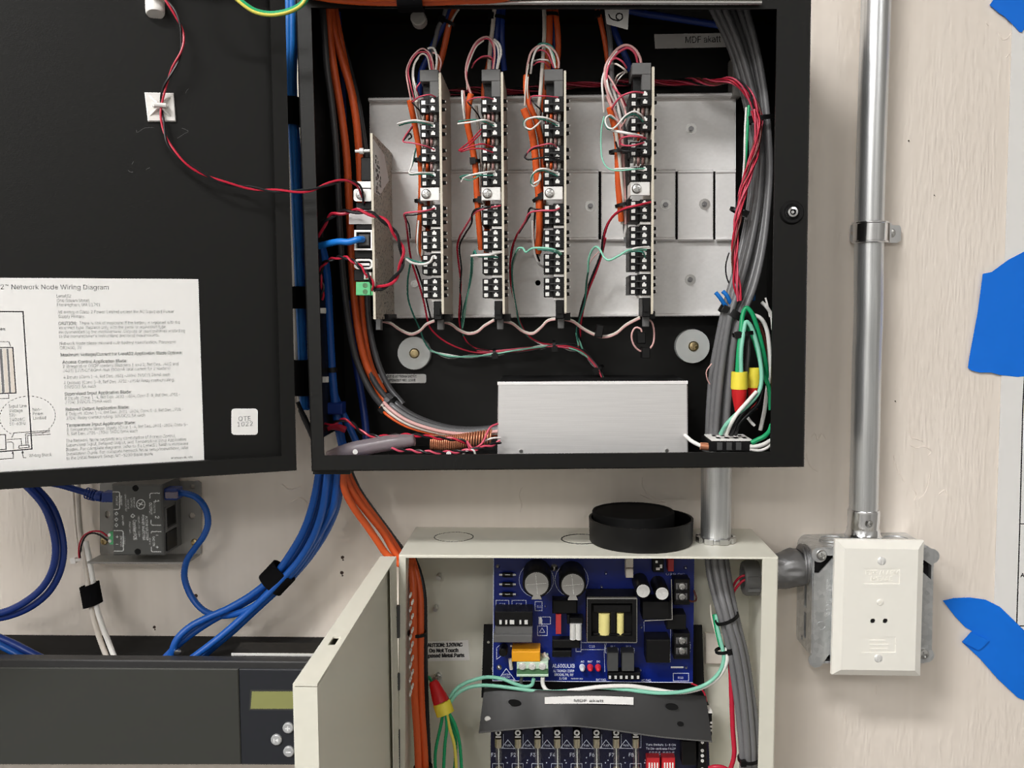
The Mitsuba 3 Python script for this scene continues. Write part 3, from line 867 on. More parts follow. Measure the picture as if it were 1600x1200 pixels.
# cast connector between the two boxes
cc = thing('cast_connector', 'rough grey cast conduit fitting between the cream cabinet and the galvanised box', 'conduit fitting')
pA, pB = W(1206, 905, .045), W(1258, 882, .026)
pA[1], pB[1] = -.036, -.026
pA[0] = Po2[1, 0] - .0005
pB[0] = gj.bounds[0] + .0005
ax = pB - pA
Ln = np.linalg.norm(ax)
cm = lathe(pA, [(0, 0), (.0128, 0), (.0132, Ln * .2), (.0140, Ln * .35), (.0150, Ln * .45), (.0160, Ln * .6), (.0166, Ln * .75), (.0150, Ln * .88), (0, Ln * .9)], ax, 40).subdivide()
from meshkit import noise as mnoise
cm.vertices = cm.vertices + cm.vertex_normals * (.0022 * (mnoise(cm.vertices * 260, 3) - .5))[:, None]
part(cc, 'body', cm, 'cast_zinc', 60)
part(cc, 'locknut', lathe(pB - np.array([.0052, 0, 0]), [(0, 0), (.0170, 0), (.0178, .0012), (.0165, .0024), (.0175, .0038), (.0172, .005), (0, .005)], (1, 0, 0), 30), 'cast_zinc', 30)

# short conduit between the cabinets
cn = thing('conduit_nipple', 'short fat steel conduit between the black cabinet and the cream cabinet', 'conduit')
c = W(1116, 842, solve_o(1116, 842, Po2[:2, 1].mean()))
c[2] = Po2[:2, 1].mean()
print('nipple o', -c[1])
c[1] = -.045
rn = 23.6 * mm(.045)
ztop = oz0 + .004
part(cn, 'pipe', lathe(c - UZ * .01, [(0, 0), (rn, 0), (rn, ztop - c[2] + .008), (rn * .9, ztop - c[2] + .01), (0, ztop - c[2] + .01)], (0, 0, 1), 36), 'conduit_steel', 40)
lk = [lathe(c, [(rn, 0), (rn * 1.16, 0), (rn * 1.16, .0028), (rn * 1.04, .0034), (rn, .0034), (rn, 0)], (0, 0, 1), 32)]
for i in range(8):
    t = i * math.pi / 4 + .25
    d = np.array([math.cos(t), math.sin(t), 0]); e = np.array([-d[1], d[0], 0])
    lk.append(hullmesh([c + d * (rn * 1.1 + s * rn * .2) + e * w * .0036 + UZ * h for s in (0, 1) for w in (-1, 1) for h in (0, .0044)]))
part(cn, 'locknut', lk, 'steel', False)

# black caps lying on the cream cabinet
cp = thing('rubber_cap', 'large shallow black plastic cap lying on top of the cream cabinet', 'cap')
zt = Po2[:2, 1].mean() + .0002
cc0 = np.array([W(1001, 840, .045)[0], -.0455, zt])
R1 = 82 * mm(.047)
part(cp, 'dish', lathe(cc0, [(0, .0), (R1 * .97, 0), (R1 * .985, .001), (R1, .0195), (R1 * .955, .0195), (R1 * .94, .003), (0, .003)], (0, 0, 1), 56), 'black_plastic', 40)
cp2 = thing('rubber_cap', 'smaller black plastic cap stacked in the large shallow black cap', 'cap')
c2 = cc0 + np.array([W(991, 800, .05)[0] - W(1001, 800, .05)[0], .012, .0032])
R2 = 65 * mm(.04)
part(cp2, 'dish', lathe(c2, [(0, 0), (R2 * .95, 0), (R2, .002), (R2, .0185), (R2 * .985, .0197), (R2 * .93, .0200), (R2 * .90, .0188), (0, .0182)], (0, 0, 1), 56), 'black_matte', 40)

# ================================================================== power injector box, lower left
pi_ = thing('splitter_box', 'small grey power splitter box with white print on a metal bracket', 'network device')
part(pi_, 'bracket', [prism(rrect(156, 752, 314, 868, 5), .0028, .001, holes=[ell(300, 806, 5, 5, 12), ell(168, 804, 4, 6, 12), rrect(297, 757, 304, 764, 2)]),
                      wbox(W(160, 868, .003)[0], W(311, 868, .003)[0], -.030, -.001, W(200, 868, .003)[2], W(200, 868, .003)[2] + .0016)], 'bracket_grey', False)
PB = .042
bx = [(174, 757), (252.5, 757), (256, 868), (176.5, 868)]
Pb = np.array([W(x, y, PB)[[0, 2]] for x, y in bx])
part(pi_, 'case', slab(Pb, PB, .004, .0012), 'case_grey', 20)
xr = Pb[[1, 2], 0].mean()
jz = [W(270, 770, .025)[2], W(270, 806, .025)[2]]
part(pi_, 'jack', [wbox(xr - .002, xr + .0004, -.036, -.016, z - .008, z + .008) for z in jz[1:]], 'black_matte', False)
part(pi_, 'jack', [wbox(xr - .001, xr + .0012, -.038, -.036, jz[1] - .010, jz[1] + .010), wbox(xr - .001, xr + .0012, -.016, -.014, jz[1] - .010, jz[1] + .010), wbox(xr - .001, xr + .0012, -.038, -.014, jz[1] - .0115, jz[1] - .009)], 'grey_plastic', False)
part(pi_, 'lower_port', wbox(xr - .001, xr + .001, -.037, -.016, W(270, 858, .03)[2], W(270, 830, .03)[2]), 'black_plastic', False)
for x, y in ((211.5, 763), (215, 862)):
    part(pi_, 'case_screw', disc(x, y, PB - .001, PB + .0004, 5, 16), 'black_matte')
xl = Pb[[0, 3], 0].mean()
part(pi_, 'wire_terminal', [wbox(xl - .006, xl + .001, -.036, -.022, W(170, 848, .03)[2], W(170, 829, .03)[2])], 'green_terminal', False)
part(pi_, 'terminal_screw', [disc(x, y, .036, .0368, 2.8, 10) for x, y in ((170.5, 836), (171.5, 845.5))], 'tin')
for x, y in ((163, 845.5), (304.5, 847.5)):
    part(pi_, 'mounting_screw', screw_head(W(x, y, .003), .0034, h=.0018), 'brass')
o = PB + .0001
v1 = lambda s, x, y, cap, w_, b=False: ftext(s, x, y, o, cap, w_, b, rot=90)
pr = [v1('INPUT', 186, 774, 4.6, 16, True), v1('POE IN', 181, 775, 3.2, 15), v1('GIGABIT COMPATIBLE', 195, 772, 2.4, 28), v1('MADE IN', 199, 780, 2.4, 15), v1('LISTED', 204, 778, 2.4, 16), v1('IEEE 802.3AF', 208.5, 777, 2.4, 17),
      v1('ACTIVE SPLITTER', 227, 806, 3.8, 40, True), v1('POWER INJECTOR', 221.5, 804, 3.8, 42, True), v1('MODEL PS-1224', 215.5, 806, 2.6, 34), v1('ComNet POE', 207.5, 812, 5.6, 33, True), v1('PART NO.', 201.5, 815, 2.6, 20), v1('OUTPUT', 233, 785, 4.4, 20, True), v1('PORTS', 239.5, 783, 2.8, 20),
      v1('DC OUT', 193, 838, 2.4, 13), v1('24V OUT', 188, 837, 3.2, 18, True), v1('DC IN', 238.5, 838, 3.4, 16, True), v1('24V', 233, 840, 2.6, 12), v1('1', 242.5, 780, 6.5, None, True), v1('2', 242.5, 805, 6.5, None, True), ftext('+', 183, 841, o, 6, None, True, 'c'), ftext('_', 183, 850, o, 6, None, True, 'c'), ftext('+', 245.5, 857, o, 6, None, True, 'c'), ftext('_', 245.5, 836, o, 6, None, True, 'c'), v1('24V 48V', 190.5, 805, 2.8, 17, True)]
for L in ([(176, 768.5), (185.5, 768.5), (187, 770), (187, 794), (185.5, 796), (178, 796)], [(178, 829), (190.5, 829), (192.5, 831), (193, 859), (191.5, 861), (178, 861)], [(250, 770.5), (236.5, 770.5), (234.5, 772), (234.5, 779)], [(236, 812), (236, 818.5), (238, 820.5), (252, 820.5)], [(252, 830.5), (237, 830.5), (236, 833)], [(236.5, 854), (236.5, 860.5), (238, 862), (252, 862)]):
    pr.append(strokes(L, o, 1.3))
for y in (802.5, 811.5, 820.5):
    pr.append(strokes(ell(182, y, 2.4, 2.6, 4), o, 1.0, closed=True))
pr += [strokes(ell(220, 788, 6.5, 7.5, 18), o, 1.4, closed=True), strokes([(216, 786), (224, 789)], o, 1.5), strokes([(217, 791), (223, 784)], o, 1.5), strokes(ell(207.5, 806, 3, 3, 4), o, 1.2, closed=True)]
part(pi_, 'print', pr, 'white_ink', False)

# ================================================================== black power backup unit, lower left corner
ups = thing('backup_power_unit', 'black and dark grey power backup unit with a small display in the lower left corner', 'power unit')
UF = .075
zu = W(200, 993.5, 0.001)[2]
xL, xR = W(-260, 1100, UF)[0], W(520, 1100, UF)[0]
zf = W(200, 1027.5, UF)[2]
zbot = W(200, 1195, UF)[2]
part(ups, 'chassis', wbox(xL, xR, -UF + .006, -.0006, zbot + .004, zu), 'black_matte', False)
part(ups, 'bezel', [wbox(xL, xR, -UF - .006, -UF + .006, W(200, 1045, UF)[2], zf, .001)], 'bezel_grey', False)
part(ups, 'front_panel', [prism([(-260, 1041.5), (372, 1045.5), (376.5, 1195), (-260, 1195)], UF + .008, UF - .004, .0008)], 'panel_grey', False)
part(ups, 'control_panel', [prism([(373, 1045.5), (520, 1046.5), (520, 1196), (377, 1195)], UF + .008, UF - .004, .0008)], 'panel_slate', False)
part(ups, 'display', [prism([(393.5, 1080.5), (505, 1080.5), (505, 1107.5), (391.5, 1107.5)], UF + .0086, UF + .007)], 'lcd', False)
part(ups, 'display_frame', [prism([(391, 1078), (508, 1078), (508, 1110), (389, 1110)], UF + .0083, UF + .007)], 'panel_grey', False)
for (x, y, g) in ((449.5, 1138.5, 'plus'), (431, 1157, 'back'), (450.5, 1175.5, 'minus')):
    bk = part(ups, 'button', disc(x, y, UF + .006, UF + .0105, 9, 24, .0008), 'button_grey', 40)
    oo = UF + .0106
    if g == 'plus': gm = [strokes([(x - 4, y), (x + 4, y)], oo, 1.8), strokes([(x, y - 4), (x, y + 4)], oo, 1.8)]
    elif g == 'minus': gm = [strokes([(x - 4, y), (x + 4, y)], oo, 1.8)]
    else: gm = [strokes([(x - 3, y - 3), (x - 3, y + 3)], oo, 1.6), prism([(x + 3.4, y - 3), (x + 3.4, y + 3), (x - 1.5, y)], oo + .0002, oo)]
    part(bk, 'symbol', gm, 'white_ink', False)
part(ups, 'rail', [wbox(W(372, 1010, .05)[0], xR, -.066, -.040, zu, zu + .0092), wbox(W(362, 1015, .06)[0], xR, -.066, -.062, zu + .001, zu + .003)], 'black_powder', False)
part(ups, 'rail_edge', [wbox(W(366, 1015, .06)[0], xR, -.0675, -.066, zu + .0078, zu + .0098)], 'tin', False)
part(ups, 'screw', lathe(W(277, 1020, .06), [(0, -.002), (.0028, -.002), (.0026, .001), (0, .0015)], n=14), 'steel')

# ================================================================== paper and tape at the right edge
ds = thing('drawing_sheet', 'large white drawing sheet taped to the wall at the right edge', 'sheet')
part(ds, 'paper', prism([(1596, -420), (2700, -420), (2700, 1012), (1551.5, 1012)], .0012, .0004), 'paper', False)
part(ds, 'drawing', [strokes([(1602, 560), (1598, 640), (1593.5, 818), (1588.5, 978), (2600, 978)], .0013, 1.6), strokes([(1593.5, 818.5), (2600, 818.5)], .0013, 1.2), ftext('A', 1594.5, 901.5, .0013, 6, None, True), ftext('-101', 1601, 901.5, .0013, 6, None, True)], 'ink', False)


def tape(name, outline, label, folds=(), lift=.0016, seed=0):
    k = thing(name, label, 'tape', None)
    P = np.array([W(x, y, lift)[[0, 2]] for x, y in outline])
    g = sg.Polygon(P)
    m = trimesh.creation.extrude_polygon(g, .0003, engine='earcut')
    m = m.subdivide_to_size(.006)
    v = np.array(m.vertices)
    X = np.stack([v[:, 0], -(lift + v[:, 2]), v[:, 1]], 1)
    from meshkit import noise as mnoise
    X[:, 1] -= .0012 * (mnoise(np.stack([X[:, 0] * 55, X[:, 2] * 38, X[:, 0] * 0 + seed], 1)) - .3)
    part(k, 'strip', outward(trimesh.Trimesh(X, m.faces, process=False)), 'tape_blue', 60)
    return k


tape('painters_tape', [(1546, 8), (1562, -14), (1700, -40), (1700, 70), (1599, 46), (1596, 51), (1592, 50), (1586, 43), (1578, 35), (1570, 27), (1560, 20)], 'blue painters tape holding the top of the drawing sheet', seed=1)
tape('painters_tape', [(1535, 428), (1549, 425), (1575, 406), (1600, 393), (1700, 390), (1700, 600), (1598, 588), (1590, 589), (1574, 587), (1562, 586), (1548, 582), (1530, 582), (1518, 579), (1512, 575), (1514, 560), (1527, 490)], 'upright blue painters tape strip over the middle of the drawing sheet', seed=2)
tp = tape('painters_tape', [(1473, 938.5), (1490, 934.5), (1515, 933.5), (1540, 937), (1562, 948), (1600, 985), (1700, 1080), (1700, 1170), (1600, 1094), (1590, 1090), (1558, 1060), (1530, 1028), (1503, 1003), (1519, 986), (1508, 980), (1492, 963)], 'torn slanting blue painters tape below the drawing sheet', seed=3)
part(tp, 'fold', [prism([(1504, 1003.5), (1517, 988), (1546, 1001), (1534, 1013), (1528, 1016)], .0042, .0036)], 'tape_blue', 60)

# ================================================================== inside the black cabinet: mounting plate
mp = thing('mounting_plate', 'aluminium mounting plate behind the blade circuit boards', 'plate')
OP = .020
part(mp, 'upper_panel', prism([(577, 157), (1150, 149), (1150, 268), (578, 268)], OP, OP - .0015, at=OP, holes=[ell(1080, 201, 4, 4, 12)]), 'aluminium', False)
part(mp, 'top_flange', [prism([(576, 154), (1150.5, 146), (1150.5, 150.5), (576, 158.5)], OP + .006, OP - .0015, .0006, at=OP + .006), sweep(pts([(576, 156, OP + .005), (1150.5, 148, OP + .005)]), .0017, 14)], 'aluminium', 40)
part(mp, 'lower_panel', prism([(579, 374), (1147, 374), (1138, 492.5), (583, 496.5)], OP, OP - .0015, holes=[ell(840.5, 442, 4.2, 4.2, 14)]), 'aluminium', False)
part(mp, 'bottom_flange', prism([(583, 494), (1138, 490), (1138, 493.5), (583, 497.5)], OP + .004, OP - .0015, .0006, at=OP + .004), 'aluminium', False)
part(mp, 'bottom_bend', sweep(pts([(583, 495.5, OP + .004), (1138, 491.5, OP + .004)]), .0013, 12), 'aluminium', True)
for k_, (xa, xb) in enumerate(((578, 935.5), (939.5, 1055.5), (1059, 1114.5), (1118, 1150))):
    part(mp, 'channel_segment', prism([(xa, 265.5), (xb, 264), (xb - .3, 376), (xa, 377)], OP + .0045, OP + .003, .0006, at=OP + .004), 'aluminium', False)
part(mp, 'channel_back', prism([(578, 268), (1150, 266), (1149, 374), (579, 374)], OP - .0016, OP - .003), 'black_matte', False)
for y in (268.5, 373.5):
    for xa, xb in ((579, 935), (940, 1055), (1059.5, 1114), (1118.5, 1149.5)):
        part(mp, 'channel_rib', sweep(pts([(xa, y + .4, OP + .0045), (xb, y - .4, OP + .0045)]), .0014, 8), 'aluminium', True)
hexn = lambda x, y, o0, o1, r, rot=0: prism([(x + r * math.cos(math.radians(60 * i + rot)), y + r * math.sin(math.radians(60 * i + rot))) for i in range(6)], o1, o0)
for x, y, o0 in ((922.5, 322, OP + .0045), (1040, 320, OP + .0045), (1101, 319, OP + .0045), (1080, 201, OP), (1078.5, 437, OP)):
    kn = part(mp, 'nut', [hexn(x, y, o0, o0 + .0022, 5.6, 12), disc(x, y, o0, o0 + .0006, 8.5, 18)], 'steel', False)
    part(kn, 'stud', [disc(x, y, o0 + .002, o0 + .0024, 4.2, 14), disc(x, y, o0, o0 + .006, 2.2, 10)], 'dark_steel')
part(mp, 'screw', [lathe(W(648, 443.5, OP), [(.0018, 0), (.0032, 0), (.0032, .0016), (.0018, .0016), (.0018, 0)], n=18), disc(648, 443.5, OP, OP + .0008, 3.4, 12)], 'steel')

# power supply cover
pcv = thing('power_supply_cover', 'plain brushed aluminium cover box at the bottom of the black cabinet', 'cover')
part(pcv, 'shell', [prism([(778, 597.5), (1074.5, 596), (1075.5, 711), (777, 712)], .075, .0035, .0008)], 'brushed', False)
part(pcv, 'top_lip', [prism([(777, 596.5), (1075, 595), (1075, 600), (777, 601.5)], .0757, .0745, 0)], 'aluminium', False)
part(pcv, 'top', [wbox(W(779, 597, .075)[0], W(1073, 597, .075)[0], -.0735, -.004, W(900, 596.9, .075)[2] - .0004, W(900, 596.9, .075)[2] + .0006)], 'black_matte', False)  # added black sheet: the dark reflection on the cover top is painted
for x, y in ((814, 705), (1042, 704)):
    part(pcv, 'rivet_hole_disc', disc(x, y, .075, .0762, 3, 10, .0004), 'steel')

# magnets / fender washers with brass screws
for x, y, r, lab in ((646.5, 552, 26.5, 'large round steel washer with a brass screw left under the mounting plate'), (1082.5, 541, 27, 'large round steel washer with a brass screw right under the mounting plate')):
    wsh = thing('steel_washer', lab, 'washer')
    R_ = r * mm(.012)
    p = W(x, y, .012); p[1] = -.003
    part(wsh, 'disc', lathe(p, [(0, 0), (R_ * .98, 0), (R_, .002), (R_ * .97, .0085), (R_ * .4, .0092), (0, .0092)], n=40), 'zinc_plate', 50)
    part(wsh, 'screw', screw_head(W(x + 1, y, .0122), 8 * mm(.012), h=.002), 'brass')

# labels on the back panel
l1 = thing('name_label', 'white strip label with black lettering at the top right of the black cabinet', 'label')
part(l1, 'strip', prism([(1022, 53.5), (1160, 51), (1161, 73), (1023.5, 76)], .0034, .003), 'paper', False)
part(l1, 'print', [ftext('MDF akatt', 1070, 67.5, .0035, 9.5, 54, rot=-1)], 'ink', False)
l2 = thing('maker_label', 'narrow white label with two lines of fine print under the left washer', 'label')
part(l2, 'strip', prism(rrect(588, 584.5, 666, 598.5, 3), .0034, .003), 'paper', False)
part(l2, 'print', [ftext('AN DET ELECTROMAGNETIC', 598, 590.2, .0035, 4, 54, True), ftext('COMPONENT NO. 1308', 598, 596.2, .0035, 4, 52, True)], 'ink', False)
l3 = thing('cable_tag', 'small white paper tag with a handwritten six hanging at the top of the cabinet', 'tag')
part(l3, 'paper', [prism([(944, 11), (983, 12), (981, 46.5), (948, 37.5)], .0952, .095)], 'paper', False)
part(l3, 'handwriting', [strokes([tuple(q[:2]) for q in spline(np.array([(951, 22, 0), (954, 28, 0), (961, 31.5, 0), (968, 32, 0), (972.5, 28, 0), (971.5, 22.5, 0), (966.5, 21, 0), (963, 24, 0), (963.5, 29, 0), (967, 31, 0)]), 5)], .0953, 1.8)], 'ink', False)

# ================================================================== blade circuit boards
OB = .090
ORD = ['leftmost', 'second', 'third', 'rightmost']
BLADES = [(688.0, 0.0, 0.0, 113, 491), (784.0, -0.7, -0.5, 112, 491), (881.5, -1.0, -2.0, 110, 490), (1018.0, -11.0, -5.5, 104, 491)]
BLOCKS = [(150.5, 175, 2), (190, 213.5, 2), (227.5, 252, 2), (266.5, 290.5, 2), (319, 352, 3), (358.5, 390, 3), (396.5, 429, 3), (434.5, 466.5, 3)]


def blade(i):
    xe, d0, d1, yt, yb = BLADES[i]
    name = ORD[i]
    k = thing('blade_board', name + ' upright blade circuit board with a column of black terminal plugs', 'circuit board', 'blade circuit boards in the black cabinet')
    X = W(xe, 300, OB)[0]
    off = lambda y: d0 + (d1 - d0) * min(max((y - 150) / 320.0, 0), 1.1)
    Z = lambda y, o=OB: W(xe, y + off(y), o)[2]
    px = 0.497e-3
    zt, zbm = W(xe, yt, OB)[2], W(xe, yb, OB)[2]
    part(k, 'board', wbox(X, X + .0016, -OB, -(OP + .0015), zbm, zt), 'pcb_tan', False)
    part(k, 'board_edge', wbox(X - .0001, X + .0017, -OB - .0006, -OB, zbm + .001, zt - .001), 'pcb_edge', False)
    # header socket on top
    za, zm, zb_ = Z(107.5), Z(126), Z(152)
    hd = part(k, 'header_socket', [wbox(X - 30 * px, X - 1 * px, -.088, -.060, zm, za, .0004), wbox(X - 15 * px, X - 1 * px, -.0875, -.060, zb_, zm + .0004, .0004)], 'grey_plastic', False)
    part(hd, 'pin_row', [wbox(X - 27 * px, X - 15.5 * px, -.080, -.062, zb_, zm)], 'black_plastic', False)
    for (ya, yb_, poles) in BLOCKS:
        z1, z0 = Z(ya), Z(yb_)
        tb = part(k, 'terminal_block', [wbox(X - 17 * px, X - .2 * px, -.0885, -.050, z0, z1, .0003), wbox(X - 32 * px, X - 16.8 * px, -.0825, -.050, z0 + .0006, z1 - .0004, .0003), wbox(X - 1.5 * px, X - .3 * px, -.0900, -.050, z0, z1)], 'black_plastic', False)
        h = (z1 - z0) / poles
        for j in range(poles):
            zc = z1 - (j + .5) * h
            part(tb, 'contact', [wbox(X - 13.5 * px, X - 7.0 * px, -.0893, -.086, zc - 2.8 * px, zc + 1.6 * px), wbox(X - 12.0 * px, X - 9.0 * px, -.0893, -.086, zc + 1.6 * px, zc + 3.6 * px)], 'tin', False)
            part(tb, 'contact', [wbox(X - 29.5 * px, X - 23.5 * px, -.0831, -.081, zc - 3 * px, zc + 3 * px)], 'tin', False)
            if j < poles - 1:
                part(tb, 'divider', wbox(X - 22 * px, X - 6 * px, -.0890, -.083, zc - h / 2 - .0003, zc - h / 2 + .0003), 'dark_grey_plastic', False)
        for j in range(poles):
            zc = z1 - (j + .5) * h
            sp = part(k, 'solder_pin', lathe(np.array([X + .0016, -.0850, zc]), [(0, 0), (.0017, 0), (.0015, .0010), (.0013, .0024), (0, .0024)], (1, 0, 0), 8), 'black_plastic')
            part(sp, 'tip', lathe(np.array([X + .0038, -.0850, zc]), [(0, 0), (.0010, 0), (.0008, .0008), (0, .0012)], (1, 0, 0), 8), 'tin')
    for ya in (355, 393, 431.5, 468.5):
        part(k, 'spacer', wbox(X - 16 * px, X - .5 * px, -.086, -.06, Z(ya + 2.2), Z(ya - 1.8)), 'white_plastic', False)
    # bracket with screw
    z1, z0 = Z(292), Z(313)
    part(k, 'bracket', [wbox(X - 32 * px, X - 2 * px, -.088, -.0865, z0, z1, .0004), wbox(X - 32 * px, X - 30.5 * px, -.087, -OP, z0, z1)], 'tin', False)
    part(k, 'bracket_screw', screw_head(np.array([X - 22.5 * px, -.088, (z0 + z1) / 2]), 7.5 * px, h=.0022, turn=.5 + i), 'steel')
    # power plug at the bottom
    z1, z0 = Z(470.5), Z(500)
    part(k, 'power_plug', [wbox(X - 13 * px, X - .5 * px, -.0885, -.060, z0, z1, .0005), wbox(X - 11 * px, X - 3 * px, -.0905, -.088, z0 + .004, z0 + .009), wbox(X, X + 10 * px, -.075, -.055, Z(503), Z(491))], 'black_plastic', False)
    part(k, 'plug_latch', [wbox(X - 10 * px, X - .0, -.080, -.072, Z(516), Z(499), .0006)], 'grey_plastic', False)
    part(k, 'board_foot', [wbox(X + 8 * px, X + 14 * px, -.030, -OP, Z(497), Z(491))], 'tin', False)
    return k


for i in range(4):
    blade(i)

# network processor board on the left
pb = thing('processor_board', 'large control circuit board with network jack left of the blades', 'circuit board')
OQ = .107
X = W(582.5, 330, OQ)[0]
zq = lambda y, o=OQ: W(582.5, y, o)[2]
part(pb, 'board', [wbox(X - .0008, X + .0008, -OQ, -OP - .0015, zq(499), zq(208))], 'pcb_solder_side', False)
part(pb, 'board_edge', [wbox(X - .0009, X + .0009, -OQ - .0004, -OQ, zq(499), zq(208))], 'pcb_edge', False)
B_ = lambda x0, y0, x1, y1, of=.106, ob=.085, bev=.0004: box(x0, y0, x1, y1, of, ob, bev)
part(pb, 'antenna_socket', [sweep(pts([(555, 236.5, .104), (578, 235.5, .104)]), .0012, 8), sweep(pts([(562, 236, .104), (568, 236, .104)]), .0024, 10)], 'tin', 40)
part(pb, 'module', [B_(564, 246, 580, 282, .100)], 'black_plastic', False)
part(pb, 'shield', [B_(558, 283, 580, 294, .100)], 'tin', False)
part(pb, 'bracket', [prism(rrect(552.5, 295, 581, 314.5, 4), .1045, .1025)], 'tin', False)
part(pb, 'bracket_screw', screw_head(W(564, 305, .1045), .0036, h=.002), 'steel')
part(pb, 'white_label', [B_(545, 328, 581, 350, .103, .099, 0)], 'paper', False)
part(pb, 'chip', [B_(556, 316, 581, 327, .101), B_(556, 350.5, 581, 358.5, .101)], 'black_plastic', False)
jk = part(pb, 'network_jack', [prism(rect(553.5, 359, 581.5, 391), .106, .088, holes=[rect(556.5, 362.5, 579, 388)])], 'tin', False)
part(jk, 'socket', [B_(556.5, 362.5, 579, 388, .101, .090, 0)], 'black_plastic', False)
part(pb, 'usb_port', [prism(rrect(553, 404.5, 582.5, 420.5, 6), .106, .092, holes=[rrect(556.5, 407.5, 579.5, 417.5, 4)]), prism(rect(560, 411, 577, 415), .105, .094)], 'tin', False)
part(pb, 'port_body', [B_(554, 392, 581, 403.5, .100), B_(556.5, 407.5, 579.5, 417.5, .098, .094, 0), B_(553, 421, 581, 439, .098)], 'black_plastic', False)
part(pb, 'jumper', [B_(568.5, 425, 580.5, 436.5, .103)], 'white_plastic', False)
part(pb, 'jumper_shunt', [B_(571, 427.5, 575, 431, .1042, .102, 0), B_(576, 431, 579.5, 435, .1042, .102, 0), B_(571, 432.5, 573.5, 435, .1042, .102, 0)], 'component_red', False)
gt = part(pb, 'power_terminal', [B_(556, 440.5, 579, 461.5, .108, .090), B_(579.6, 440.5, 583, 461.5, .107, .090)], 'green_terminal', False)
for y in (446, 455.8):
    part(gt, 'screw', [lathe(W(570.5, y, .1081), [(.0011, 0), (.0019, 0), (.0019, .0003), (.0011, .0003), (.0011, 0)], n=14), disc(570.5, y, .108, .1083, 2.2, 10)], 'green_dark_terminal')
Xf = X + .0009
for (ya, yb_, oa, ob_) in ((404, 418, .104, .096),):
    part(pb, 'silkscreen', [wbox(Xf, Xf + .0001, -oa, -ob_, zq(ya + 1), zq(ya)), wbox(Xf, Xf + .0001, -oa, -ob_, zq(yb_), zq(yb_ - 1)), wbox(Xf, Xf + .0001, -oa, -oa + .0008, zq(yb_), zq(ya)), wbox(Xf, Xf + .0001, -ob_ - .0008, -ob_, zq(yb_), zq(ya))], 'white_ink', False)
part(pb, 'white_patch', [trimesh.convex.convex_hull(np.array([[Xf + dx, -o_, zq(y)] for dx in (0, .0002) for y, o_ in ((216, .1055), (222, .100), (300, .104), (300, .085), (225, .060), (262, .040))]))], 'paper', False)
part(pb, 'print', [wbox(Xf + .0002, Xf + .0004, -(.098 - .0045 * c), -(.098 - .0045 * c - rng.uniform(.0016, .0032)), zq(232 + 7 * r + rng.uniform(0, 3) + 3), zq(232 + 7 * r + rng.uniform(-1, 0))) for r in range(10) for c in range(6) if rng.random() < .6 and c < 5 - abs(r - 4) * .3 and r + c * .3 > 1.2 * c], 'ink', False)
part(pb, 'plug_latch', [box(587, 498, 595, 516, .080, .072, .0005)], 'grey_plastic', False)
part(pb, 'power_plug', [box(585, 491, 607, 502, .070, .03)], 'black_plastic', False)

# ------------------------------------------------------------------ wires: (key, points, radius in mm, colour, label)
LENGTH = {}


def cable(name, L, r, col, label, cat='wire', group=None, k=7, n=8):
    key = solo(name, wire(L, r / 1000.0, k, n), 'wire_' + col, label, cat, group, 60)
    LENGTH[key] = float(np.linalg.norm(np.diff(pts(L), axis=0), axis=1).sum())
    return key


def run(L, o):
    return [(x, y, o) for x, y in L]


def oz(L):
    return L


HOOK = .098
W1 = []


def hookup(i, plug, col, L, r=.56, o=None, tag=''):
    name = ORD[i]
    what = {'red': 'thin red', 'pink_red': 'thin red', 'black': 'thin black', 'white': 'thin white', 'teal': 'thin dark green', 'mint': 'thin pale green', 'green': 'thin green', 'orange': 'thin orange', 'salmon': 'thin pinkish', 'ivory': 'thin ivory'}[col]
    L = [(p[0], p[1], p[2] if len(p) > 2 else (HOOK if o is None else o)) for p in L]
    # the end of the wire goes into its terminal
    cable('hookup_wire', L, r, col, tag + '%s wire at the %s of the %s blade board' % (what, plug, name), 'wire', 'thin wires at the plugs of the %s blade board' % name)


E_ = lambda x, y: (x, y, .089)
# leftmost blade
hookup(0, 'top plug', 'pink_red', [(644, 160, .090), (655, 151.5, .097), (670, 148, .098), E_(680, 151)])
hookup(0, 'top plug', 'black', [(644, 160, .090), (650, 167, .094), (656, 173, .088), (662, 185, .075)])
hookup(0, 'second plug', 'white', [(621, 193.5, .088), (634, 190, .094), (648, 188, .099), (664, 190, .098), E_(677, 193)], .75)
hookup(0, 'second plug', 'teal', [(624, 196, .086), (638, 192, .092), (652, 191, .096), (668, 194, .095), E_(676, 197)])
hookup(0, 'third plug', 'pink_red', [(645, 196, .088), (633, 213, .092), (630, 221, .096), (645, 223.5, .098), (664, 228, .098), E_(679, 234)])
hookup(0, 'third plug', 'black', [(644, 199, .085), (634, 214, .090), (631, 219, .092), (637, 212, .094), (641, 209, .09), (643, 214, .088), (638, 218, .086)])
hookup(0, 'fourth plug', 'white', [(647, 236, .080), (643, 258, .088), (640, 270.5, .095), (655, 270, .099), E_(677, 270.5)], .7)
hookup(0, 'fourth plug', 'teal', [(650, 232, .078), (645, 255, .084), (640, 272, .092), (655, 272, .096), (668, 272, .095), E_(678, 275)])
hookup(0, 'fifth plug', 'pink_red', [(636, 360, .075), (634, 345, .088), (632, 334, .096), (645, 331.5, .099), (665, 329.5, .099), E_(679, 325.5)], .75)
hookup(0, 'fifth plug', 'black', [(641, 372, .07), (639, 352, .082), (634, 337, .090), (645, 336, .092), (658, 334, .09)])
hookup(0, 'fifth plug', 'red', [(636, 358, .076), (639, 385, .06), (643, 408, .05), (650, 430, .045), (657, 452, .042), (663, 475, .04), (668, 500, .038), (672, 512, .034), (690, 530, .028), (715, 543, .025), (745, 551, .024), (775, 550, .024)], .8)
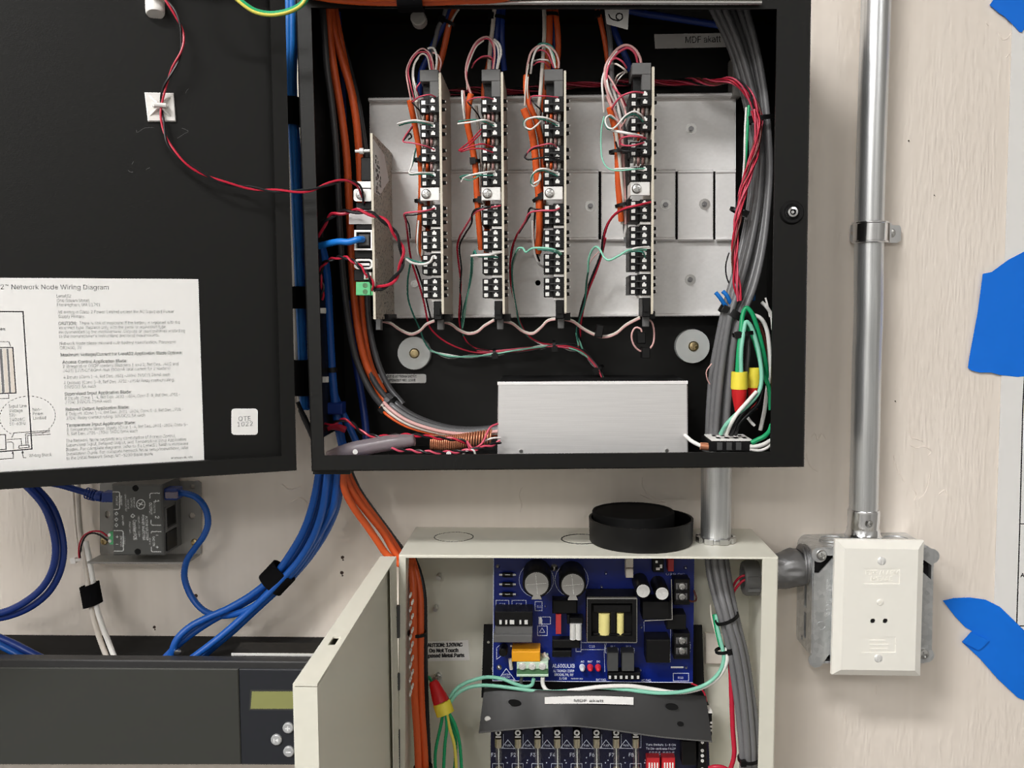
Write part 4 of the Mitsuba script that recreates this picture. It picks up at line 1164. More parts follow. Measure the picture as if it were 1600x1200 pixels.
hookup(0, 'seventh plug', 'white', [(635, 405, .085), (645, 411, .092), (660, 413, .097), (671, 410, .098), E_(676.5, 401)], 1.0)
hookup(0, 'seventh plug', 'teal', [(635, 403, .084), (648, 408, .09), (658, 411, .092), (668, 411, .088)], .8)
hookup(0, 'seventh plug', 'teal', [(641, 412, .07), (637, 440, .055), (638, 468, .045), (646, 492, .04), (655, 512, .032), (664, 535, .026), (674, 548, .024), (700, 556, .022), (740, 557, .022), (772, 553, .022)], .75, tag='')
hookup(0, 'seventh plug', 'black', [(648, 410, .06), (655, 430, .05), (664, 460, .046), (670, 485, .042), (676, 510, .036)], .7)
# second blade
hookup(1, 'top plug', 'pink_red', [(730, 158, .086), (742, 153, .096), (758, 152, .098), E_(771, 155)])
hookup(1, 'top plug', 'black', [(731, 160, .086), (738, 168, .090), (746, 178, .084), (750, 186, .076)])
hookup(1, 'second plug', 'white', [(715.5, 193.5, .09), (735, 191, .096), (756, 187.5, .099), E_(772, 192.5)], .75)
hookup(1, 'second plug', 'teal', [(716, 190, .088), (728, 188, .09), (740, 187, .09), (756, 190, .096), E_(772, 197)])
hookup(1, 'third plug', 'red', [(752, 202, .086), (735, 220, .090), (717, 235.5, .096), (732, 230, .098), (752, 225, .099), E_(771, 230)])
hookup(1, 'third plug', 'red', [(754, 206, .08), (742, 218, .084), (730, 230, .088), (720, 237, .092), (735, 233, .094), (752, 232.5, .094), E_(770, 238)], .55)
hookup(1, 'fourth plug', 'white', [(721, 284, .088), (726, 277, .092), (745, 271.5, .098), (760, 269, .099), E_(773, 268)], .75)
hookup(1, 'fourth plug', 'teal', [(723, 281, .086), (719, 277, .09), (730, 273.5, .094), (745, 274, .095), E_(771, 274)])
hookup(1, 'fourth plug', 'mint', [(722, 279, .085), (735, 281.5, .09), (745, 277, .092), (752, 272, .09)])
hookup(1, 'fifth plug', 'pink_red', [(719, 368, .06), (733, 345, .08), (742, 332, .092), (755, 326.5, .098), E_(782, 321.5)], .75)
hookup(1, 'fifth plug', 'black', [(727, 365, .06), (737, 348, .08), (738, 334, .09), (744, 327, .096), (760, 324.5, .098), E_(775, 323.5)], .75)
hookup(1, 'fifth plug', 'red', [(719, 368, .06), (714.5, 385, .052), (717, 415, .046), (720, 440, .044), (718.5, 470, .042), (717.5, 500, .036), (722, 520, .028), (735, 540, .024), (760, 548, .023), (790, 549, .023)], .8)
hookup(1, 'fifth plug', 'black', [(727, 365, .06), (718, 385, .05), (721, 420, .046), (719, 450, .044), (721, 480, .04), (718, 510, .032), (725, 532, .026), (742, 546, .024)], .7)
hookup(1, 'seventh plug', 'white', [(737, 400, .085), (745, 399, .094), (765, 398, .098), E_(781, 394.5)], 1.0)
hookup(1, 'seventh plug', 'teal', [(740, 396, .08), (742, 392, .085), (746, 400, .092), (765, 401, .096), E_(778, 402)], .75)
hookup(1, 'seventh plug', 'teal', [(737, 401, .08), (735.5, 430, .06), (731, 458, .05), (724, 485, .042), (722, 510, .034), (724, 525, .028)], .75)
hookup(1, 'seventh plug', 'mint', [(739, 404, .078), (737, 432, .058), (729, 470, .048), (725, 500, .038), (723, 512, .034)], .5)
# third blade
hookup(2, 'top plug', 'pink_red', [(829, 163, .086), (830, 151.5, .092), (848, 150, .098), E_(872, 152)])
hookup(2, 'top plug', 'black', [(829, 155, .088), (838, 165, .09), (845, 172, .086), (845, 182, .078)])
hookup(2, 'second plug', 'white', [(846, 188, .095), (836, 198, .093), (828, 202, .09), (820, 197, .09), (822, 188, .094), (836, 183, .098), (852, 184, .099), E_(873, 193)], .75)
hookup(2, 'second plug', 'teal', [(844, 190, .092), (834, 200, .09), (826, 203, .088), (818, 194, .088), (824, 185, .092), (850, 187, .096), E_(872, 197)])
hookup(2, 'third plug', 'pink_red', [(820, 245, .09), (830, 232, .095), (845, 227, .098), (860, 224.5, .099), E_(870, 230)])
hookup(2, 'third plug', 'black', [(870, 232, .093), (850, 231, .096), (832, 233, .093), (820, 244, .092), (824, 249, .094), (845, 246.5, .097), E_(874, 246)], .7)
hookup(2, 'fourth plug', 'white', [(834, 287, .09), (844, 280, .092), (844, 272, .094), (840, 288, .088), (833, 291, .088), (830, 281, .09), (836, 268, .095), (848, 263.5, .099), E_(872, 271)], .75)
hookup(2, 'fourth plug', 'teal', [(833, 290, .088), (829.5, 284, .09), (834, 271, .094), (848, 266.5, .096), E_(871, 275)])
hookup(2, 'fifth plug', 'pink_red', [(808, 366, .065), (820, 347, .08), (829, 332, .094), (848, 329, .099), (865, 329, .099), E_(874, 325.5)], .75)
hookup(2, 'fifth plug', 'black', [(811, 364, .064), (822, 345, .078), (829, 325, .09), (836, 327, .092), (850, 328, .09)], .7)
hookup(2, 'fifth plug', 'red', [(808, 366, .065), (800, 388, .055), (797, 415, .048), (798.5, 445, .044), (805, 475, .04), (813, 505, .034), (826, 525, .027), (845, 536, .024), (866, 539, .023)], .8)
hookup(2, 'fifth plug', 'black', [(829, 335, .075), (820, 350, .07), (806, 370, .06), (800, 395, .052), (796, 420, .047)], .65)
hookup(2, 'seventh plug', 'mint', [(806, 394, .074), (811, 387.5, .08), (817, 388, .084), (822, 394, .09), (832, 388, .096), (850, 387.5, .099), (866, 390, .099), E_(877, 397)], .85)
hookup(2, 'seventh plug', 'teal', [(875, 400, .088), (870, 395, .094), (855, 391, .095), (840, 390, .09)], .6)
hookup(2, 'seventh plug', 'teal', [(806, 394, .074), (800, 415, .055), (801, 445, .046), (806, 478, .04), (813, 508, .034), (828, 528, .026), (850, 538, .023), (866, 541, .022)], .75)
hookup(2, 'seventh plug', 'white', [(811, 390, .074), (803, 412, .055), (800, 440, .046), (803, 470, .042), (810, 500, .035), (822, 522, .027), (846, 538, .024), (866, 543, .022)], .6)
# rightmost blade
hookup(3, 'top plug', 'pink_red', [(953, 178, .08), (960, 163, .09), (972, 150, .096), (988, 144, .098), E_(1005, 145)], .75)
hookup(3, 'second plug', 'white', [(964, 188, .086), (953, 180, .09), (946, 186, .092), (949, 198, .094), (957, 201, .096), (966, 194, .098), (977, 181, .099), (991, 174, .1), (1001, 179, .098), E_(1007, 188)], .7)
hookup(3, 'second plug', 'teal', [(960, 186, .084), (950, 182, .086), (945, 192, .09), (951, 202, .092), (960, 199, .095), (974, 186, .097), (990, 178, .098), E_(1005, 190)], .7)
hookup(3, 'second plug', 'white', [(956, 204, .09), (968, 206, .096), (984, 209, .098), E_(1003, 213)], 1.15)
hookup(3, 'third plug', 'pink_red', [(968, 226, .09), (970, 217, .094), (982, 213, .098), (996, 213.5, .098), E_(1009, 216)], .7)
hookup(3, 'third plug', 'pink_red', [(969, 223, .088), (974, 227, .094), (988, 227.5, .098), E_(1006, 223)], .7)
hookup(3, 'third plug', 'black', [(962, 222, .086), (966, 232, .092), (976, 236, .096), (992, 236, .096), E_(1005, 237)], .7)
hookup(3, 'fourth plug', 'mint', [(944, 182, .082), (940, 200, .084), (939, 225, .084), (941, 248, .086), (949, 262, .09), (962, 266.5, .094), (985, 265, .098), E_(1007, 263)], .6)
hookup(3, 'fourth plug', 'white', [(960, 264, .092), (985, 263, .096), E_(1006, 267)], .6)
hookup(3, 'fifth plug', 'red', [(941, 385, .06), (944, 368, .07), (951, 348, .08), (962, 334, .09), (978, 325, .097), (998, 320.5, .099), E_(1017, 316)], .95)
hookup(3, 'fifth plug', 'black', [(940, 392, .058), (942, 372, .068), (949, 350, .078), (960, 336, .086), (975, 328, .092), (990, 325, .092)], .8)
hookup(3, 'fifth plug', 'red', [(946, 372, .062), (941, 395, .052), (931, 425, .046), (919, 455, .042), (911, 485, .038), (907, 510, .033), (906, 530, .027), (902, 548, .024)], .85)
hookup(3, 'fifth plug', 'black', [(944, 378, .058), (936, 405, .05), (925, 432, .046), (914, 462, .042), (906, 490, .038), (903, 515, .032), (908, 535, .026)], .85)
hookup(3, 'seventh plug', 'mint', [(919, 425, .07), (920, 405, .078), (925, 391, .084), (932, 385.5, .09), (938, 391, .094), (944, 402, .096), (951, 406.5, .098), (966, 400, .099), (982, 391, .099), E_(1010, 390)], .85)
hookup(3, 'seventh plug', 'white', [(975, 396, .094), (990, 388.5, .098), E_(1014, 385.5)], .8)
hookup(3, 'seventh plug', 'teal', [(1008, 402, .089), (1004, 394, .095), (988, 393, .095), (975, 397, .09)], .6)
hookup(3, 'seventh plug', 'teal', [(919, 425, .07), (916, 445, .05), (914, 470, .044), (906, 498, .037), (901, 520, .03), (907, 540, .025), (925, 560, .022), (938, 580, .024)], .8)
hookup(3, 'seventh plug', 'salmon', [(936, 393, .066), (925, 405, .062), (919, 418, .058), (918, 440, .05), (917, 456, .044)], .45)

# sheathed field cables beside the blades and the loops into the header sockets
def blade_cable(i, col, L, r, what):
    cable('field_cable', L, r, col, what + ' beside the %s blade board' % ORD[i], 'cable', 'sheathed cables beside the %s blade board' % ORD[i], 7, 10)


blade_cable(0, 'orange', [(640, 157, .082), (644, 175, .078), (649, 200, .07), (655, 235, .065), (658, 275, .06), (657, 330, .058), (654, 380, .05), (660, 405, .046)], 2.3, 'orange cable with its sheath cut open')
blade_cable(0, 'ivory', [(650, 158, .08), (655, 180, .072), (662, 215, .064), (663, 260, .06), (664, 330, .056), (660, 400, .05)], 1.3, 'ivory cable')
blade_cable(0, 'orange', [(670, 165, .05), (669, 220, .05), (668, 280, .05), (668, 350, .05), (668, 385, .046)], 2.2, 'second orange cable half hidden')
blade_cable(0, 'salmon', [(661, 155, .074), (662, 190, .062), (662, 230, .058), (661, 280, .056)], 1.3, 'pinkish cable')
blade_cable(0, 'white', [(654, 345, .06), (652, 375, .064), (653, 395, .062), (657, 405, .058)], .9, 'white wire loop')
blade_cable(1, 'orange', [(736, 146, .082), (732, 165, .08), (730, 190, .076), (737, 225, .07), (743, 262, .066), (745, 300, .064), (748, 345, .06), (752, 390, .054)], 2.5, 'orange cable with its sheath cut open')
blade_cable(1, 'salmon', [(724, 142, .08), (726, 165, .08), (727, 186, .078), (732, 205, .07)], 1.1, 'pinkish wire')
blade_cable(1, 'orange', [(760, 165, .052), (762, 220, .052), (762, 300, .05), (760, 395, .046)], 2.2, 'second orange cable half hidden')
blade_cable(1, 'ivory', [(744, 165, .07), (748, 205, .064), (752, 250, .06), (753, 320, .056)], 1.3, 'ivory cable')
blade_cable(2, 'orange', [(818, 170, .084), (828, 195, .08), (834, 225, .074), (838, 262, .07), (842, 310, .066), (843, 355, .06), (841, 395, .05)], 2.8, 'orange cable with its sheath cut open')
blade_cable(2, 'orange', [(822, 118, .08), (822, 140, .082), (828, 165, .08), (838, 190, .074), (846, 225, .066), (849, 275, .062), (848, 330, .058)], 2.2, 'second orange cable')
blade_cable(2, 'red', [(853, 165, .06), (855, 200, .058), (855, 245, .056)], 1.6, 'red cable')
blade_cable(2, 'ivory', [(850, 12, .07), (850.5, 50, .075), (848, 95, .078), (844, 150, .076), (841, 180, .07), (846, 215, .062), (847, 300, .055), (845, 380, .05), (840, 402, .046)], 1.6, 'ivory cable')
blade_cable(2, 'white', [(832, 345, .06), (833, 375, .055), (836, 398, .052), (842, 412, .048), (852, 418, .04)], 1.0, 'white wire')
blade_cable(2, 'black', [(836, 330, .06), (834, 370, .054), (838, 396, .05), (843, 408, .046)], .8, 'black wire')
blade_cable(3, 'orange', [(952, 168, .084), (958, 190, .08), (964, 215, .076), (965, 250, .072), (966, 290, .068), (969, 325, .064), (971, 345, .06)], 2.4, 'orange cable with its sheath cut open')
blade_cable(3, 'salmon', [(948, 150, .082), (962, 180, .08), (970, 200, .077), (973, 235, .072), (975, 290, .066), (977, 350, .058)], 1.4, 'pinkish cable')
blade_cable(3, 'white', [(955, 130, .078), (965, 165, .076), (972, 205, .072), (974, 260, .066), (976, 310, .062), (978, 355, .056), (976, 370, .052)], 1.3, 'white cable')
blade_cable(3, 'grey', [(948, 25, .06), (953, 60, .07), (955, 95, .074), (958, 140, .072), (972, 190, .066), (979, 240, .062), (981, 300, .058), (977, 350, .054), (979, 378, .05)], 2.0, 'grey cable')
blade_cable(3, 'ivory', [(962, 205, .08), (967, 240, .076), (971, 280, .07), (973, 330, .062), (972, 350, .058)], 1.4, 'ivory cable')


for i in range(4):
    xe_, a0, a1 = BLADES[i][:3]
    for g, (ya, yb_) in enumerate(((173, 193), (211, 230), (250, 269))):
        for j, (dx, c) in enumerate(((-27, 'ivory'), (-21, 'orange'), (-14, 'salmon'), (-8, 'white'))):
            c = (c, 'salmon', 'orange', 'ivory')[(i + g) % 4] if j == 1 else c
            x = xe_ + dx
            cable('short_lead', [(x, ya + a0, .074), (x + .6, (ya + yb_) / 2 + a0, .080), (x + .2, yb_ + a0, .074)], 1.15 if j else .9, c,
                  'short %s lead showing between plugs %s of the %s blade board' % ({'ivory': 'ivory', 'orange': 'orange', 'salmon': 'pinkish', 'white': 'white'}[c], ('one and two', 'two and three', 'three and four')[g], ORD[i]), 'wire', 'short leads between the plugs of the %s blade board' % ORD[i], 5, 8)


def loops(i, col, L, r=.68, tag=''):
    cable('header_wire', [(p[0], p[1], p[2] if len(p) > 2 else .086) for p in L], r, col, tag + {'salmon': 'pinkish', 'white': 'white', 'pink_red': 'red', 'ivory': 'ivory', 'teal': 'dark green', 'mint': 'pale green', 'orange': 'orange', 'brown': 'brown'}[col] + ' wire looping into the top socket of the %s blade board' % ORD[i], 'wire', 'wire loops on top of the %s blade board' % ORD[i])


loops(0, 'salmon', [(643, 160, .082), (638, 135), (635, 112), (639, 98), (648, 84), (660, 76), (670, 82), (676, 96), (677.5, 110, .084)])
loops(0, 'pink_red', [(647, 155, .08), (641, 130), (638, 110), (645, 92), (655, 82), (666, 82), (672, 92), (675, 110, .084)], .6)
loops(0, 'ivory', [(650, 152, .08), (645, 125), (645, 108), (650, 94), (660, 84), (667, 88), (672, 110, .084)])
loops(0, 'white', [(653, 152, .08), (649, 135), (646, 118), (648, 100), (654, 90)])
loops(0, 'white', [(668, 76), (676, 74.5), (681, 82), (682.5, 95), (681, 110, .084)], .9)
loops(0, 'salmon', [(676, 82), (684, 86), (689, 97), (687, 111, .082)])
loops(0, 'pink_red', [(655, 150, .078), (651, 138), (656, 130), (661, 126, .07)], .6)
loops(0, 'mint', [(648, 156, .078), (646, 148, .08), (651, 140, .08), (650, 130, .08)], .6)
loops(1, 'salmon', [(736, 147, .082), (728, 120), (729, 100), (736, 80), (746, 64), (760, 57.5), (769, 63), (773, 80), (771, 108, .084)], .85)
loops(1, 'pink_red', [(733, 143, .08), (729, 118), (732, 96), (740, 76), (752, 63), (762, 60.5), (770, 70), (772, 85), (769.5, 108, .084)], .6)
loops(1, 'ivory', [(730, 140, .08), (729, 115), (737, 88), (745, 72), (756, 63)], .6)
loops(1, 'white', [(772, 61), (780, 69), (783, 82), (780, 95), (777, 108, .084)], .9)
loops(1, 'white', [(771, 64), (777, 72), (779, 85), (776, 108, .084)], .8)
loops(1, 'pink_red', [(737, 106, .078), (744, 95), (755, 88), (767, 89), (771, 100, .08)], .6)
loops(1, 'white', [(722, 142, .08), (723, 160), (726, 185, .08)], .9)
loops(1, 'brown', [(738, 100, .07), (748, 92, .07), (760, 90, .072), (770, 94, .075)], .6)
loops(2, 'salmon', [(822, 120, .08), (825, 98), (831, 80), (842, 72), (858, 73), (868, 82), (873, 96), (873, 106, .084)], .9)
loops(2, 'teal', [(838, 75, .084), (843, 69), (851, 68), (860, 71), (866, 78, .086)], .8)
loops(2, 'white', [(829, 115, .08), (832, 95), (838, 78), (848, 70.5), (858, 76), (864, 92), (868, 106, .084)], .9)
loops(2, 'mint', [(850, 71), (860, 78), (866, 90), (867.5, 106, .084)], .7)
loops(2, 'pink_red', [(836, 82, .082), (845, 78), (854, 82), (861, 95), (865, 106, .084)], .6)
loops(2, 'pink_red', [(833, 102, .078), (841, 97), (850, 97), (858, 106, .08)], .6)
loops(2, 'white', [(835, 95, .08), (845, 93), (855, 94), (860, 98, .08)], .7)
loops(2, 'ivory', [(820, 165, .082), (821, 140), (823, 118), (826, 100)], .7)
loops(2, 'ivory', [(826, 165, .08), (824, 140), (825, 120)], .6)
loops(3, 'salmon', [(955, 165, .08), (946, 130), (946, 105), (955, 88), (968, 74), (980, 70.5), (992, 77), (1000, 90), (1002, 101, .084)], 1.1)
loops(3, 'pink_red', [(958, 160, .078), (948, 128), (950, 105), (960, 88), (972, 78), (982, 75), (992, 83), (997, 101, .082)], 1.0)
loops(3, 'white', [(962, 165, .078), (950, 135), (948, 112), (954, 94), (964, 80)], .9)
loops(3, 'pink_red', [(946, 108, .076), (953, 96), (962, 91), (972, 96), (979, 106, .08)], .8)
loops(3, 'ivory', [(954, 100, .074), (965, 101), (975, 108), (979, 113, .08)], .8)
loops(3, 'ivory', [(960, 130, .07), (965, 118), (975, 112, .076)], .6)
loops(3, 'white', [(962, 132, .07), (968, 122), (977, 113, .076)], .5)
loops(3, 'salmon', [(970, 200, .078), (978, 185), (976, 170), (968, 150), (958, 130), (950, 118)], .8)
loops(3, 'white', [(944, 175, .08), (942, 150), (941, 125), (946, 108)], .9)
loops(3, 'pink_red', [(978, 165, .076), (970, 150), (962, 140), (955, 132, .07)], .8)

# cables coming down from the top of the cabinet
def drop(i, col, L, r):
    nm = {'deep_blue': 'dark blue', 'ivory': 'ivory', 'grey': 'grey', 'orange': 'orange', 'deep_blue2': 'right dark blue', 'orange2': 'right orange'}[col]
    col = col.rstrip('2')
    cable('drop_cable', L, r, col, '%s cable coming down from the cabinet top to the %s blade board' % (nm, ORD[i]), 'cable', 'cables coming down to the %s blade board' % ORD[i], 7, 10)


drop(0, 'grey', [(699, 6, .07), (693, 25, .07), (684, 45, .068), (679, 68, .066), (672, 95, .062)], 1.7)
drop(0, 'deep_blue', [(704, 6, .066), (696, 30, .066), (682, 60, .062), (668, 90, .058), (658, 115, .055), (656, 150, .05)], 2.6)
drop(0, 'orange', [(716, 4, .066), (704, 30, .066), (697, 60, .062), (690, 90, .058), (680, 120, .054), (672, 150, .05)], 2.6)
drop(0, 'ivory', [(722, 6, .07), (708, 28, .07), (701, 42, .068)], .9)
drop(1, 'ivory', [(773, 6, .07), (770, 40, .07), (766, 75, .068), (764, 110, .064), (761, 150, .06)], 1.7)
drop(1, 'deep_blue', [(778, 6, .066), (776, 40, .066), (772, 90, .06), (764, 140, .055)], 2.4)
drop(1, 'deep_blue2', [(786, 6, .064), (784, 40, .064), (785, 80, .06), (788, 110, .055)], 2.4)
drop(1, 'orange', [(781, 6, .062), (778, 40, .062), (766, 90, .056), (756, 140, .052), (758, 170, .05)], 2.2)
drop(2, 'orange', [(858, 4, .062), (858, 50, .062), (856, 100, .058), (851, 150, .054), (849, 175, .05)], 2.8)
drop(2, 'deep_blue', [(864, 4, .058), (866, 50, .058), (866, 90, .054), (862, 130, .05)], 2.2)
drop(2, 'orange2', [(866, 4, .062), (871, 45, .062), (872, 80, .058), (868, 110, .052)], 2.3)
drop(3, 'orange', [(930, 2, .06), (939, 35, .062), (945, 65, .06), (950, 100, .056)], 2.0)
drop(3, 'deep_blue', [(952, 20, .05), (963, 55, .052), (976, 85, .05), (986, 110, .046)], 2.6)
drop(3, 'deep_blue2', [(960, 10, .04), (1000, 20, .04), (1040, 26, .04), (1090, 34, .04), (1130, 40, .04)], 3.0)
TIES = 'black cable tie on the cables '
def tied(label, *a, **kw):
    t = thing('cable_tie', label, 'cable tie')
    m = tie(*a, **kw)
    part(t, 'strap', m[0], 'black_plastic', 40)
    if len(m) > 1: part(t, 'head', m[1], 'black_plastic', False)


tied(TIES + 'above the leftmost blade board', 699, 36, .067, -6, 15, .0060, .0040)
tied(TIES + 'above the second blade board', 777, 28, .066, -1, 15, .0062, .0045)
tied(TIES + 'above the third blade board', 858, 24, .064, 1, 15, .0062, .0045)
tied(TIES + 'above the rightmost blade board', 940, 22, .062, 5, 15, .0058, .0045)
tied('black cable tie on the orange cable of the second blade board', 743, 252, .067, 1, 15, .0026, .0026)
tied('black cable tie beside the screw of the second blade board', 747, 313, .064, 1, 15, .0030, .0028, side=-1)
tied('black cable tie below the screw of the leftmost blade board', 656, 314, .060, 0, 15, .0034, .0032, side=-1)
tied('black cable tie below the screw of the third blade board', 841, 310, .066, 8, 15, .0038, .0032, side=-1)
tied('black cable tie at the third plug of the rightmost blade board', 966, 237, .075, 1, 15, .0062, .005, side=-1)
tied('black cable tie below the screw of the rightmost blade board', 974, 320, .064, 3, 15, .0056, .005, side=-1)
tied('black cable tie at the third plug of the leftmost blade board', 655, 250, .064, 1, 15, .0036, .0034, side=-1)

# the run of thin wires along the bottom
def low(col, L, r, lab):
    cable('bottom_wire', L, r, col, lab, 'wire', 'thin wires along the bottom of the mounting plate')


tb_ = [(672, 548), (700, 556), (735, 557.5), (775, 552.5), (815, 546), (845, 542), (866, 540), (890, 544), (910, 552), (925, 566), (938, 583), (946, 596)]
BW = 'wire of the bottom run under the mounting plate'
for j, (c, dy, o) in enumerate((('white', -1.8, .024), ('teal', 1.6, .022), ('mint', .2, .026), ('white', 3.0, .02))):
    low(c, [(x, y + dy * (1 if k % 2 else -.6), o + (.002 if k % 3 else 0)) for k, (x, y) in enumerate(tb_)], .75, {'white': 'white ', 'teal': 'dark green ', 'mint': 'pale green '}[c] + BW)
for j, (c, dy) in enumerate((('red', 0), ('pink_red', 3), ('black', -2))):
    low(c, [(745, 548 + dy, .024), (790, 550 - dy, .025), (830, 546 - dy, .026), (866, 540 + dy * .5, .028), (888, 541 + dy, .028), (908, 548 + dy, .027), (924, 562 + dy, .027), (936, 578 + dy, .03), (943, 596, .03)], .75, {'red': 'red ', 'pink_red': 'pinkish red ', 'black': 'black '}[c] + BW)
low('black', [(866, 538, .024), (900, 538, .024), (915, 548, .024), (930, 566, .024), (942, 580, .026)], .7, 'upper black ' + BW)
for j, L in enumerate(([(904, 540, .026), (902, 530, .027), (900, 520, .03)], [(910, 545, .026), (906, 532, .027), (904, 515, .03)])):
    low('mint', L, .7, 'pale green ' + BW)
tied('black cable tie in the middle of the bottom wire run', 866, 540, .0245, 15, -1, .0036, .0036)
tied('black cable tie where the bottom wire run enters the aluminium cover', 935, 576, .026, 9, 13, .0040, .0036)
tied('black cable tie left in the bottom wire run', 773, 552, .0235, 15, -2, .0030, .0030)


def jumper(col, L, lab, r=1.0):
    cable('jumper_wire', L, r, col, lab, 'wire', 'jumper wires between the bottom plugs')


JW = 'jumper wire between the bottom plugs of the '
for dy, c in ((0, 'ivory'), (2.2, 'salmon')):
    nm = 'ivory ' if c == 'ivory' else 'pinkish '
    jumper(c, [(596, 500 + dy, .06), (610, 504 + dy, .06), (625, 514 + dy, .06), (642, 521 + dy, .062), (656, 516 + dy, .066), (666, 506 + dy, .07), (679, 500 + dy, .072)], nm + JW + 'processor board and the leftmost blade board', .8)
    jumper(c, [(690, 501 + dy, .068), (704, 505 + dy, .064), (718, 515 + dy, .06), (732, 520 + dy, .06), (746, 517 + dy, .064), (757, 508 + dy, .068), (772, 499 + dy, .072)], nm + JW + 'leftmost and second blade boards', .8)
    jumper(c, [(786, 500 + dy, .068), (800, 504 + dy, .064), (818, 517 + dy, .06), (832, 520 + dy, .062), (845, 511 + dy, .066), (856, 500 + dy, .07), (868, 497 + dy, .072)], nm + JW + 'second and third blade boards', .8)
    jumper(c, [(880, 497 + dy, .07), (895, 501 + dy, .066), (912, 513 + dy, .062), (930, 522 + dy, .06), (945, 525 + dy, .06), (962, 520 + dy, .063), (978, 507 + dy, .068), (1000, 495 + dy, .074)], nm + JW + 'third and rightmost blade boards', .9)
jumper('salmon', [(1008, 496, .07), (1018, 503, .07), (1022, 520, .07), (1020, 538, .07), (1012, 547, .07), (1002, 549, .07), (991, 540, .072), (987, 523, .074), (993, 512, .074), (1001, 514, .074), (1003, 520, .073)], 'pinkish loose jumper loop below the rightmost blade board', .8)
ld = thing('loose_plug', 'small black loose plug hanging in the wire loop below the rightmost blade board', 'plug')
part(ld, 'body', [box(1003, 543, 1016, 560, .078, .066, .0006)], 'black_plastic', False)
part(ld, 'clip', [box(996, 519, 1009, 537, .076, .068, .0006)], 'black_plastic', False)
fc = thing('flat_clip', 'small black clip on the jumper wire between the third and rightmost boards', 'clip')
part(fc, 'body', prism([(933, 507), (944, 509), (941, 528), (929, 526)], .068, .056, .0006), 'black_plastic', False)

# ================================================================== left side of the black cabinet
SC = 'cables down the left inside of the black cabinet'
def side(col, L, r, lab):
    if col == 'orange':
        L = [(x, y, o - .006 * min(max((520 - y) / 100.0, 0), 1) * min(max((x - 514) / 24.0, 0), 1)) for x, y, o in L]
    cable('riser_cable', L, r, col, lab, 'cable', SC, 8, 10)


side('dark_grey', [(503, 8, .085), (506, 40, .085), (510, 100, .082), (518, 160, .08), (524, 220, .078), (528, 290, .075), (531, 360, .07), (536, 430, .065), (544, 500, .06), (556, 560, .055), (580, 612, .055), (604, 642, .055)], 2.6, 'dark grey cable at the far left inside the black cabinet')
side('orange', [(512, 6, .078), (514, 50, .075), (522, 110, .073), (532, 170, .072), (541, 240, .07), (545, 310, .066), (548, 380, .06), (552, 450, .056), (560, 520, .05), (572, 570, .047), (592, 610, .047), (606, 636, .05)], 3.2, 'left orange cable inside the black cabinet')
side('orange', [(516, 6, .07), (521, 45, .07), (535, 95, .068), (548, 140, .066), (556, 185, .064), (561, 240, .06), (563, 300, .056), (562, 380, .05), (563, 450, .046), (568, 520, .042), (580, 575, .037), (600, 615, .039)], 3.2, 'middle orange cable inside the black cabinet')
side('orange', [(522, 6, .064), (530, 50, .064), (540, 100, .06), (552, 150, .058), (560, 190, .054), (566, 250, .048), (570, 310, .04)], 2.6, 'right orange cable inside the black cabinet')
side('dark_grey', [(524, 30, .046), (547, 110, .044), (560, 165, .05), (568, 215, .048), (574, 260, .044), (578, 330, .04), (574, 420, .04), (576, 500, .04), (590, 565, .042), (608, 605, .045), (630, 632, .05)], 2.5, 'dark grey cable against the mounting plate')
side('dark_grey', [(552, 440, .05), (556, 500, .048), (566, 550, .046), (584, 595, .048), (608, 628, .05)], 2.5, 'short dark grey cable in the lower left bundle')
side('deep_blue', [(527, 8, .035), (532, 70, .035), (536, 150, .035), (540, 260, .035)], 2.4, 'dark blue cable in the upper left corner of the black cabinet')
side('blue', [(500, 380, .075), (506, 400, .07), (511, 440, .065), (514, 500, .062), (517, 560, .06), (521, 610, .06), (526, 650, .06), (534, 690, .06), (540, 712, .058)], 3.6, 'blue network cable down the left inside edge')
side('blue', [(500, 430, .06), (503, 500, .055), (510, 570, .055), (524, 620, .052), (545, 665, .05), (560, 700, .05), (562, 716, .05)], 3.0, 'second blue network cable in the lower left corner')
side('deep_blue', [(545, 470, .025), (552, 540, .028), (560, 590, .03), (568, 640, .034), (572, 680, .04), (570, 716, .045)], 3.2, 'dark blue cable behind the lower left bundle')
# sheathed bundle that sweeps along the bottom to the cover
SW = 'cables that sweep along the bottom to the aluminium cover'
for col, dx, dy, o, r, nm in (('dark_grey', 6, -10, .056, 2.6, 'outer dark grey'), ('grey', 3, -4, .062, 2.2, 'grey'), ('salmon', 0, 1, .068, 1.5, 'pinkish'), ('ivory', -3, 5, .066, 1.5, 'ivory'), ('orange', -6, 9, .064, 1.3, 'orange')):
    cable('sweep_cable', [(600 + dx, 628 + dy, o - .008), (612 + dx, 640 + dy, o), (636 + dx * .6, 656 + dy, o + .002), (668, 668 + dy * .9, o + .002), (705, 676 + dy * .7, o), (745, 677 + dy * .6, o - .002), (790, 672 + dy * .6, o - .004)], r, col, nm + ' cable sweeping along the bottom to the aluminium cover', 'cable', SW, 8, 10)
tied('black cable tie on the bundle in the lower left of the black cabinet', 607, 632, .054, 10, 11, .0078, .0070, width=.003)

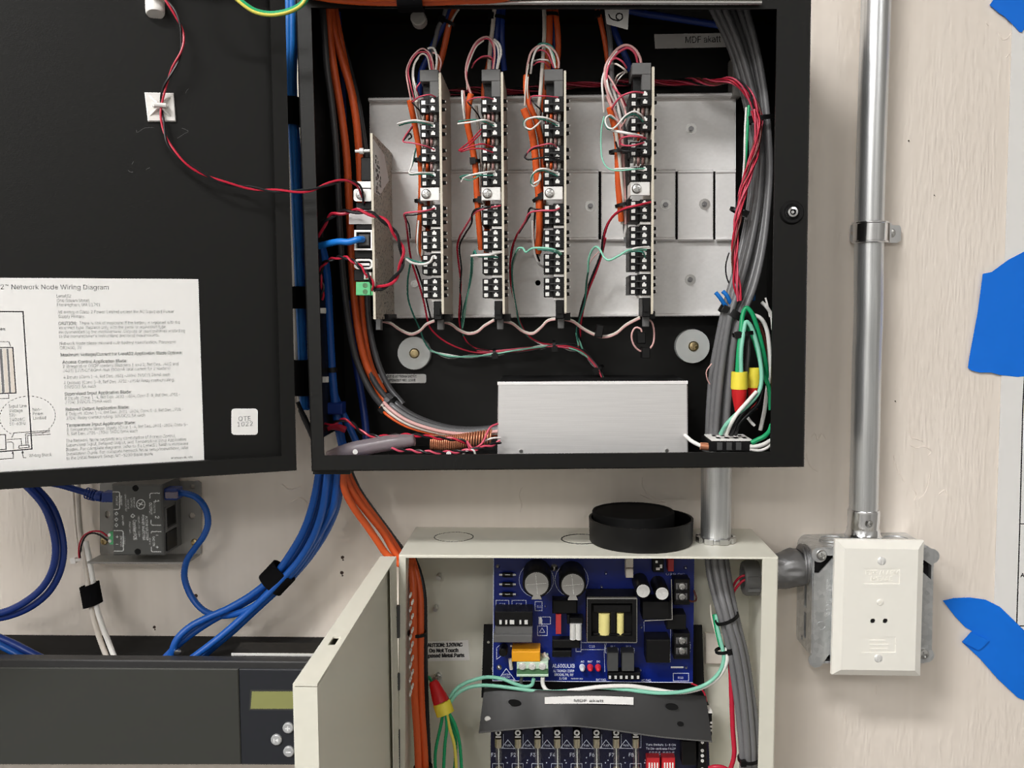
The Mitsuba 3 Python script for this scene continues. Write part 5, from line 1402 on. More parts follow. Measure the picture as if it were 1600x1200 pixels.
# twisted red and black pairs on the left
A, B = pair([(500, 370, .096), (505, 352, .100), (518, 337, .104), (540, 331, .110), (562, 330, .114), (585, 336, .117), (606, 350, .117), (622, 374, .115), (629, 396, .113), (626, 418, .112), (616, 436, .111), (601, 448, .110), (584, 451, .106)], .0012, 5.6, phase=.6)
solo('supply_wire', A, 'wire_red', 'thick red wire of the pair that loops in front of the processor board', 'wire')
solo('supply_wire', B, 'wire_black', 'thick black wire of the pair that loops in front of the processor board', 'wire')
A, B = pair([(503, 468, .09), (504, 448, .093), (500, 432, .096), (506, 412, .1), (522, 404, .104), (538, 402, .108), (556, 411, .112), (570, 424, .113), (581, 441, .112), (584, 456, .106)], .0009, 6.2, phase=2)
solo('supply_wire', A, 'wire_red', 'thin red wire of the pair that runs past the USB port', 'wire')
solo('supply_wire', B, 'wire_black', 'thin black wire of the pair that runs past the USB port', 'wire')
ptc = thing('patch_cable', 'bright blue patch cable plugged into the network jack of the processor board', 'cable')
part(ptc, 'cord', wire([(486, 386, .098), (500, 384, .102), (515, 380, .106), (530, 377.5, .110), (545, 378, .112), (560, 374, .112), (567, 374, .108)], .0025, 8, 12), 'wire_bright_blue', 60)
part(ptc, 'plug', [box(560, 366, 577, 384, .1075, .098, .0006)], 'dark_grey_plastic', False)

# loose wires and the clear sleeve on the floor of the cabinet
LW = 'loose wires on the floor of the black cabinet'
def floorw(col, L, r, lab):
    cable('loose_wire', L, r, col, lab, 'wire', LW)


A, B = pair([(508, 664, .085), (520, 662, .088), (535, 656, .09), (548, 660, .09), (565, 675, .088), (590, 682, .09), (620, 680, .092), (650, 680, .094), (680, 684, .094), (705, 686, .092), (725, 690, .09), (735, 700, .088)], .0009, 7)
solo('loose_wire', A, 'wire_red', 'red wire of the twisted pair lying along the floor of the black cabinet', 'wire')
solo('loose_wire', B, 'wire_black', 'black wire of the twisted pair lying along the floor of the black cabinet', 'wire')
A, B = pair([(612, 702, .1), (650, 705, .1), (690, 707, .1), (730, 704, .1), (760, 698, .096), (782, 690, .09)], .0009, 6)
solo('loose_wire', A, 'wire_pink_red', 'red wire of the twisted pair behind the bottom lip of the black cabinet', 'wire')
solo('loose_wire', B, 'wire_black', 'black wire of the twisted pair behind the bottom lip of the black cabinet', 'wire')
floorw('pink_red', [(735, 704, .094), (730, 690, .094), (738, 700, .096), (752, 694, .094), (766, 668, .09), (778, 662, .086)], .9, 'short red wire bending up to the aluminium cover')
floorw('red', [(506, 672, .07), (516, 667, .07), (530, 668, .07), (540, 672, .07)], 2.8, 'thick red wire in the lower left corner')
floorw('white', [(722, 712, .098), (730, 704, .1), (740, 704, .1), (743, 712, .098)], .9, 'small white wire loop on the floor')
floorw('white', [(755, 690, .09), (768, 685, .09), (782, 684, .086)], .8, 'short white wire entering the aluminium cover')
# coil of wire
coil = []
m = 520
t = np.linspace(0, 1, m)
axis_p = spline(pts([(672, 691, .075), (700, 692, .075), (730, 688, .075), (768, 682, .072)]), 12)
sidx = np.linspace(0, len(axis_p) - 1, m)
C = np.stack([np.interp(sidx, np.arange(len(axis_p)), axis_p[:, i]) for i in range(3)], 1)
ph = t * 2 * np.pi * 27
C[:, 2] += np.cos(ph) * .0056
C[:, 1] += np.sin(ph) * .0056
solo('wire_coil', sweep(C, .0008, 6), 'copper', 'tight coil of copper coloured wire on the floor of the black cabinet', 'coil', None, True)
cs = thing('clear_sleeve', 'clear plastic sleeve lying in the lower left of the black cabinet', 'sleeve')
C = spline(pts([(514, 714, .09), (545, 704, .092), (580, 697, .093), (615, 691, .094), (648, 687, .094)]), 8)
rr = np.interp(np.arange(len(C)), [0, len(C) * .3, len(C) * .7, len(C) - 1], [.0050, .0062, .0062, .0046])
outer_ = sweep(C, rr, 16)
part(cs, 'tube', outer_, 'clear_film', True)
for x, y, r in ((555, 706, 4.2), (701, 709, 4.0)):
    solo('paper_dot', disc(x, y, .103, .1036, r, 14), 'paper', 'tiny round white dot in the clear sleeve' if x < 600 else 'tiny round white dot behind the bottom lip', 'dot')
for x, y in ((503, 485), (507, 593)):
    solo('tie_anchor', box(x - 4, y - 4, x + 4, y + 5, .086, .08, .0006), 'white_plastic', 'tiny white cable anchor on the %s left inside edge of the black cabinet' % ('upper' if y < 500 else 'lower'), 'cable anchor')
tied('black band on the blue cable in the lower left of the black cabinet', 517.5, 578, .0605, 1, 15, .0040, .0038, width=.004, head=False)
solo('blue_connector', box(507, 630, 534, 648, .07, .055, .001), 'wire_deep_blue', 'blue connector body in the lower left corner of the black cabinet', 'connector', None, False)

# ================================================================== right side of the black cabinet
GC = 'grey cables down the right inside of the black cabinet'
gp_ = [(1112, 1139, 1160, 1173, 1176, 1170, 1156, 1140, 1130, 1122, 1113, 1108, 1106),
    (1122, 1147, 1168, 1180, 1183, 1177, 1163, 1147, 1136, 1128, 1120, 1114, 1111),
    (1133, 1155, 1175, 1186, 1189, 1183, 1169, 1153, 1141, 1134, 1127, 1121, 1117),
    (1144, 1164, 1182, 1191, 1194, 1188, 1176, 1160, 1147, 1139, 1133, 1128, 1124),
    (1155, 1173, 1188, 1196, 1199, 1194, 1183, 1168, 1153, 1144, 1138, 1133, 1130),
    (1166, 1181, 1194, 1200, 1203, 1199, 1190, 1176, 1160, 1148, 1142, 1137, 1134)]
ys = (13, 70, 140, 200, 260, 330, 400, 455, 492, 530, 580, 640, 690)
ob = (.055, .055, .056, .058, .06, .064, .07, .075, .076, .074, .07, .066, .06)
for j, xs_ in enumerate(gp_):
    cable('trunk_cable', [(x, y, o + (-.005, .0005, .006)[j % 3]) for x, y, o in zip(xs_, ys, ob)], 2.6, 'grey', ['first', 'second', 'third', 'fourth', 'fifth', 'sixth'][j] + ' grey trunk cable from the left at the top of the black cabinet', 'cable', GC, 8, 10)
tied('black cable tie low on the grey trunk cables in the black cabinet', 1145, 491, .076, -9, 15, .0108, .0078, width=.006)
tied('black cable tie on the red wires at the top right of the black cabinet', 1187, 187, .066, 2, 15, .0105, .0080, width=.0035)
tied('small black cable tie on the red wires beside the mounting plate', 1154, 331, .073, -7, 15, .0062, .0050, side=-1)
solo('side_bracket', box(1145, 88, 1158, 150, .03, .01, .0008), 'bracket_grey', 'grey metal strip behind the grey trunk cables', 'bracket', None, False)

RW = 'red wires along the top and right of the mounting plate'
base = [(690, 146), (745, 141), (800, 143), (840, 138), (885, 134), (940, 131), (1000, 128), (1040, 130), (1080, 127), (1115, 129), (1145, 126), (1166, 142), (1180, 166), (1187, 188), (1182, 220), (1172, 260), (1160, 300), (1151, 345)]
base = [(x, y, .0125 if q < 8 else .030 if q < 9 else .056 if q < 10 else .072 if q < 15 else .076 if q < 17 else .079) for q, (x, y) in enumerate(base)]
for j in range(7):
    c = ('red', 'pink_red', 'black', 'pink_red', 'red', 'pink_red', 'brown')[j]
    solo('lock_wire', strand(base, j, .00076, 5.5, 1.3), 'wire_' + c, ['red', 'pinkish red', 'black', 'second pinkish red', 'second red', 'third pinkish red', 'brown'][j] + ' wire of the long run over the top edge of the mounting plate', 'wire', RW, 60)
hang = [(1178, 172, .081), (1184, 195, .083), (1183, 225, .084), (1174, 262, .085), (1162, 300, .087), (1153, 340, .089), (1148, 390, .090), (1150, 435, .090), (1156, 470, .089)]
for j in range(5):
    c = ('pink_red', 'red', 'pink_red', 'red', 'brown')[j]
    solo('lock_wire', strand(hang, j, .0008, 2.2, 1.1, ring=4), 'wire_' + c, ['pinkish red', 'red', 'second pinkish red', 'second red', 'brown'][j] + ' wire hanging down beside the grey trunk cables', 'wire', 'red wires beside the grey trunk cables', 60)
cable('lock_wire', [(1170, 165, .07), (1168, 200, .072), (1166, 235, .072), (1163, 275, .068)], 1.2, 'green', 'green wire hanging beside the red wires at the right', 'wire')
cable('lock_wire', [(1166, 168, .07), (1164, 205, .072), (1163, 250, .072), (1160, 290, .068)], .9, 'white', 'white wire hanging beside the red wires at the right', 'wire')
cable('lock_wire', [(1139, 395, .07), (1134, 415, .07), (1136, 435, .07), (1144, 450, .07)], .55, 'black', 'thin black wire bowing out beside the grey trunk cables', 'wire')
cable('lock_wire', [(1112, 568, .074), (1104, 580, .074), (1105, 592, .072), (1109, 600, .07)], .5, 'salmon', 'thin pinkish wire bowing out at the left of the grey trunk cables', 'wire')
for j, L in enumerate(([(1118, 457, .084), (1124, 464, .084), (1131, 474, .082), (1140, 486, .078)], [(1129, 455, .084), (1135, 461, .084), (1140, 470, .082), (1146, 482, .078)])):
    cable('cut_cable', L, 1.6, 'bright_blue', ('left' if j == 0 else 'right') + ' cut blue cable end sticking out beside the grey trunk cables', 'cable')
cable('cut_cable', [(1184, 425, .06), (1178, 438, .066), (1171, 446, .07), (1178, 440, .072), (1176, 456, .07), (1176, 468, .066)], 2.4, 'bright_blue', 'bright blue cable end at the right of the grey trunk cables', 'cable')
# mains wires with wire nuts
MW = 'mains wires at the lower right of the black cabinet'
def mains(col, L, r, lab):
    cable('mains_wire', L, r, col, lab, 'wire', MW, 8, 10)


mains('green', [(1152, 583, .088), (1154, 550, .088), (1158, 515, .086), (1161, 490, .084), (1166, 481, .084), (1174, 488, .084), (1184, 515, .082), (1194, 555, .08), (1199, 590, .076)], 1.8, 'outer green mains wire that arches up from the wire nut')
mains('mint', [(1158, 583, .09), (1158, 550, .09), (1161, 525, .088), (1166, 503, .086), (1172, 508, .086), (1182, 535, .086), (1188, 565, .088), (1190, 592, .090), (1186, 612, .092), (1170, 632, .094), (1150, 648, .096), (1136, 662, .096), (1126, 678, .09)], 1.7, 'pale green mains wire that crosses in front of the wire nuts')
mains('green', [(1165, 506, .08), (1178, 530, .08), (1192, 580, .08), (1201, 605, .08), (1204, 640, .078)], 1.7, 'inner green mains wire at the right')
mains('white', [(1176, 492, .08), (1188, 497, .08), (1197, 512, .078), (1202, 545, .076), (1202, 585, .076), (1198, 615, .076), (1194, 645, .076), (1188, 672, .074)], 1.7, 'white mains wire curving down the right side')
mains('white', [(1190, 472, .07), (1198, 480, .07), (1205, 492, .068), (1208, 515, .066)], 1.5, 'short white mains wire at the right edge')
mains('white', [(1196, 465, .07), (1199, 476, .07), (1203, 495, .068)], .8, 'thin white wire end at the right edge')
mains('white', [(1182, 612, .094), (1166, 630, .097), (1152, 646, .098), (1142, 662, .097), (1135, 678, .09)], 1.6, 'white mains wire that crosses in front of the wire nuts')
mains('black', [(1190, 596, .086), (1182, 622, .09), (1165, 640, .092), (1150, 660, .092), (1142, 680, .088)], 1.7, 'black mains wire that crosses in front of the wire nuts')
mains('black', [(1192, 610, .086), (1184, 632, .088), (1170, 646, .09), (1155, 662, .09), (1148, 680, .088)], 1.7, 'second black mains wire to the terminal strip')
mains('dark_grey', [(1166, 584, .08), (1169, 560, .08), (1170, 535, .078), (1172, 510, .076)], 1.6, 'dark mains wire behind the green arch')
mains('brown', [(1186, 505, .07), (1195, 530, .07), (1198, 560, .07), (1197, 600, .07)], 1.4, 'brown mains wire behind the white one')
mains('green', [(1174, 692, .1), (1184, 687, .1), (1194, 682, .1), (1202, 674, .098), (1206, 664, .094)], 1.9, 'green mains wire leaving the terminal strip to the right')
mains('white', [(1172, 698, .1), (1184, 697, .1), (1194, 694, .1), (1204, 688, .098)], 1.7, 'white mains wire leaving the terminal strip to the right')
mains('white', [(1172, 702, .1), (1186, 704, .1), (1198, 700, .1), (1204, 694, .098)], 1.2, 'lower white mains wire leaving the terminal strip to the right')
mains('white', [(1168, 652, .08), (1174, 660, .084), (1179, 665, .084)], 1.2, 'short white mains wire end behind the terminal strip')
mains('white', [(1070, 680, .08), (1082, 690, .088), (1096, 697, .094)], 1.6, 'white mains wire from the aluminium cover to the terminal strip')
for (x, y0, y1, y2, r, o, lab) in ((1155, 581, 607.5, 645, 12.5, .086, 'red wire nut with a yellow collar in front of the grey trunk cables'), (1178, 575, 605, 640, 10.5, .076, 'second red wire nut with a yellow collar, half behind the first one')):
    wn = thing('wire_nut', lab, 'wire nut')
    p = W(x, y1, o)
    q = mm(o)
    part(wn, 'cone', lathe(p, [(0, 0), (r * q * .93, 0), (r * q * .9, (y2 - y1) * q * .3), (r * q * .55, (y2 - y1) * q * .95), (r * q * .4, (y2 - y1) * q), (0, (y2 - y1) * q)], (0.02, 0, -1), 18), 'nut_red', 30)
    part(wn, 'collar', lathe(p, [(r * q, -.0003), (r * q * 1.05, .001), (r * q, (y1 - y0) * q), (r * q * .8, (y1 - y0) * q), (r * q * .78, .001), (r * q, -.0003)], (0.0, 0, 1), 20), 'nut_yellow', 30)
tied('black cable tie on the green mains wires', 1163, 521, .082, 2, 15, .0082, .0060, width=.003)
ts_ = thing('terminal_strip', 'black terminal strip with a white slotted top on the floor of the black cabinet', 'terminal strip')
zt1 = W(1140, 687.5, .098)[2]
xa, xb = W(1112, 690, .098)[0], W(1176, 690, .098)[0]
yb0, yb1 = -.098, -.098 + .034
part(ts_, 'body', [wbox(xa - .002, xb + .001, yb0, yb1 + .002, W(1140, 706, .098)[2], zt1 - .0008, .0008)], 'black_plastic', False)
part(ts_, 'top', [hullmesh([[x, y, z] for x, y in ((xa, yb0), (xb, yb0), (xb, yb1), (xa, yb1)) for z in (zt1 - .0008, zt1)])], 'white_plastic', False)
for j in range(4):
    for s in (0, 1):
        cxs = xa + .0055 + j * .0068 - s * .001
        part(ts_, 'slot', wbox(cxs, cxs + .003, yb0 + .008 + s * .013, yb0 + .015 + s * .013, zt1 - .0002, zt1 + .0002), 'black_matte', False)
for j in range(3):
    cxs = xa + .004 + j * .0072
    part(ts_, 'clamp', wbox(cxs, cxs + .004, yb0 - .0008, yb0 + .001, W(1140, 703, .098)[2], W(1140, 691, .098)[2]), 'dark_grey_plastic', False)
part(ts_, 'wire_ferrule', [sweep(pts([(1094, 697, .094), (1109, 698, .094)]), .0030, 12)], 'copper', 40)

# the orange and black cables over the top rim
for j, (y, o, c) in enumerate(((-12, .1285, 'orange'), (1.5, .1285, 'orange'), (-5, .1345, 'orange'))):
    cable('rim_cable', [(424, y - 230, o - .05), (440, y - 85, o), (470, y - 16, o), (505, y - 6, o), (560, y, o), (640, y + 1.5, o), (720, y - 1, o), (800, y - 10, o), (846, y - 60, o), (858, y - 110, o - .002), (872, y - 240, o - .05)], 3.0, c, ['upper', 'lower', 'front'][j] + ' orange cable lying across the top rim of the black cabinet', 'cable', None, 8, 10)
solo('edge_rod', sweep(pts([(700, 5, .1235), (900, 4, .1235), (1190, 4, .1235)]), .0016, 10), 'steel', 'thin shiny metal rod along the top rim of the black cabinet', 'rod', None, True)
vs = thing('velcro_strap', 'black hook and loop strap round the orange cables at the top rim', 'strap')
part(vs, 'band', band(W(642, -1, .132), [1, 0, 0], [0, 0, 1], .0075, [0, 1, 0], .0085, .018, .0012), 'velcro', 40)

# ================================================================== blue cables between the door and the cabinet
HC = 'blue network cables beside the door hinge'
hinge_paths = [('white', [(443, -160, .05), (444, -20, .05), (446, 60, .05), (449, 140, .05), (455, 250, .048), (458, 340, .046), (462, 450, .044), (464, 560, .04), (470, 640, .036)], 2.4),
               ('bright_blue', [(449, -160, .056), (450, -20, .056), (451, 60, .056), (452, 140, .054), (458, 250, .05), (462, 350, .048), (466, 450, .046), (470, 540, .042), (474, 640, .04)], 2.8),
               ('bright_blue', [(455, -160, .056), (456, -20, .056), (457, 60, .056), (455, 130, .054), (462, 250, .05), (466, 350, .048), (470, 450, .046), (473, 540, .042), (476, 640, .04)], 2.8),
               ('blue', [(461, -160, .052), (461, -20, .052), (461, 60, .052), (459, 130, .05), (466, 250, .046), (470, 350, .044), (473, 450, .042), (476, 560, .04), (480, 640, .036)], 2.6),
               ('deep_blue', [(452, -160, .048), (453, -20, .048), (454, 60, .048), (456, 130, .046), (460, 260, .042), (464, 360, .04), (468, 450, .04), (471, 560, .036), (476, 640, .034)], 2.8)]
for j, (c, L, r) in enumerate(hinge_paths):
    cable('network_cable', L, r, c, {'white': 'white cable', 'bright_blue': ('first', 'left', 'right')[j if j < 3 else 0] + ' bright blue cable', 'blue': 'blue cable', 'deep_blue': 'dark blue cable'}[c] + ' running down the gap beside the door hinge', 'cable', HC, 8, 10)
for y, x, h, lab in ((175, 456, .022, 'upper'), (465, 467.5, .018, 'middle'), (590, 473, .030, 'lower')):
    v_ = thing('velcro_strap', lab + ' black hook and loop strap round the cables in the door gap', 'strap')
    part(v_, 'band', band(W(x, y, .05 if y < 500 else .04), [0, 0, 1], [1, 0, 0], .0062, [0, 1, 0], .0075, h, .0012), 'velcro', 40)
cable('network_cable', [(465, 628, .05), (470, 640, .05), (478, 655, .05), (486, 675, .046), (492, 700, .04)], 1.8, 'black', 'black cable bending behind the lower left corner of the black cabinet', 'cable')
cable('network_cable', [(468, 640, .044), (474, 655, .044), (482, 672, .042), (490, 690, .04)], 1.5, 'dark_grey', 'dark grey cable bending behind the lower left corner of the black cabinet', 'cable')

# ================================================================== cables under the black cabinet
UC = 'blue network cables under the black cabinet'
def under(col, L, r, lab, g=UC):
    cable('network_cable', L, r, col, lab, 'cable', g, 9, 12)


bus = [  # x per level
    [(499, 728, .075), (496, 752, .07), (488, 790, .06), (474, 830, .05), (452, 868, .044), (428, 900, .042), (395, 928, .042), (358, 950, .044), (322, 966, .046), (296, 980, .05), (276, 1000, .054), (266, 1030, .055)],
    [(506, 728, .07), (503, 755, .066), (496, 795, .056), (482, 835, .046), (460, 872, .04), (434, 902, .04), (402, 930, .04), (368, 950, .042), (334, 968, .046), (306, 986, .05), (280, 1006, .055), (256, 1030, .058)],
    [(513, 728, .078), (510, 756, .074), (504, 796, .064), (490, 838, .053), (467, 876, .046), (438, 908, .045), (408, 938, .046), (384, 960, .046), (356, 985, .05), (330, 1006, .054), (298, 1030, .058)],
    [(520, 728, .07), (518, 756, .066), (512, 796, .056), (499, 838, .046), (474, 880, .042), (444, 912, .04), (414, 940, .042), (392, 960, .044), (364, 986, .048), (340, 1006, .052), (312, 1030, .054)],
    [(527, 728, .076), (526, 756, .072), (521, 790, .062), (510, 815, .052), (492, 845, .046), (466, 884, .042), (438, 914, .042)],
    [(532, 728, .068), (531, 756, .064), (526, 792, .052), (510, 830, .044), (484, 870, .04), (454, 905, .038)]]
for j, L in enumerate(bus):
    L = [(x, y, o + (.003 if j % 2 == 0 else -.0045)) for x, y, o in L]
    under('blue', L, 3.0, ['first', 'second', 'third', 'fourth', 'fifth', 'sixth'][j] + ' blue network cable from the left where they leave the black cabinet')
v_ = thing('velcro_strap', 'black hook and loop strap round the blue cables under the black cabinet', 'strap')
c_ = W(433, 903, .042)
axv = W(410, 914, .043) - W(446, 876, .043); axv /= np.linalg.norm(axv)
part(v_, 'band', band(c_, axv, np.cross(axv, [0, -1, 0]), .0112, [0, 1, 0], .0080, .0185, .0012), 'velcro', 40)
under('blue', [(274, 770, .03), (290, 771, .032), (308, 778, .034), (321, 795, .034), (325, 818, .034), (318, 838, .034), (305, 856, .032), (292, 876, .03), (288, 900, .028), (294, 922, .028), (306, 942, .03), (322, 956, .034), (346, 962, .04), (372, 958, .046), (398, 946, .048), (422, 922, .044), (436, 906, .042)], 2.75, 'single blue cable that loops out of the grey splitter box', None)
pgs = thing('network_plug', 'clear network plug of the blue cable at the right of the splitter box', 'plug')
part(pgs, 'body', [wbox(xr - .004, xr + .011, -.037, -.024, W(270, 779, .03)[2], W(270, 761, .03)[2], .0006)], 'wire_deep_blue', False)
part(pgs, 'tab', [wbox(xr + .002, xr + .012, -.040, -.037, W(270, 775, .03)[2], W(270, 766, .03)[2])], 'clear_film', False)
bt = thing('network_plug', 'dark blue ribbed plug of the cable at the left of the splitter box', 'plug')
pl_ = pts([(176, 778, .034), (160, 776, .034), (148, 774, .034), (130, 768, .036)])
part(bt, 'boot', [sweep(spline(pl_[1:], 8), np.interp(np.arange(17), [0, 4, 8, 16], [.0046, .0048, .0042, .0026]), 10)], 'wire_deep_blue', False)
part(bt, 'rib', [lathe(W(x, y, .034), [(.0044, -.0005), (.0050, -.0005), (.0050, .0005), (.0044, .0005), (.0044, -.0005)], W(x + 4, y + .9, .034) - W(x, y, .034), 14) for x, y in ((136, 770.5), (140, 772), (144, 773), (148, 774))], 'wire_deep_blue', False)
part(bt, 'body', [box(158, 770, 178, 785, .040, .028, .0008)], 'wire_deep_blue', False)
under('deep_blue', [(60, 752, .05), (90, 757, .046), (112, 763, .04), (132, 769, .036)], 2.8, 'dark blue cable running to the ribbed plug left of the splitter box', None)
under('deep_blue', [(30, 740, .05), (58, 764, .05), (80, 790, .05), (94, 825, .05), (99, 862, .05), (93, 895, .05), (76, 925, .05), (48, 948, .05), (15, 962, .05), (-40, 972, .05)], 3.0, 'outer dark blue cable of the big loop at the left edge', None)
under('deep_blue', [(20, 740, .056), (46, 764, .056), (68, 790, .056), (81, 822, .056), (87, 858, .056), (82, 890, .056), (66, 918, .056), (40, 940, .056), (10, 955, .056), (-40, 966, .056)], 3.0, 'inner dark blue cable of the big loop at the left edge', None)
under('deep_blue', [(-60, 985, .05), (-20, 990, .052), (15, 1003, .056), (45, 1018, .06), (80, 1036, .06)], 3.2, 'upper dark blue cable that drops behind the power unit at the left edge', None)
under('blue', [(-60, 992, .056), (-20, 1000, .058), (10, 1013, .06), (40, 1030, .062)], 3.2, 'lower dark blue cable that drops behind the power unit at the left edge', None)
WC = 'white cables left of the splitter box'
under('ivory', [(122, 742, .012), (122, 780, .012), (125, 830, .014), (131, 870, .018), (137, 912, .022), (143, 950, .03), (150, 980, .04), (158, 1004, .05), (168, 1030, .058)], 2.3, 'left white cable under the black strap', WC)
under('white', [(134, 846, .016), (139, 872, .02), (146, 912, .024), (151, 948, .032), (160, 978, .042), (170, 1004, .052), (180, 1030, .06)], 2.3, 'right white cable under the black strap', WC)
under('ivory', [(113, 742, .004), (115, 780, .004), (119, 830, .005), (124, 870, .01)], 1.2, 'thin white cable against the wall', None)
v_ = thing('velcro_strap', 'black hook and loop strap round the two white cables', 'strap')
axv = W(146, 948, .028) - W(139, 910, .022); axv /= np.linalg.norm(axv)
part(v_, 'band', band(W(142.5, 929, .0265), axv, np.cross(axv, [0, -1, 0]), .0074, [0, 1, 0], .0066, .0185, .0012), 'velcro', 40)
tw = thing('cable_tie', 'small white cable tie round the top of the white cables', 'cable tie')
m_ = tie(124, 873, .013, 3, 15, .0042, .0042, width=.0022)
part(tw, 'strap', m_[0], 'white_plastic', 40); part(tw, 'head', m_[1], 'white_plastic', False)
cable('power_wire', [(168, 838, .034), (158, 831, .036), (146, 830, .036), (132, 836, .032), (125, 848, .026), (123, 862, .02), (124, 872, .016)], .75, 'red', 'red wire bending from the splitter box to the white cable', 'wire')
cable('power_wire', [(168, 845, .034), (156, 836, .034), (144, 833, .034), (134, 838, .03), (128, 850, .024), (126, 862, .019), (126, 872, .016)], .75, 'black', 'black wire bending from the splitter box to the white cable', 'wire')
OC = 'orange cables from the black cabinet to the cream cabinet'
for j, L in enumerate(([(538, 738, .07), (544, 756, .068), (556, 778, .062), (578, 806, .054), (600, 834, .046), (616, 862, .044), (629, 878, .044), (641, 884, .044)],
                       [(543, 738, .06), (552, 758, .058), (568, 784, .052), (592, 816, .044), (612, 844, .038), (628, 868, .036), (644, 880, .036)],
                       [(535, 738, .076), (538, 764, .074), (552, 792, .068), (572, 820, .060), (590, 846, .054), (604, 866, .05), (622, 880, .050), (640, 888, .050)])):
    cable('signal_cable', L, 2.9, 'orange', ['middle', 'upper', 'lower'][j] + ' orange cable running down to the cream cabinet', 'cable', OC, 9, 12)
cable('signal_cable', [(548, 738, .05), (560, 764, .048), (582, 796, .04), (606, 828, .032), (622, 850, .028), (640, 872, .026)], 2.3, 'dark_grey', 'dark grey cable running down beside the orange cables', 'cable')

# ================================================================== inside the cream cabinet
ob = .030
bb = thing('backing_plate', 'black plastic backing plate behind the blue circuit board', 'plate')
part(bb, 'sheet', prism([(756, 976), (1097, 977), (1101, 1090), (752, 1090)], .018, .0165, holes=[ell(770, 1045.5, 3, 3, 12), ell(763, 1004, 2.5, 2.5, 10)]), 'black_matte', False)
ps = thing('power_supply_board', 'blue power supply circuit board with large capacitors and a transformer', 'circuit board')
part(ps, 'board', prism([(772, 862), (1085, 862), (1082.5, 1066.5), (770.5, 1063.5)], ob, ob - .0016), 'pcb_blue', False)
part(ps, 'board_edge', [strokes([(771.3, 872), (770, 1063.5), (1082.5, 1066.5)], ob, 1.2)], 'silk', False)


def cap_(x, y, r, h, name, lab=None, tab=False):
    """A capacitor whose top is seen at (x, y)."""
    ot = ob + h
    p = W(x, y, ot); p[1] = -ob
    R_ = r * mm(ot)
    kk = part(ps, name, lathe(p, [(0, 0), (R_ * 1.22, 0), (R_ * 1.22, h * .12), (R_ * 1.18, h * .16), (R_ * 1.2, h * .2), (R_ * 1.2, h - .0012), (R_ * 1.1, h), (R_ * 1.0, h), (R_ * 1.0, h - .0003), (0, h - .0003)], n=32), 'black_plastic', 40, lab)
    part(kk, 'end_cap', lathe(p, [(0, h - .0004), (R_, h - .0004), (R_, h + .0001), (R_ * .9, h + .0003), (0, h + .0003)], n=32), 'bracket_grey' if r > 12 else 'tin', 30)
    for t in ((0.3, 2.4, 4.5) if r < 12 else (0.1, 1.67, 3.24, 4.8)):
        e = np.array([math.cos(t), 0, math.sin(t)])
        part(kk, 'score_line', sweep(np.array([p - np.array([0, h + .0003, 0]), p - np.array([0, h + .0003, 0]) + e * R_ * .85]), .00022, 4), 'tin', False)
    if tab:
        part(kk, 'tab', prism([(x - 5, y + 17), (x + 5, y + 17), (x + 8, y + 24), (x - 8, y + 24)], ot + .0002, ot - .002), 'bracket_grey', False)


cap_(838.5, 912.5, 19, .034, 'large_capacitor', None, True)
cap_(895, 914, 18, .032, 'large_capacitor', None, True)
cap_(1005, 923.5, 10.5, .030, 'small_capacitor')
cap_(1034.5, 927.5, 10, .030, 'small_capacitor')
for y in (898, 913, 928.5):
    z = W(793, y, ob + .002)
    part(ps, 'resistor', [sweep(np.array([W(785, y, ob + .003), W(801, y, ob + .003)]), .0021, 10)], 'black_plastic', 40)
    part(ps, 'resistor_lead', [sweep(np.array([W(780, y, ob + .003), W(785, y, ob + .003)]), .0009, 6), sweep(np.array([W(801, y, ob + .003), W(806, y, ob + .003)]), .0009, 6), sweep(np.array([W(789, y, ob + .0051), W(797, y, ob + .0051)]), .0004, 5)], 'tin', 40)
Bx = lambda x0, y0, x1, y1, h, h0=0.0, bev=.0004: box(x0, y0, x1, y1, ob + h, ob + h0, bev)
tr = part(ps, 'transformer', [prism(rect(917, 934, 995, 1003), ob + .026, ob + .001, holes=[rect(924, 943, 988, 994)])], 'black_plastic', False, 'square transformer with two yellow windings')
part(tr, 'core', [Bx(924, 943, 988, 994, .018)], 'black_plastic', False)
part(tr, 'core_bar', [Bx(954, 956, 962, 990, .024), Bx(927, 945, 986, 957, .023), Bx(927, 990, 986, 993, .023)], 'black_plastic', False)
for x0, x1 in ((935, 953.5), (963, 975)):
    part(tr, 'winding', [sweep(np.array([W((x0 + x1) / 2, 957.5, ob + .020), W((x0 + x1) / 2, 990.5, ob + .020)]), (x1 - x0) / 2 * mm(ob + .018), 16)], 'coil_yellow', 50)
part(tr, 'clamp', [sweep(pts([(917, 934.5, ob + .0262), (995, 934.5, ob + .0262)]), .0012, 6), sweep(pts([(995, 935, ob + .0262), (995, 1003, ob + .0262)]), .0005, 6), sweep(pts([(917, 1003, ob + .0262), (995, 1004, ob + .0262)]), .0006, 6), sweep(pts([(917.5, 935, ob + .0262), (917.5, 1003, ob + .0262)]), .0005, 6)], 'steel', 40)
ck = part(ps, 'choke', [Bx(773, 956, 832, 977, .020), Bx(774, 990, 830, 993, .012)], 'black_plastic', False)
part(ck, 'core', [Bx(774, 978, 832, 990, .017), Bx(771, 992.5, 831.5, 1004, .022)], 'grey_plastic', False)
for x, w_ in ((782, 4), (791, 3), (800, 7), (813, 3), (822, 5)):
    part(ck, 'pin', [Bx(x - w_ / 2, 969, x + w_ / 2, 975.5, .0206, .018, 0)], 'tin', False)
for x in (790, 798.5, 803, 812.5, 821, 825):
    part(ck, 'solder_joint', [disc(x, 1009.5, ob, ob + .002, 1.8, 8)], 'tin')
part(ps, 'ceramic_capacitor', [Bx(868.5, 961, 877, 991, .014)], 'component_red', False)
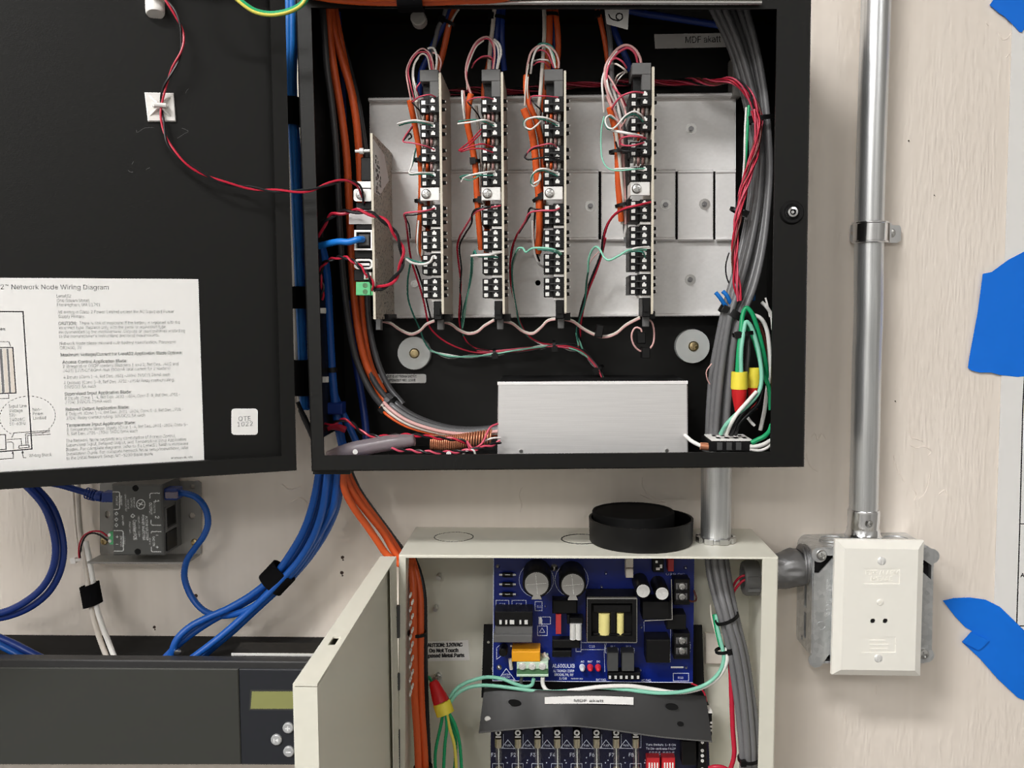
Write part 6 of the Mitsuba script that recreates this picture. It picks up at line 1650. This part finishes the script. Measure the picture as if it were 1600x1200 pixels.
part(ps, 'transistor', [Bx(890, 966, 911, 974, .012), Bx(886, 961, 890, 975, .010)], 'black_plastic', False)
part(ps, 'fuse', [sweep(pts([(895, 974, ob + .012), (895, 999, ob + .012)]), .0026, 12), sweep(pts([(904.5, 974, ob + .012), (904.5, 999, ob + .012)]), .0026, 12)], 'tin', 40)
part(ps, 'film_capacitor', [Bx(799.5, 1018, 844, 1034.5, .020, bev=.0008)], 'amber', False)
part(ps, 'thermistor', [disc(786, 1020, ob + .002, ob + .014, 7, 20, .001)], 'black_plastic')
part(ps, 'ceramic_resistor', [sweep(pts([(797, 1029, ob + .006), (799, 1046, ob + .006)]), .0016, 8), sweep(pts([(849, 1021, ob + .008), (856, 1031, ob + .008)]), .0020, 8)], 'wire_ivory', 40)
gtm = part(ps, 'input_terminal', [Bx(807.5, 1044.5, 856.5, 1057, .018, bev=.0006)], 'green_dark_terminal', False)
part(gtm, 'screw_bed', [Bx(807.5, 1034, 856.5, 1045.5, .0195, bev=.0005)], 'green_light', False)
part(gtm, 'ledge', [Bx(807, 1053.5, 857, 1057.5, .0186, bev=.0003)], 'green_light', False)
for x in (816, 831.5, 847.5):
    part(gtm, 'screw', screw_head(W(x, 1041, ob + .0195), 6 * mm(ob + .02), h=.0014, cross=False, turn=.7), 'tin')
for x, c in ((910, 'led_clear'), (922.5, 'led_red'), (935, 'led_red')):
    p = W(x, 1046, ob + .006)
    part(ps, 'indicator_light', lathe(np.array([p[0], -ob, p[2]]), [(0, 0), (.0026, 0), (.0026, .001), (.0022, .001), (.0022, .0055), (.0014, .0075), (0, .0080)], (0, -1, 0), 16), c, 50)
for x0, x1 in ((949.5, 966), (972, 991)):
    part(ps, 'relay', [Bx(x0, 1020, x1, 1049, .014)], 'dark_grey_plastic', False)
ot_ = part(ps, 'output_terminal', [Bx(950, 1051, 1000.5, 1062.5, .012)], 'black_plastic', False)
for x in (953, 962, 970.5, 979, 988, 997):
    part(ot_, 'contact', [Bx(x - 2, 1056, x + 2, 1061, .0126, .011, 0)], 'tin', False)
part(ps, 'rectifier', [Bx(863, 938, 902, 959, .012, bev=.0008)], 'black_plastic', False)
part(ps, 'rectifier', [Bx(863, 1000, 906, 1013, .010, bev=.0008)], 'black_plastic', False)
part(ps, 'rectifier', [Bx(863, 1017, 893, 1027, .008, bev=.0008)], 'black_plastic', False)
part(ps, 'heat_sink', [Bx(1004, 940, 1047, 968, .020), Bx(1046, 938, 1050, 969, .022)], 'black_plastic', False)
part(ps, 'heat_sink_edge', [sweep(pts([(1049, 905, ob + .0222), (1050.5, 968, ob + .0222), (1007, 970, ob + .0222)]), .0005, 6)], 'bracket_grey', 40)
part(ps, 'big_relay', [Bx(1010, 1000, 1047, 1036, .020, bev=.0008), Bx(1042, 961, 1072, 984, .018, bev=.0008)], 'black_plastic', False)
for y0 in (905, 990):
    bt_ = part(ps, 'screw_terminal', [Bx(1053, y0, 1078, y0 + 40, .014)], 'black_plastic', False)
    for dy in (11, 27):
        part(bt_, 'clamp', [Bx(1056, y0 + dy - 5, 1074, y0 + dy + 5, .0143, .013, 0)], 'dark_steel', False)
        part(bt_, 'screw', screw_head(W(1065.5, y0 + dy, ob + .0146), .0034, h=.0016, turn=dy * .1), 'steel')
        part(bt_, 'divider', [Bx(1055, y0 + dy + 6.4, 1077, y0 + dy + 8.2, .0165, .013, 0)], 'black_plastic', False)
part(ps, 'voltage_block', [Bx(978, 873, 989.5, 887, .014), Bx(978, 889, 989.5, 903, .014)], 'wire_ivory', False)
part(ps, 'selector', [Bx(1020, 874, 1037, 894, .010)], 'black_plastic', False)
part(ps, 'selector_pin', [Bx(1024, 876, 1028, 880, .0106, .009, 0), Bx(1031, 882, 1035, 888, .0106, .009, 0), Bx(1025, 887, 1031, 891, .0106, .009, 0)], 'tin', False)
part(ps, 'red_fuse', [Bx(1044, 874, 1053, 893, .012)], 'component_red', False)
for x, y, r in ((778, 885, 4), (866, 887, 6.5), (947, 896, 3.2), (940, 917, 3), (1071, 887, 3.5), (780, 1043, 5), (1002, 980, 2.4), (1072, 1043, 3), (1001, 1047, 2.2), (852, 947, 2)):
    part(ps, 'solder_blob', lathe(W(x, y, ob), [(0, 0), (r * .0005, 0), (r * .0004, .0008), (r * .00018, .0018), (0, .002)], n=12), 'steel')
silk = []
S_ = lambda L, w=.8, c=False: silk.append(strokes(L, ob + .00005, w, .0001, c))
for r_ in ((775, 938, 795, 948), (800, 938, 822, 948), (776, 949, 827, 956), (836, 940, 847, 954), (842, 964, 860, 975), (840, 978, 855, 993), (846, 878 + 90, 847, 976), (908, 1004, 945, 1015), (900, 1000, 908, 1018), (946, 1013, 966, 1020), (970, 1013, 991, 1020), (1052, 1052, 1076, 1064)):
    S_(rect(*r_), .8, True)
S_([(948, 1004), (944, 1018), (945, 1050)]); S_([(1048, 970), (1047, 1035)]); S_([(1006, 971), (1007, 995)]); S_([(1050, 902), (1077, 902)])
S_(ell(838, 906, 27, 27, 26), .8, True); S_(ell(893, 906, 26, 26, 26), .8, True)
S_([(778.5, 1062), (791, 1044.5), (804.5, 1062)], 1.1, True); S_([(787, 1022), (776, 1030), (776, 1012), (781, 1008)], .8)
for L in ([(843, 988), (847, 981), (851, 988)],):
    S_(L, .8, True)
silk += [ftext('AL600ULXB', 863, 1043, ob + .00005, 6, 36, True), ftext('ALTRONIX CORP', 864, 1050, ob + .00005, 4, 34, True), ftext('BROOKLYN, NY', 866, 1056, ob + .00005, 4, 31, True), ftext('1/08', 873, 1061.5, ob + .00005, 3.4, 13, True), ftext('WARRANTY VOID', 892, 1061.5, ob + .00005, 2.6, 19), ftext('AC', 907, 1035, ob + .00005, 3, 6, True), ftext('BAT', 918, 1035, ob + .00005, 3, 8, True), ftext('DC', 932, 1035, ob + .00005, 3, 6, True),
         ftext('C18', 780, 945.5, ob + .00005, 3.6), ftext('C19', 806, 945.5, ob + .00005, 3.6), ftext('D1', 839, 949.5, ob + .00005, 3.6), ftext('BAT FAIL', 931, 1063.5, ob + .00005, 3.4, 17, True), ftext('AC FAIL', 1002, 1064.5, ob + .00005, 3.4, 16, True), ftext('CAUTION', 784, 1055, ob + .00005, 2.6, 13, True), ftext('HIGH VOLT', 783, 1059, ob + .00005, 2.4, 15, True), ftext('C18', 920, 1011.5, ob + .00005, 3.6), ftext('RL1', 954, 1011.5, ob + .00005, 3.2), ftext('RL2', 978, 1011.5, ob + .00005, 3.2), ftext('U2P DC', 1040, 898.5, ob + .00005, 3, 30), ftext('R38', 1059, 1060.5, ob + .00005, 3.4), ftext('+ OUT -', 1079, 1020, ob + .00005, 4.2, 24, True, rot=-90)]
part(ps, 'silkscreen', silk, 'silk', False)
part(ps, 'print_patch', [strokes([(844.5, 965), (844.5, 974)], ob + .00015, 4), strokes([(1048, 1042.5), (1068, 1042.5)], ob + .00015, 3)], 'white_ink', False)
part(ps, 'output_wire', [wire([(1076, 938, ob + .014), (1082, 940, ob + .012), (1088, 936, ob + .006), (1084, 922, ob + .004)], .0008), ], 'wire_brown', 50)

# insulating sheet, curved
ish = thing('insulating_sheet', 'black flexible plastic sheet between the blue circuit boards', 'sheet')
n1, n2 = 36, 12
top = np.array([(757, 1072, .040), (803, 1076, .048), (850, 1079, .056), (930, 1080, .060), (1010, 1082, .056), (1060, 1085, .050), (1103, 1088, .044)])
bot = np.array([(748, 1144.5, .062), (800, 1139.5, .068), (850, 1135.5, .076), (893, 1134, .080), (960, 1141, .076), (1030, 1151, .068), (1112.5, 1158.5, .058)])
ts_u = np.linspace(0, 1, n1)
def along(P, t):
    C = spline(P, 10); s = np.concatenate([[0], np.cumsum(np.linalg.norm(np.diff(C[:, :2], axis=0), axis=1))]); s /= s[-1]
    return np.stack([np.interp(t, s, C[:, i]) for i in range(3)], 1)
tt, bbm = along(top, ts_u), along(bot, ts_u)
G = []
for v in np.linspace(0, 1, n2):
    row = tt * (1 - v) + bbm * v
    G.append([W(x, y, o) for x, y, o in row])
G = np.array(G)
front = G.reshape(-1, 3)
back = front + np.array([0, .0009, 0])
q = []
for i in range(n2 - 1):
    for j in range(n1 - 1):
        a, b, c, d = i * n1 + j, i * n1 + j + 1, (i + 1) * n1 + j + 1, (i + 1) * n1 + j
        q += [[a, d, c], [a, c, b]]
N = n1 * n2
qb = [[a + N, c + N, b + N] for a, b, c in q]
rim = [i for i in range(n1)] + [i * n1 + n1 - 1 for i in range(1, n2)] + [(n2 - 1) * n1 + j for j in range(n1 - 2, -1, -1)] + [i * n1 for i in range(n2 - 2, 0, -1)]
qr = []
for i in range(len(rim)):
    a, b = rim[i], rim[(i + 1) % len(rim)]
    qr += [[a, b, b + N], [a, b + N, a + N]]
part(ish, 'sheet', outward(trimesh.Trimesh(np.vstack([front, back]), q + qb + qr, process=False)), 'dark_film', 50)
part(ish, 'edge', [sweep(G[-1] + np.array([0, -.0003, 0]), .0006, 5)], 'grey_plastic', 40)
for x, y, rx, ry, o, mt, nm in ((804, 1098, 10, 4.6, .0588, 'black_matte', 'slot'), (1050, 1104.5, 10, 5, .0583, 'black_matte', 'slot'), (1063.5, 1131.5, 5, 3.6, .0608, 'black_matte', 'slot'), (762, 1123.5, 4.6, 4, .0580, 'white_plastic', 'rivet_hole_disc')):  # solid discs for holes; the white one paints the light seen through
    part(ish, nm, prism(ell(x, y, rx, ry, 18, 8), o, o - .0008), mt, False)
nl = thing('name_label', 'white strip label on the black plastic sheet in the cream cabinet', 'label')
lab_f = []
xs_l = np.linspace(851, 990, 15)
Vt = []
for x in xs_l:
    f = (x - 851) / 139
    yt = 1089.5 - 2.2 * math.sin(f * 3.14) + .2 * f
    yb = 1100 - 1.2 * math.sin(f * 3.0) + 1.5 * f
    for y in (yt, yb):
        f2 = (y - 1079) / 57
        o = (.056 + .004 * math.sin(f * 3)) * (1 - f2) + (.076 + .004 * math.sin(f * 3.1)) * f2
        Vt.append((x, y, o + .0008))
Vt = np.array([W(*p) for p in Vt])
ff = []
for i in range(14):
    a = 2 * i
    ff += [[a, a + 1, a + 3], [a, a + 3, a + 2]]
nv = len(Vt)
Vs = np.vstack([Vt, Vt + np.array([0, .0003, 0])])
fs = ff + [[c + nv, b + nv, a + nv] for a, b, c in ff]
part(nl, 'strip', trimesh.Trimesh(Vs, fs, process=False), 'paper', False)
part(nl, 'print', [ftext('MDF akatt', 896, 1096.5, .0672, 4.4, 48)], 'grey_ink', False)

# fuse board
fb = thing('fuse_board', 'dark blue board with a row of glass fuses low in the cream cabinet', 'circuit board')
of = .034
part(fb, 'board', prism([(767, 1120), (1106, 1120), (1110, 1235), (766, 1235)], of, of - .0016), 'pcb_navy', False)
fsilk = []
for i in range(8):
    x = 778.5 + i * 30.7
    x2 = x - i * .05
    fu = part(fb, 'fuse', [sweep(pts([(x2, 1153.5, of + .009), (x2 + .3, 1167, of + .009)]), .0030, 12), sweep(pts([(x2 + 1, 1199, of + .009), (x2 + 1.2, 1213, of + .009)]), .0030, 12)], 'brass_cap', 40)
    part(fu, 'glass', sweep(pts([(x2 + .3, 1166, of + .009), (x2 + 1, 1200, of + .009)]), .0026, 14), 'glass_tube', True)
    part(fu, 'filament', sweep(pts([(x2 + .3, 1166, of + .009), (x2 + 1, 1200, of + .009)]), .0006, 5), 'tin', True)
    cl_ = part(fb, 'fuse_clip', [Fb for Fb in (box(x - 6, 1143, x + 6, 1152, of + .010, of, .0004),)], 'black_plastic', False)
    part(cl_, 'terminal_ring', [lathe(W(x, 1144.5, of + .0102), [(.0012, 0), (.0026, 0), (.0026, .0008), (.0012, .0008), (.0012, 0)], n=14), box(x - 4.5, 1150.5, x + 4.5, 1153, of + .0106, of + .009, 0)], 'tin', 40)
    fsilk.append(strokes([(x + 8, 1147), (x + 8, 1168), (x + 4, 1168)], of + .0001, .8))
    fsilk.append(ftext('F%d' % (i + 1), x - 11.5, 1182, of + .0001, 6, 8.5, True))
    if i < 7:
        fsilk.append(strokes([(x + 5, 1169), (x + 15, 1156), (x + 26, 1169.5)], of + .0001, 1.1, closed=True))
        fsilk.append(ftext('FUSE', x + 11, 1166, of + .0001, 3, 9, True))
    for dx, dy in ((12 + (i % 3) * 3, 1184 + (i % 2) * 4), (14, 1192)):
        fsilk.append(disc(x + dx, dy, of, of + .0004, 1.1, 8))
    part(fb, 'fuse_marking', fsilk, 'silk', False)
    fsilk = []
    fsilk.append(strokes([(x - 9, 1193), (x - 9, 1210)], of + .0001, .8)); fsilk.append(strokes([(x - 9, 1193), (x + 8, 1193), (x + 8, 1210)], of + .0001, .8))
fsilk += [ftext('Turn Switch: 1-8 ON', 1009, 1165, of + .0001, 3.6, 48, True), ftext('To De-activate FACP', 1009, 1171, of + .0001, 3.6, 48, True)]
for i, s in enumerate(('OUT1', 'OUT2', 'OUT3', 'OUT4', 'OUT5', 'OUT6', 'OUT7', 'OUT8')):
    fsilk.append(ftext(s, 1017 + i * 4.9 + (2 if i > 3 else 0), 1182.5, of + .0001, 3, 9, True, rot=-90))
part(fb, 'silkscreen', fsilk, 'silk', False)
for x0 in (1010.5, 1034.5):
    dp = part(fb, 'dip_switch', [box(x0, 1184.5, x0 + 20.5, 1212, of + .009, of, .0005)], 'dip_red', False)
    for j in range(4):
        part(dp, 'slider', [box(x0 + 3 + j * 4.2, 1192, x0 + 5.2 + j * 4.2, 1206, of + .0096, of + .008, 0)], 'white_plastic', False)
part(fb, 'relay', [box(1066, 1158, 1088, 1196, of + .014, of, .0006)], 'black_plastic', False)
rt = part(fb, 'side_terminal', [box(1091, 1156, 1104, 1230, of + .012, of, .0006)], 'black_plastic', False)
for y in (1160, 1173, 1181, 1189, 1202):
    part(rt, 'screw', disc(1097.5, y, of + .012, of + .0126, 2.8, 10), 'tin')
part(fb, 'edge_connector', [box(1104.5, 1113, 1112.5, 1150, of + .012, of - .012, .0006)], 'black_plastic', False)
part(fb, 'connector_pin', [box(1106, 1112, 1113, 1114.5, of + .0125, of, 0), box(1109.5, 1128, 1112.8, 1131, of + .0125, of, 0), box(1109.5, 1134, 1112.8, 1137, of + .0125, of, 0), box(1109.5, 1140, 1112.8, 1143, of + .0125, of, 0)], 'white_plastic', False)

# cables and wires of the cream cabinet
CC = 'orange cables down the left inside of the cream cabinet'
for j, L in enumerate(([(636, 862, .045), (642, 885, .05), (645, 910, .055), (646, 960, .06), (647, 1030, .062), (648, 1090, .062), (652, 1150, .06), (655, 1230, .06)],
                       [(640, 862, .04), (650, 895, .046), (656, 930, .05), (657, 980, .055), (657, 1050, .056), (659, 1110, .056), (663, 1170, .056), (666, 1230, .056)],
                       [(638, 862, .035), (646, 900, .04), (650, 950, .044), (652, 1020, .046), (653, 1100, .048), (657, 1160, .048), (660, 1230, .05)])):
    cable('signal_cable', L, 3.1, 'orange', ['left', 'right', 'rear'][j] + ' orange cable running down inside the cream cabinet', 'cable', CC, 9, 12)
cable('signal_cable', [(642, 862, .03), (654, 890, .036), (662, 925, .04), (664, 985, .042), (665, 1060, .044), (668, 1140, .046), (672, 1230, .046)], 2.2, 'black', 'black cable beside the orange cables in the cream cabinet', 'cable')
tied('black cable tie round the orange cables in the cream cabinet', 652, 989, .055, 0, 15, .0068, .0078, width=.0026, head=False)
tied('lower black cable tie round the orange cables in the cream cabinet', 661, 1200, .056, 1, 15, .0070, .0078, width=.003)
solo('ground_stud', [screw_head(W(685, 1056, .02), .0034, h=.003), lathe(W(685, 1056, .003), [(0, 0), (.0034, 0), (.0034, .010), (.0048, .010), (.0048, .0115), (.0024, .0115), (.0024, .017), (0, .017)], n=18)], 'steel', 'steel grounding stud above the red wire nut', 'stud')
p1, p2, p3 = W(676.5, 1064, .05), W(690, 1098, .056), W(697, 1118, .058)
ax_ = p2 - p1; L1 = np.linalg.norm(ax_)
wn = thing('wire_nut', 'red wire nut with a yellow collar on the green wires in the cream cabinet', 'wire nut')
part(wn, 'cone', lathe(p1, [(0, 0), (.0030, 0), (.0042, L1 * .1), (.0066, L1 * .75), (.0070, L1), (0, L1)], ax_, 18), 'nut_red', 30)
part(wn, 'collar', lathe(p2, [(.0068, -.0006), (.0076, 0), (.0078, .0095), (.0064, .0095), (.006, 0), (.0068, -.0006)], p3 - p2, 20), 'nut_yellow', 30)
GW = 'green wires hanging from the wire nut in the cream cabinet'
for j, (c, L) in enumerate((('green', [(693, 1108, .056), (690, 1128, .054), (685, 1150, .052), (680, 1180, .05), (682, 1230, .05)]), ('green', [(696, 1110, .058), (698, 1135, .058), (695, 1165, .056), (692, 1230, .054)]), ('yellow', [(698, 1112, .058), (702, 1135, .058), (710, 1165, .058), (714, 1230, .056)]),
                            ('green', [(700, 1112, .057), (710, 1130, .056), (717, 1155, .054), (720, 1180, .052), (722, 1230, .052)]), ('green', [(699, 1110, .054), (706, 1130, .052), (712, 1160, .05), (708, 1230, .05)]))):
    cable('bonding_wire', L, 1.35, c, ['first', 'second', 'third, yellowish', 'fifth', 'fourth'][j] + ' bonding wire from the left below the wire nut', 'wire', GW, 8, 10)
cable('bonding_wire', [(668, 1062, .03), (670, 1058, .034), (674, 1064, .04), (678, 1072, .045)], 1.2, 'green', 'short green bonding wire curling behind the red wire nut', 'wire')
LWg = 'wires to the green input terminal'
cable('input_wire', [(699, 1100, .050), (708, 1082, .048), (722, 1070, .046), (742, 1062, .046), (762, 1058, .044), (785, 1061, .044), (806, 1069, .046), (822, 1073, .046), (831, 1070, .046), (834, 1060, .046)], 1.6, 'mint', 'pale green wire from the wire nut to the input terminal', 'wire', LWg, 8, 10)
cable('input_wire', [(700, 1104, .052), (712, 1086, .050), (730, 1075, .048), (752, 1071, .048), (776, 1072, .048), (800, 1075, .05), (822, 1078, .052), (850, 1081, .054), (890, 1079, .056), (930, 1074, .056), (980, 1078, .056), (1030, 1083, .058), (1070, 1080, .058), (1105, 1068, .056), (1124, 1050, .056), (1131, 1030, .056), (1128, 1010, .056), (1122, 985, .054), (1119, 960, .05)], 1.6, 'mint', 'long pale green wire running under the blue board to the grey cables', 'wire', LWg, 8, 10)
cable('input_wire', [(848, 1058, .046), (848.5, 1070, .047), (855, 1079, .05), (872, 1081, .054), (900, 1078, .057), (940, 1073, .058), (985, 1072, .056), (1020, 1077, .054), (1060, 1082, .054), (1098, 1074, .054), (1122, 1058, .054), (1135, 1035, .056), (1136, 1012, .056)], 1.8, 'white', 'white wire from the input terminal running under the blue board', 'wire', LWg, 8, 10)
cable('input_wire', [(815, 1058, .044), (814, 1068, .045), (818, 1074, .044), (826, 1076, .04)], 1.5, 'dark_grey', 'short dark wire below the input terminal', 'wire', LWg)
cable('input_wire', [(1110, 945, .04), (1112, 965, .042), (1117, 985, .044), (1124, 1010, .05)], .8, 'ivory', 'thin white wire beside the grey cables in the cream cabinet', 'wire')
cable('input_wire', [(1080, 1068, .03), (1090, 1072, .03), (1100, 1082, .03), (1104, 1096, .03)], .8, 'red', 'thin red wire at the corner of the blue board', 'wire')
cable('battery_wire', [(1136, 1012, .05), (1141, 1040, .052), (1143, 1090, .052), (1145, 1140, .052), (1147, 1180, .052), (1140, 1206, .05)], 2.0, 'red', 'thick red wire running down beside the grey cables in the cream cabinet', 'wire')
cable('battery_wire', [(1108, 1200, .05), (1118, 1198, .052), (1132, 1200, .052), (1145, 1212, .05)], 1.9, 'red', 'red wire end at the bottom edge beside the fuse board', 'wire')
GK = 'grey cables down the right inside of the cream cabinet'
for j, L in enumerate(([(1106, 862, .04), (1108, 890, .044), (1114, 920, .05), (1122, 948, .054), (1130, 975, .056), (1139, 1010, .056), (1147, 1060, .054), (1155, 1120, .054), (1160, 1180, .056), (1161, 1240, .056)],
                       [(1115, 862, .046), (1118, 890, .05), (1124, 920, .055), (1131, 948, .06), (1138, 975, .062), (1148, 1010, .062), (1157, 1060, .06), (1164, 1120, .06), (1168, 1180, .06), (1169, 1240, .06)],
                       [(1124, 862, .046), (1128, 890, .05), (1133, 920, .054), (1139, 948, .058), (1146, 975, .06), (1156, 1010, .06), (1165, 1060, .058), (1172, 1120, .058), (1176, 1180, .058), (1176, 1240, .058)],
                       [(1132, 862, .04), (1136, 890, .044), (1141, 920, .048), (1147, 950, .052), (1155, 985, .054), (1164, 1020, .054), (1172, 1070, .052), (1180, 1130, .052), (1182, 1180, .052), (1181, 1240, .052)])):
    cable('trunk_cable', L, 2.9, 'grey', ['first', 'second', 'third', 'fourth'][j] + ' grey cable from the left inside the cream cabinet', 'cable', GK, 9, 12)
cable('trunk_cable', [(1117, 960, .046), (1121, 985, .048), (1127, 1010, .05)], 2.2, 'green', 'short green cable under the tie of the grey cables', 'cable')
tied('black cable tie high on the grey cables in the cream cabinet', 1136, 966, .056, 7, 15, .0092, .0085, width=.0026, head=False)
tied('black cable tie low on the grey cables in the cream cabinet', 1170, 1185, .057, 1, 15, .0082, .0085, width=.0026)
ta = thing('tie_mount', 'white square cable mount behind the green and white wires in the cream cabinet', 'cable mount')
part(ta, 'base', box(1102, 990, 1131, 1038, .0075, .003, .0008), 'wire_ivory', False)
tied('black cable tie on the white cable mount in the cream cabinet', 1130, 1016, .052, 3, 15, .0058, .0055, side=-1)
bsh = thing('conduit_bushing', 'grey plastic bushing with a steel locknut on the right wall of the cream cabinet', 'bushing')
c_ = np.array([W(1192, 905, .05)[0], -.048, W(1168, 904, .05)[2]])
part(bsh, 'locknut', lathe(c_ - np.array([.0, 0, 0]), [(0, 0), (.0150, 0), (.0150, .0016), (.0142, .0036), (0, .0036)], (-1, 0, 0), 24), 'steel', 30)
part(bsh, 'body', lathe(c_ - np.array([.0036, 0, 0]), [(.009, 0), (.0140, 0), (.0146, .003), (.0146, .010), (.0132, .0125), (.0105, .0128), (.009, .011), (.009, 0)], (-1, 0, 0), 24), 'grey_plastic', 40)
part(bsh, 'rib', [wbox(c_[0] - .0150, c_[0] - .0050, c_[1] - .0152, c_[1] - .0140, c_[2] + dz - .0012, c_[2] + dz + .0012) for dz in (-.006, .004)], 'grey_plastic', False)
cable('lead_wire', [(1186, 905, .05), (1164, 906, .052), (1154, 914, .05), (1146, 926, .046), (1142, 940, .04)], 1.1, 'red', 'red wire coming out of the grey bushing', 'wire')
cable('lead_wire', [(1186, 900, .048), (1160, 900, .05), (1150, 908, .046), (1144, 920, .04)], 1.0, 'red', 'second red wire coming out of the grey bushing', 'wire')

# wires whose labels would be the same are told apart by their length
_same = {}
for _k, _v in labels.items():
    if 'category' in _v:
        _same.setdefault(_v['label'], []).append(_k)
for _l, _ks in _same.items():
    _ks = [k for k in _ks if k in LENGTH]
    if len(_ks) > 1:
        _ks.sort(key=lambda k: LENGTH[k])
        _w = {2: ['shorter', 'longer'], 3: ['shortest', 'middle length', 'longest']}.get(len(_ks), ['shortest', 'second shortest', 'third shortest', 'longest'])
        for k, w in zip(_ks, _w):
            labels[k]['label'] = w + ' ' + _l
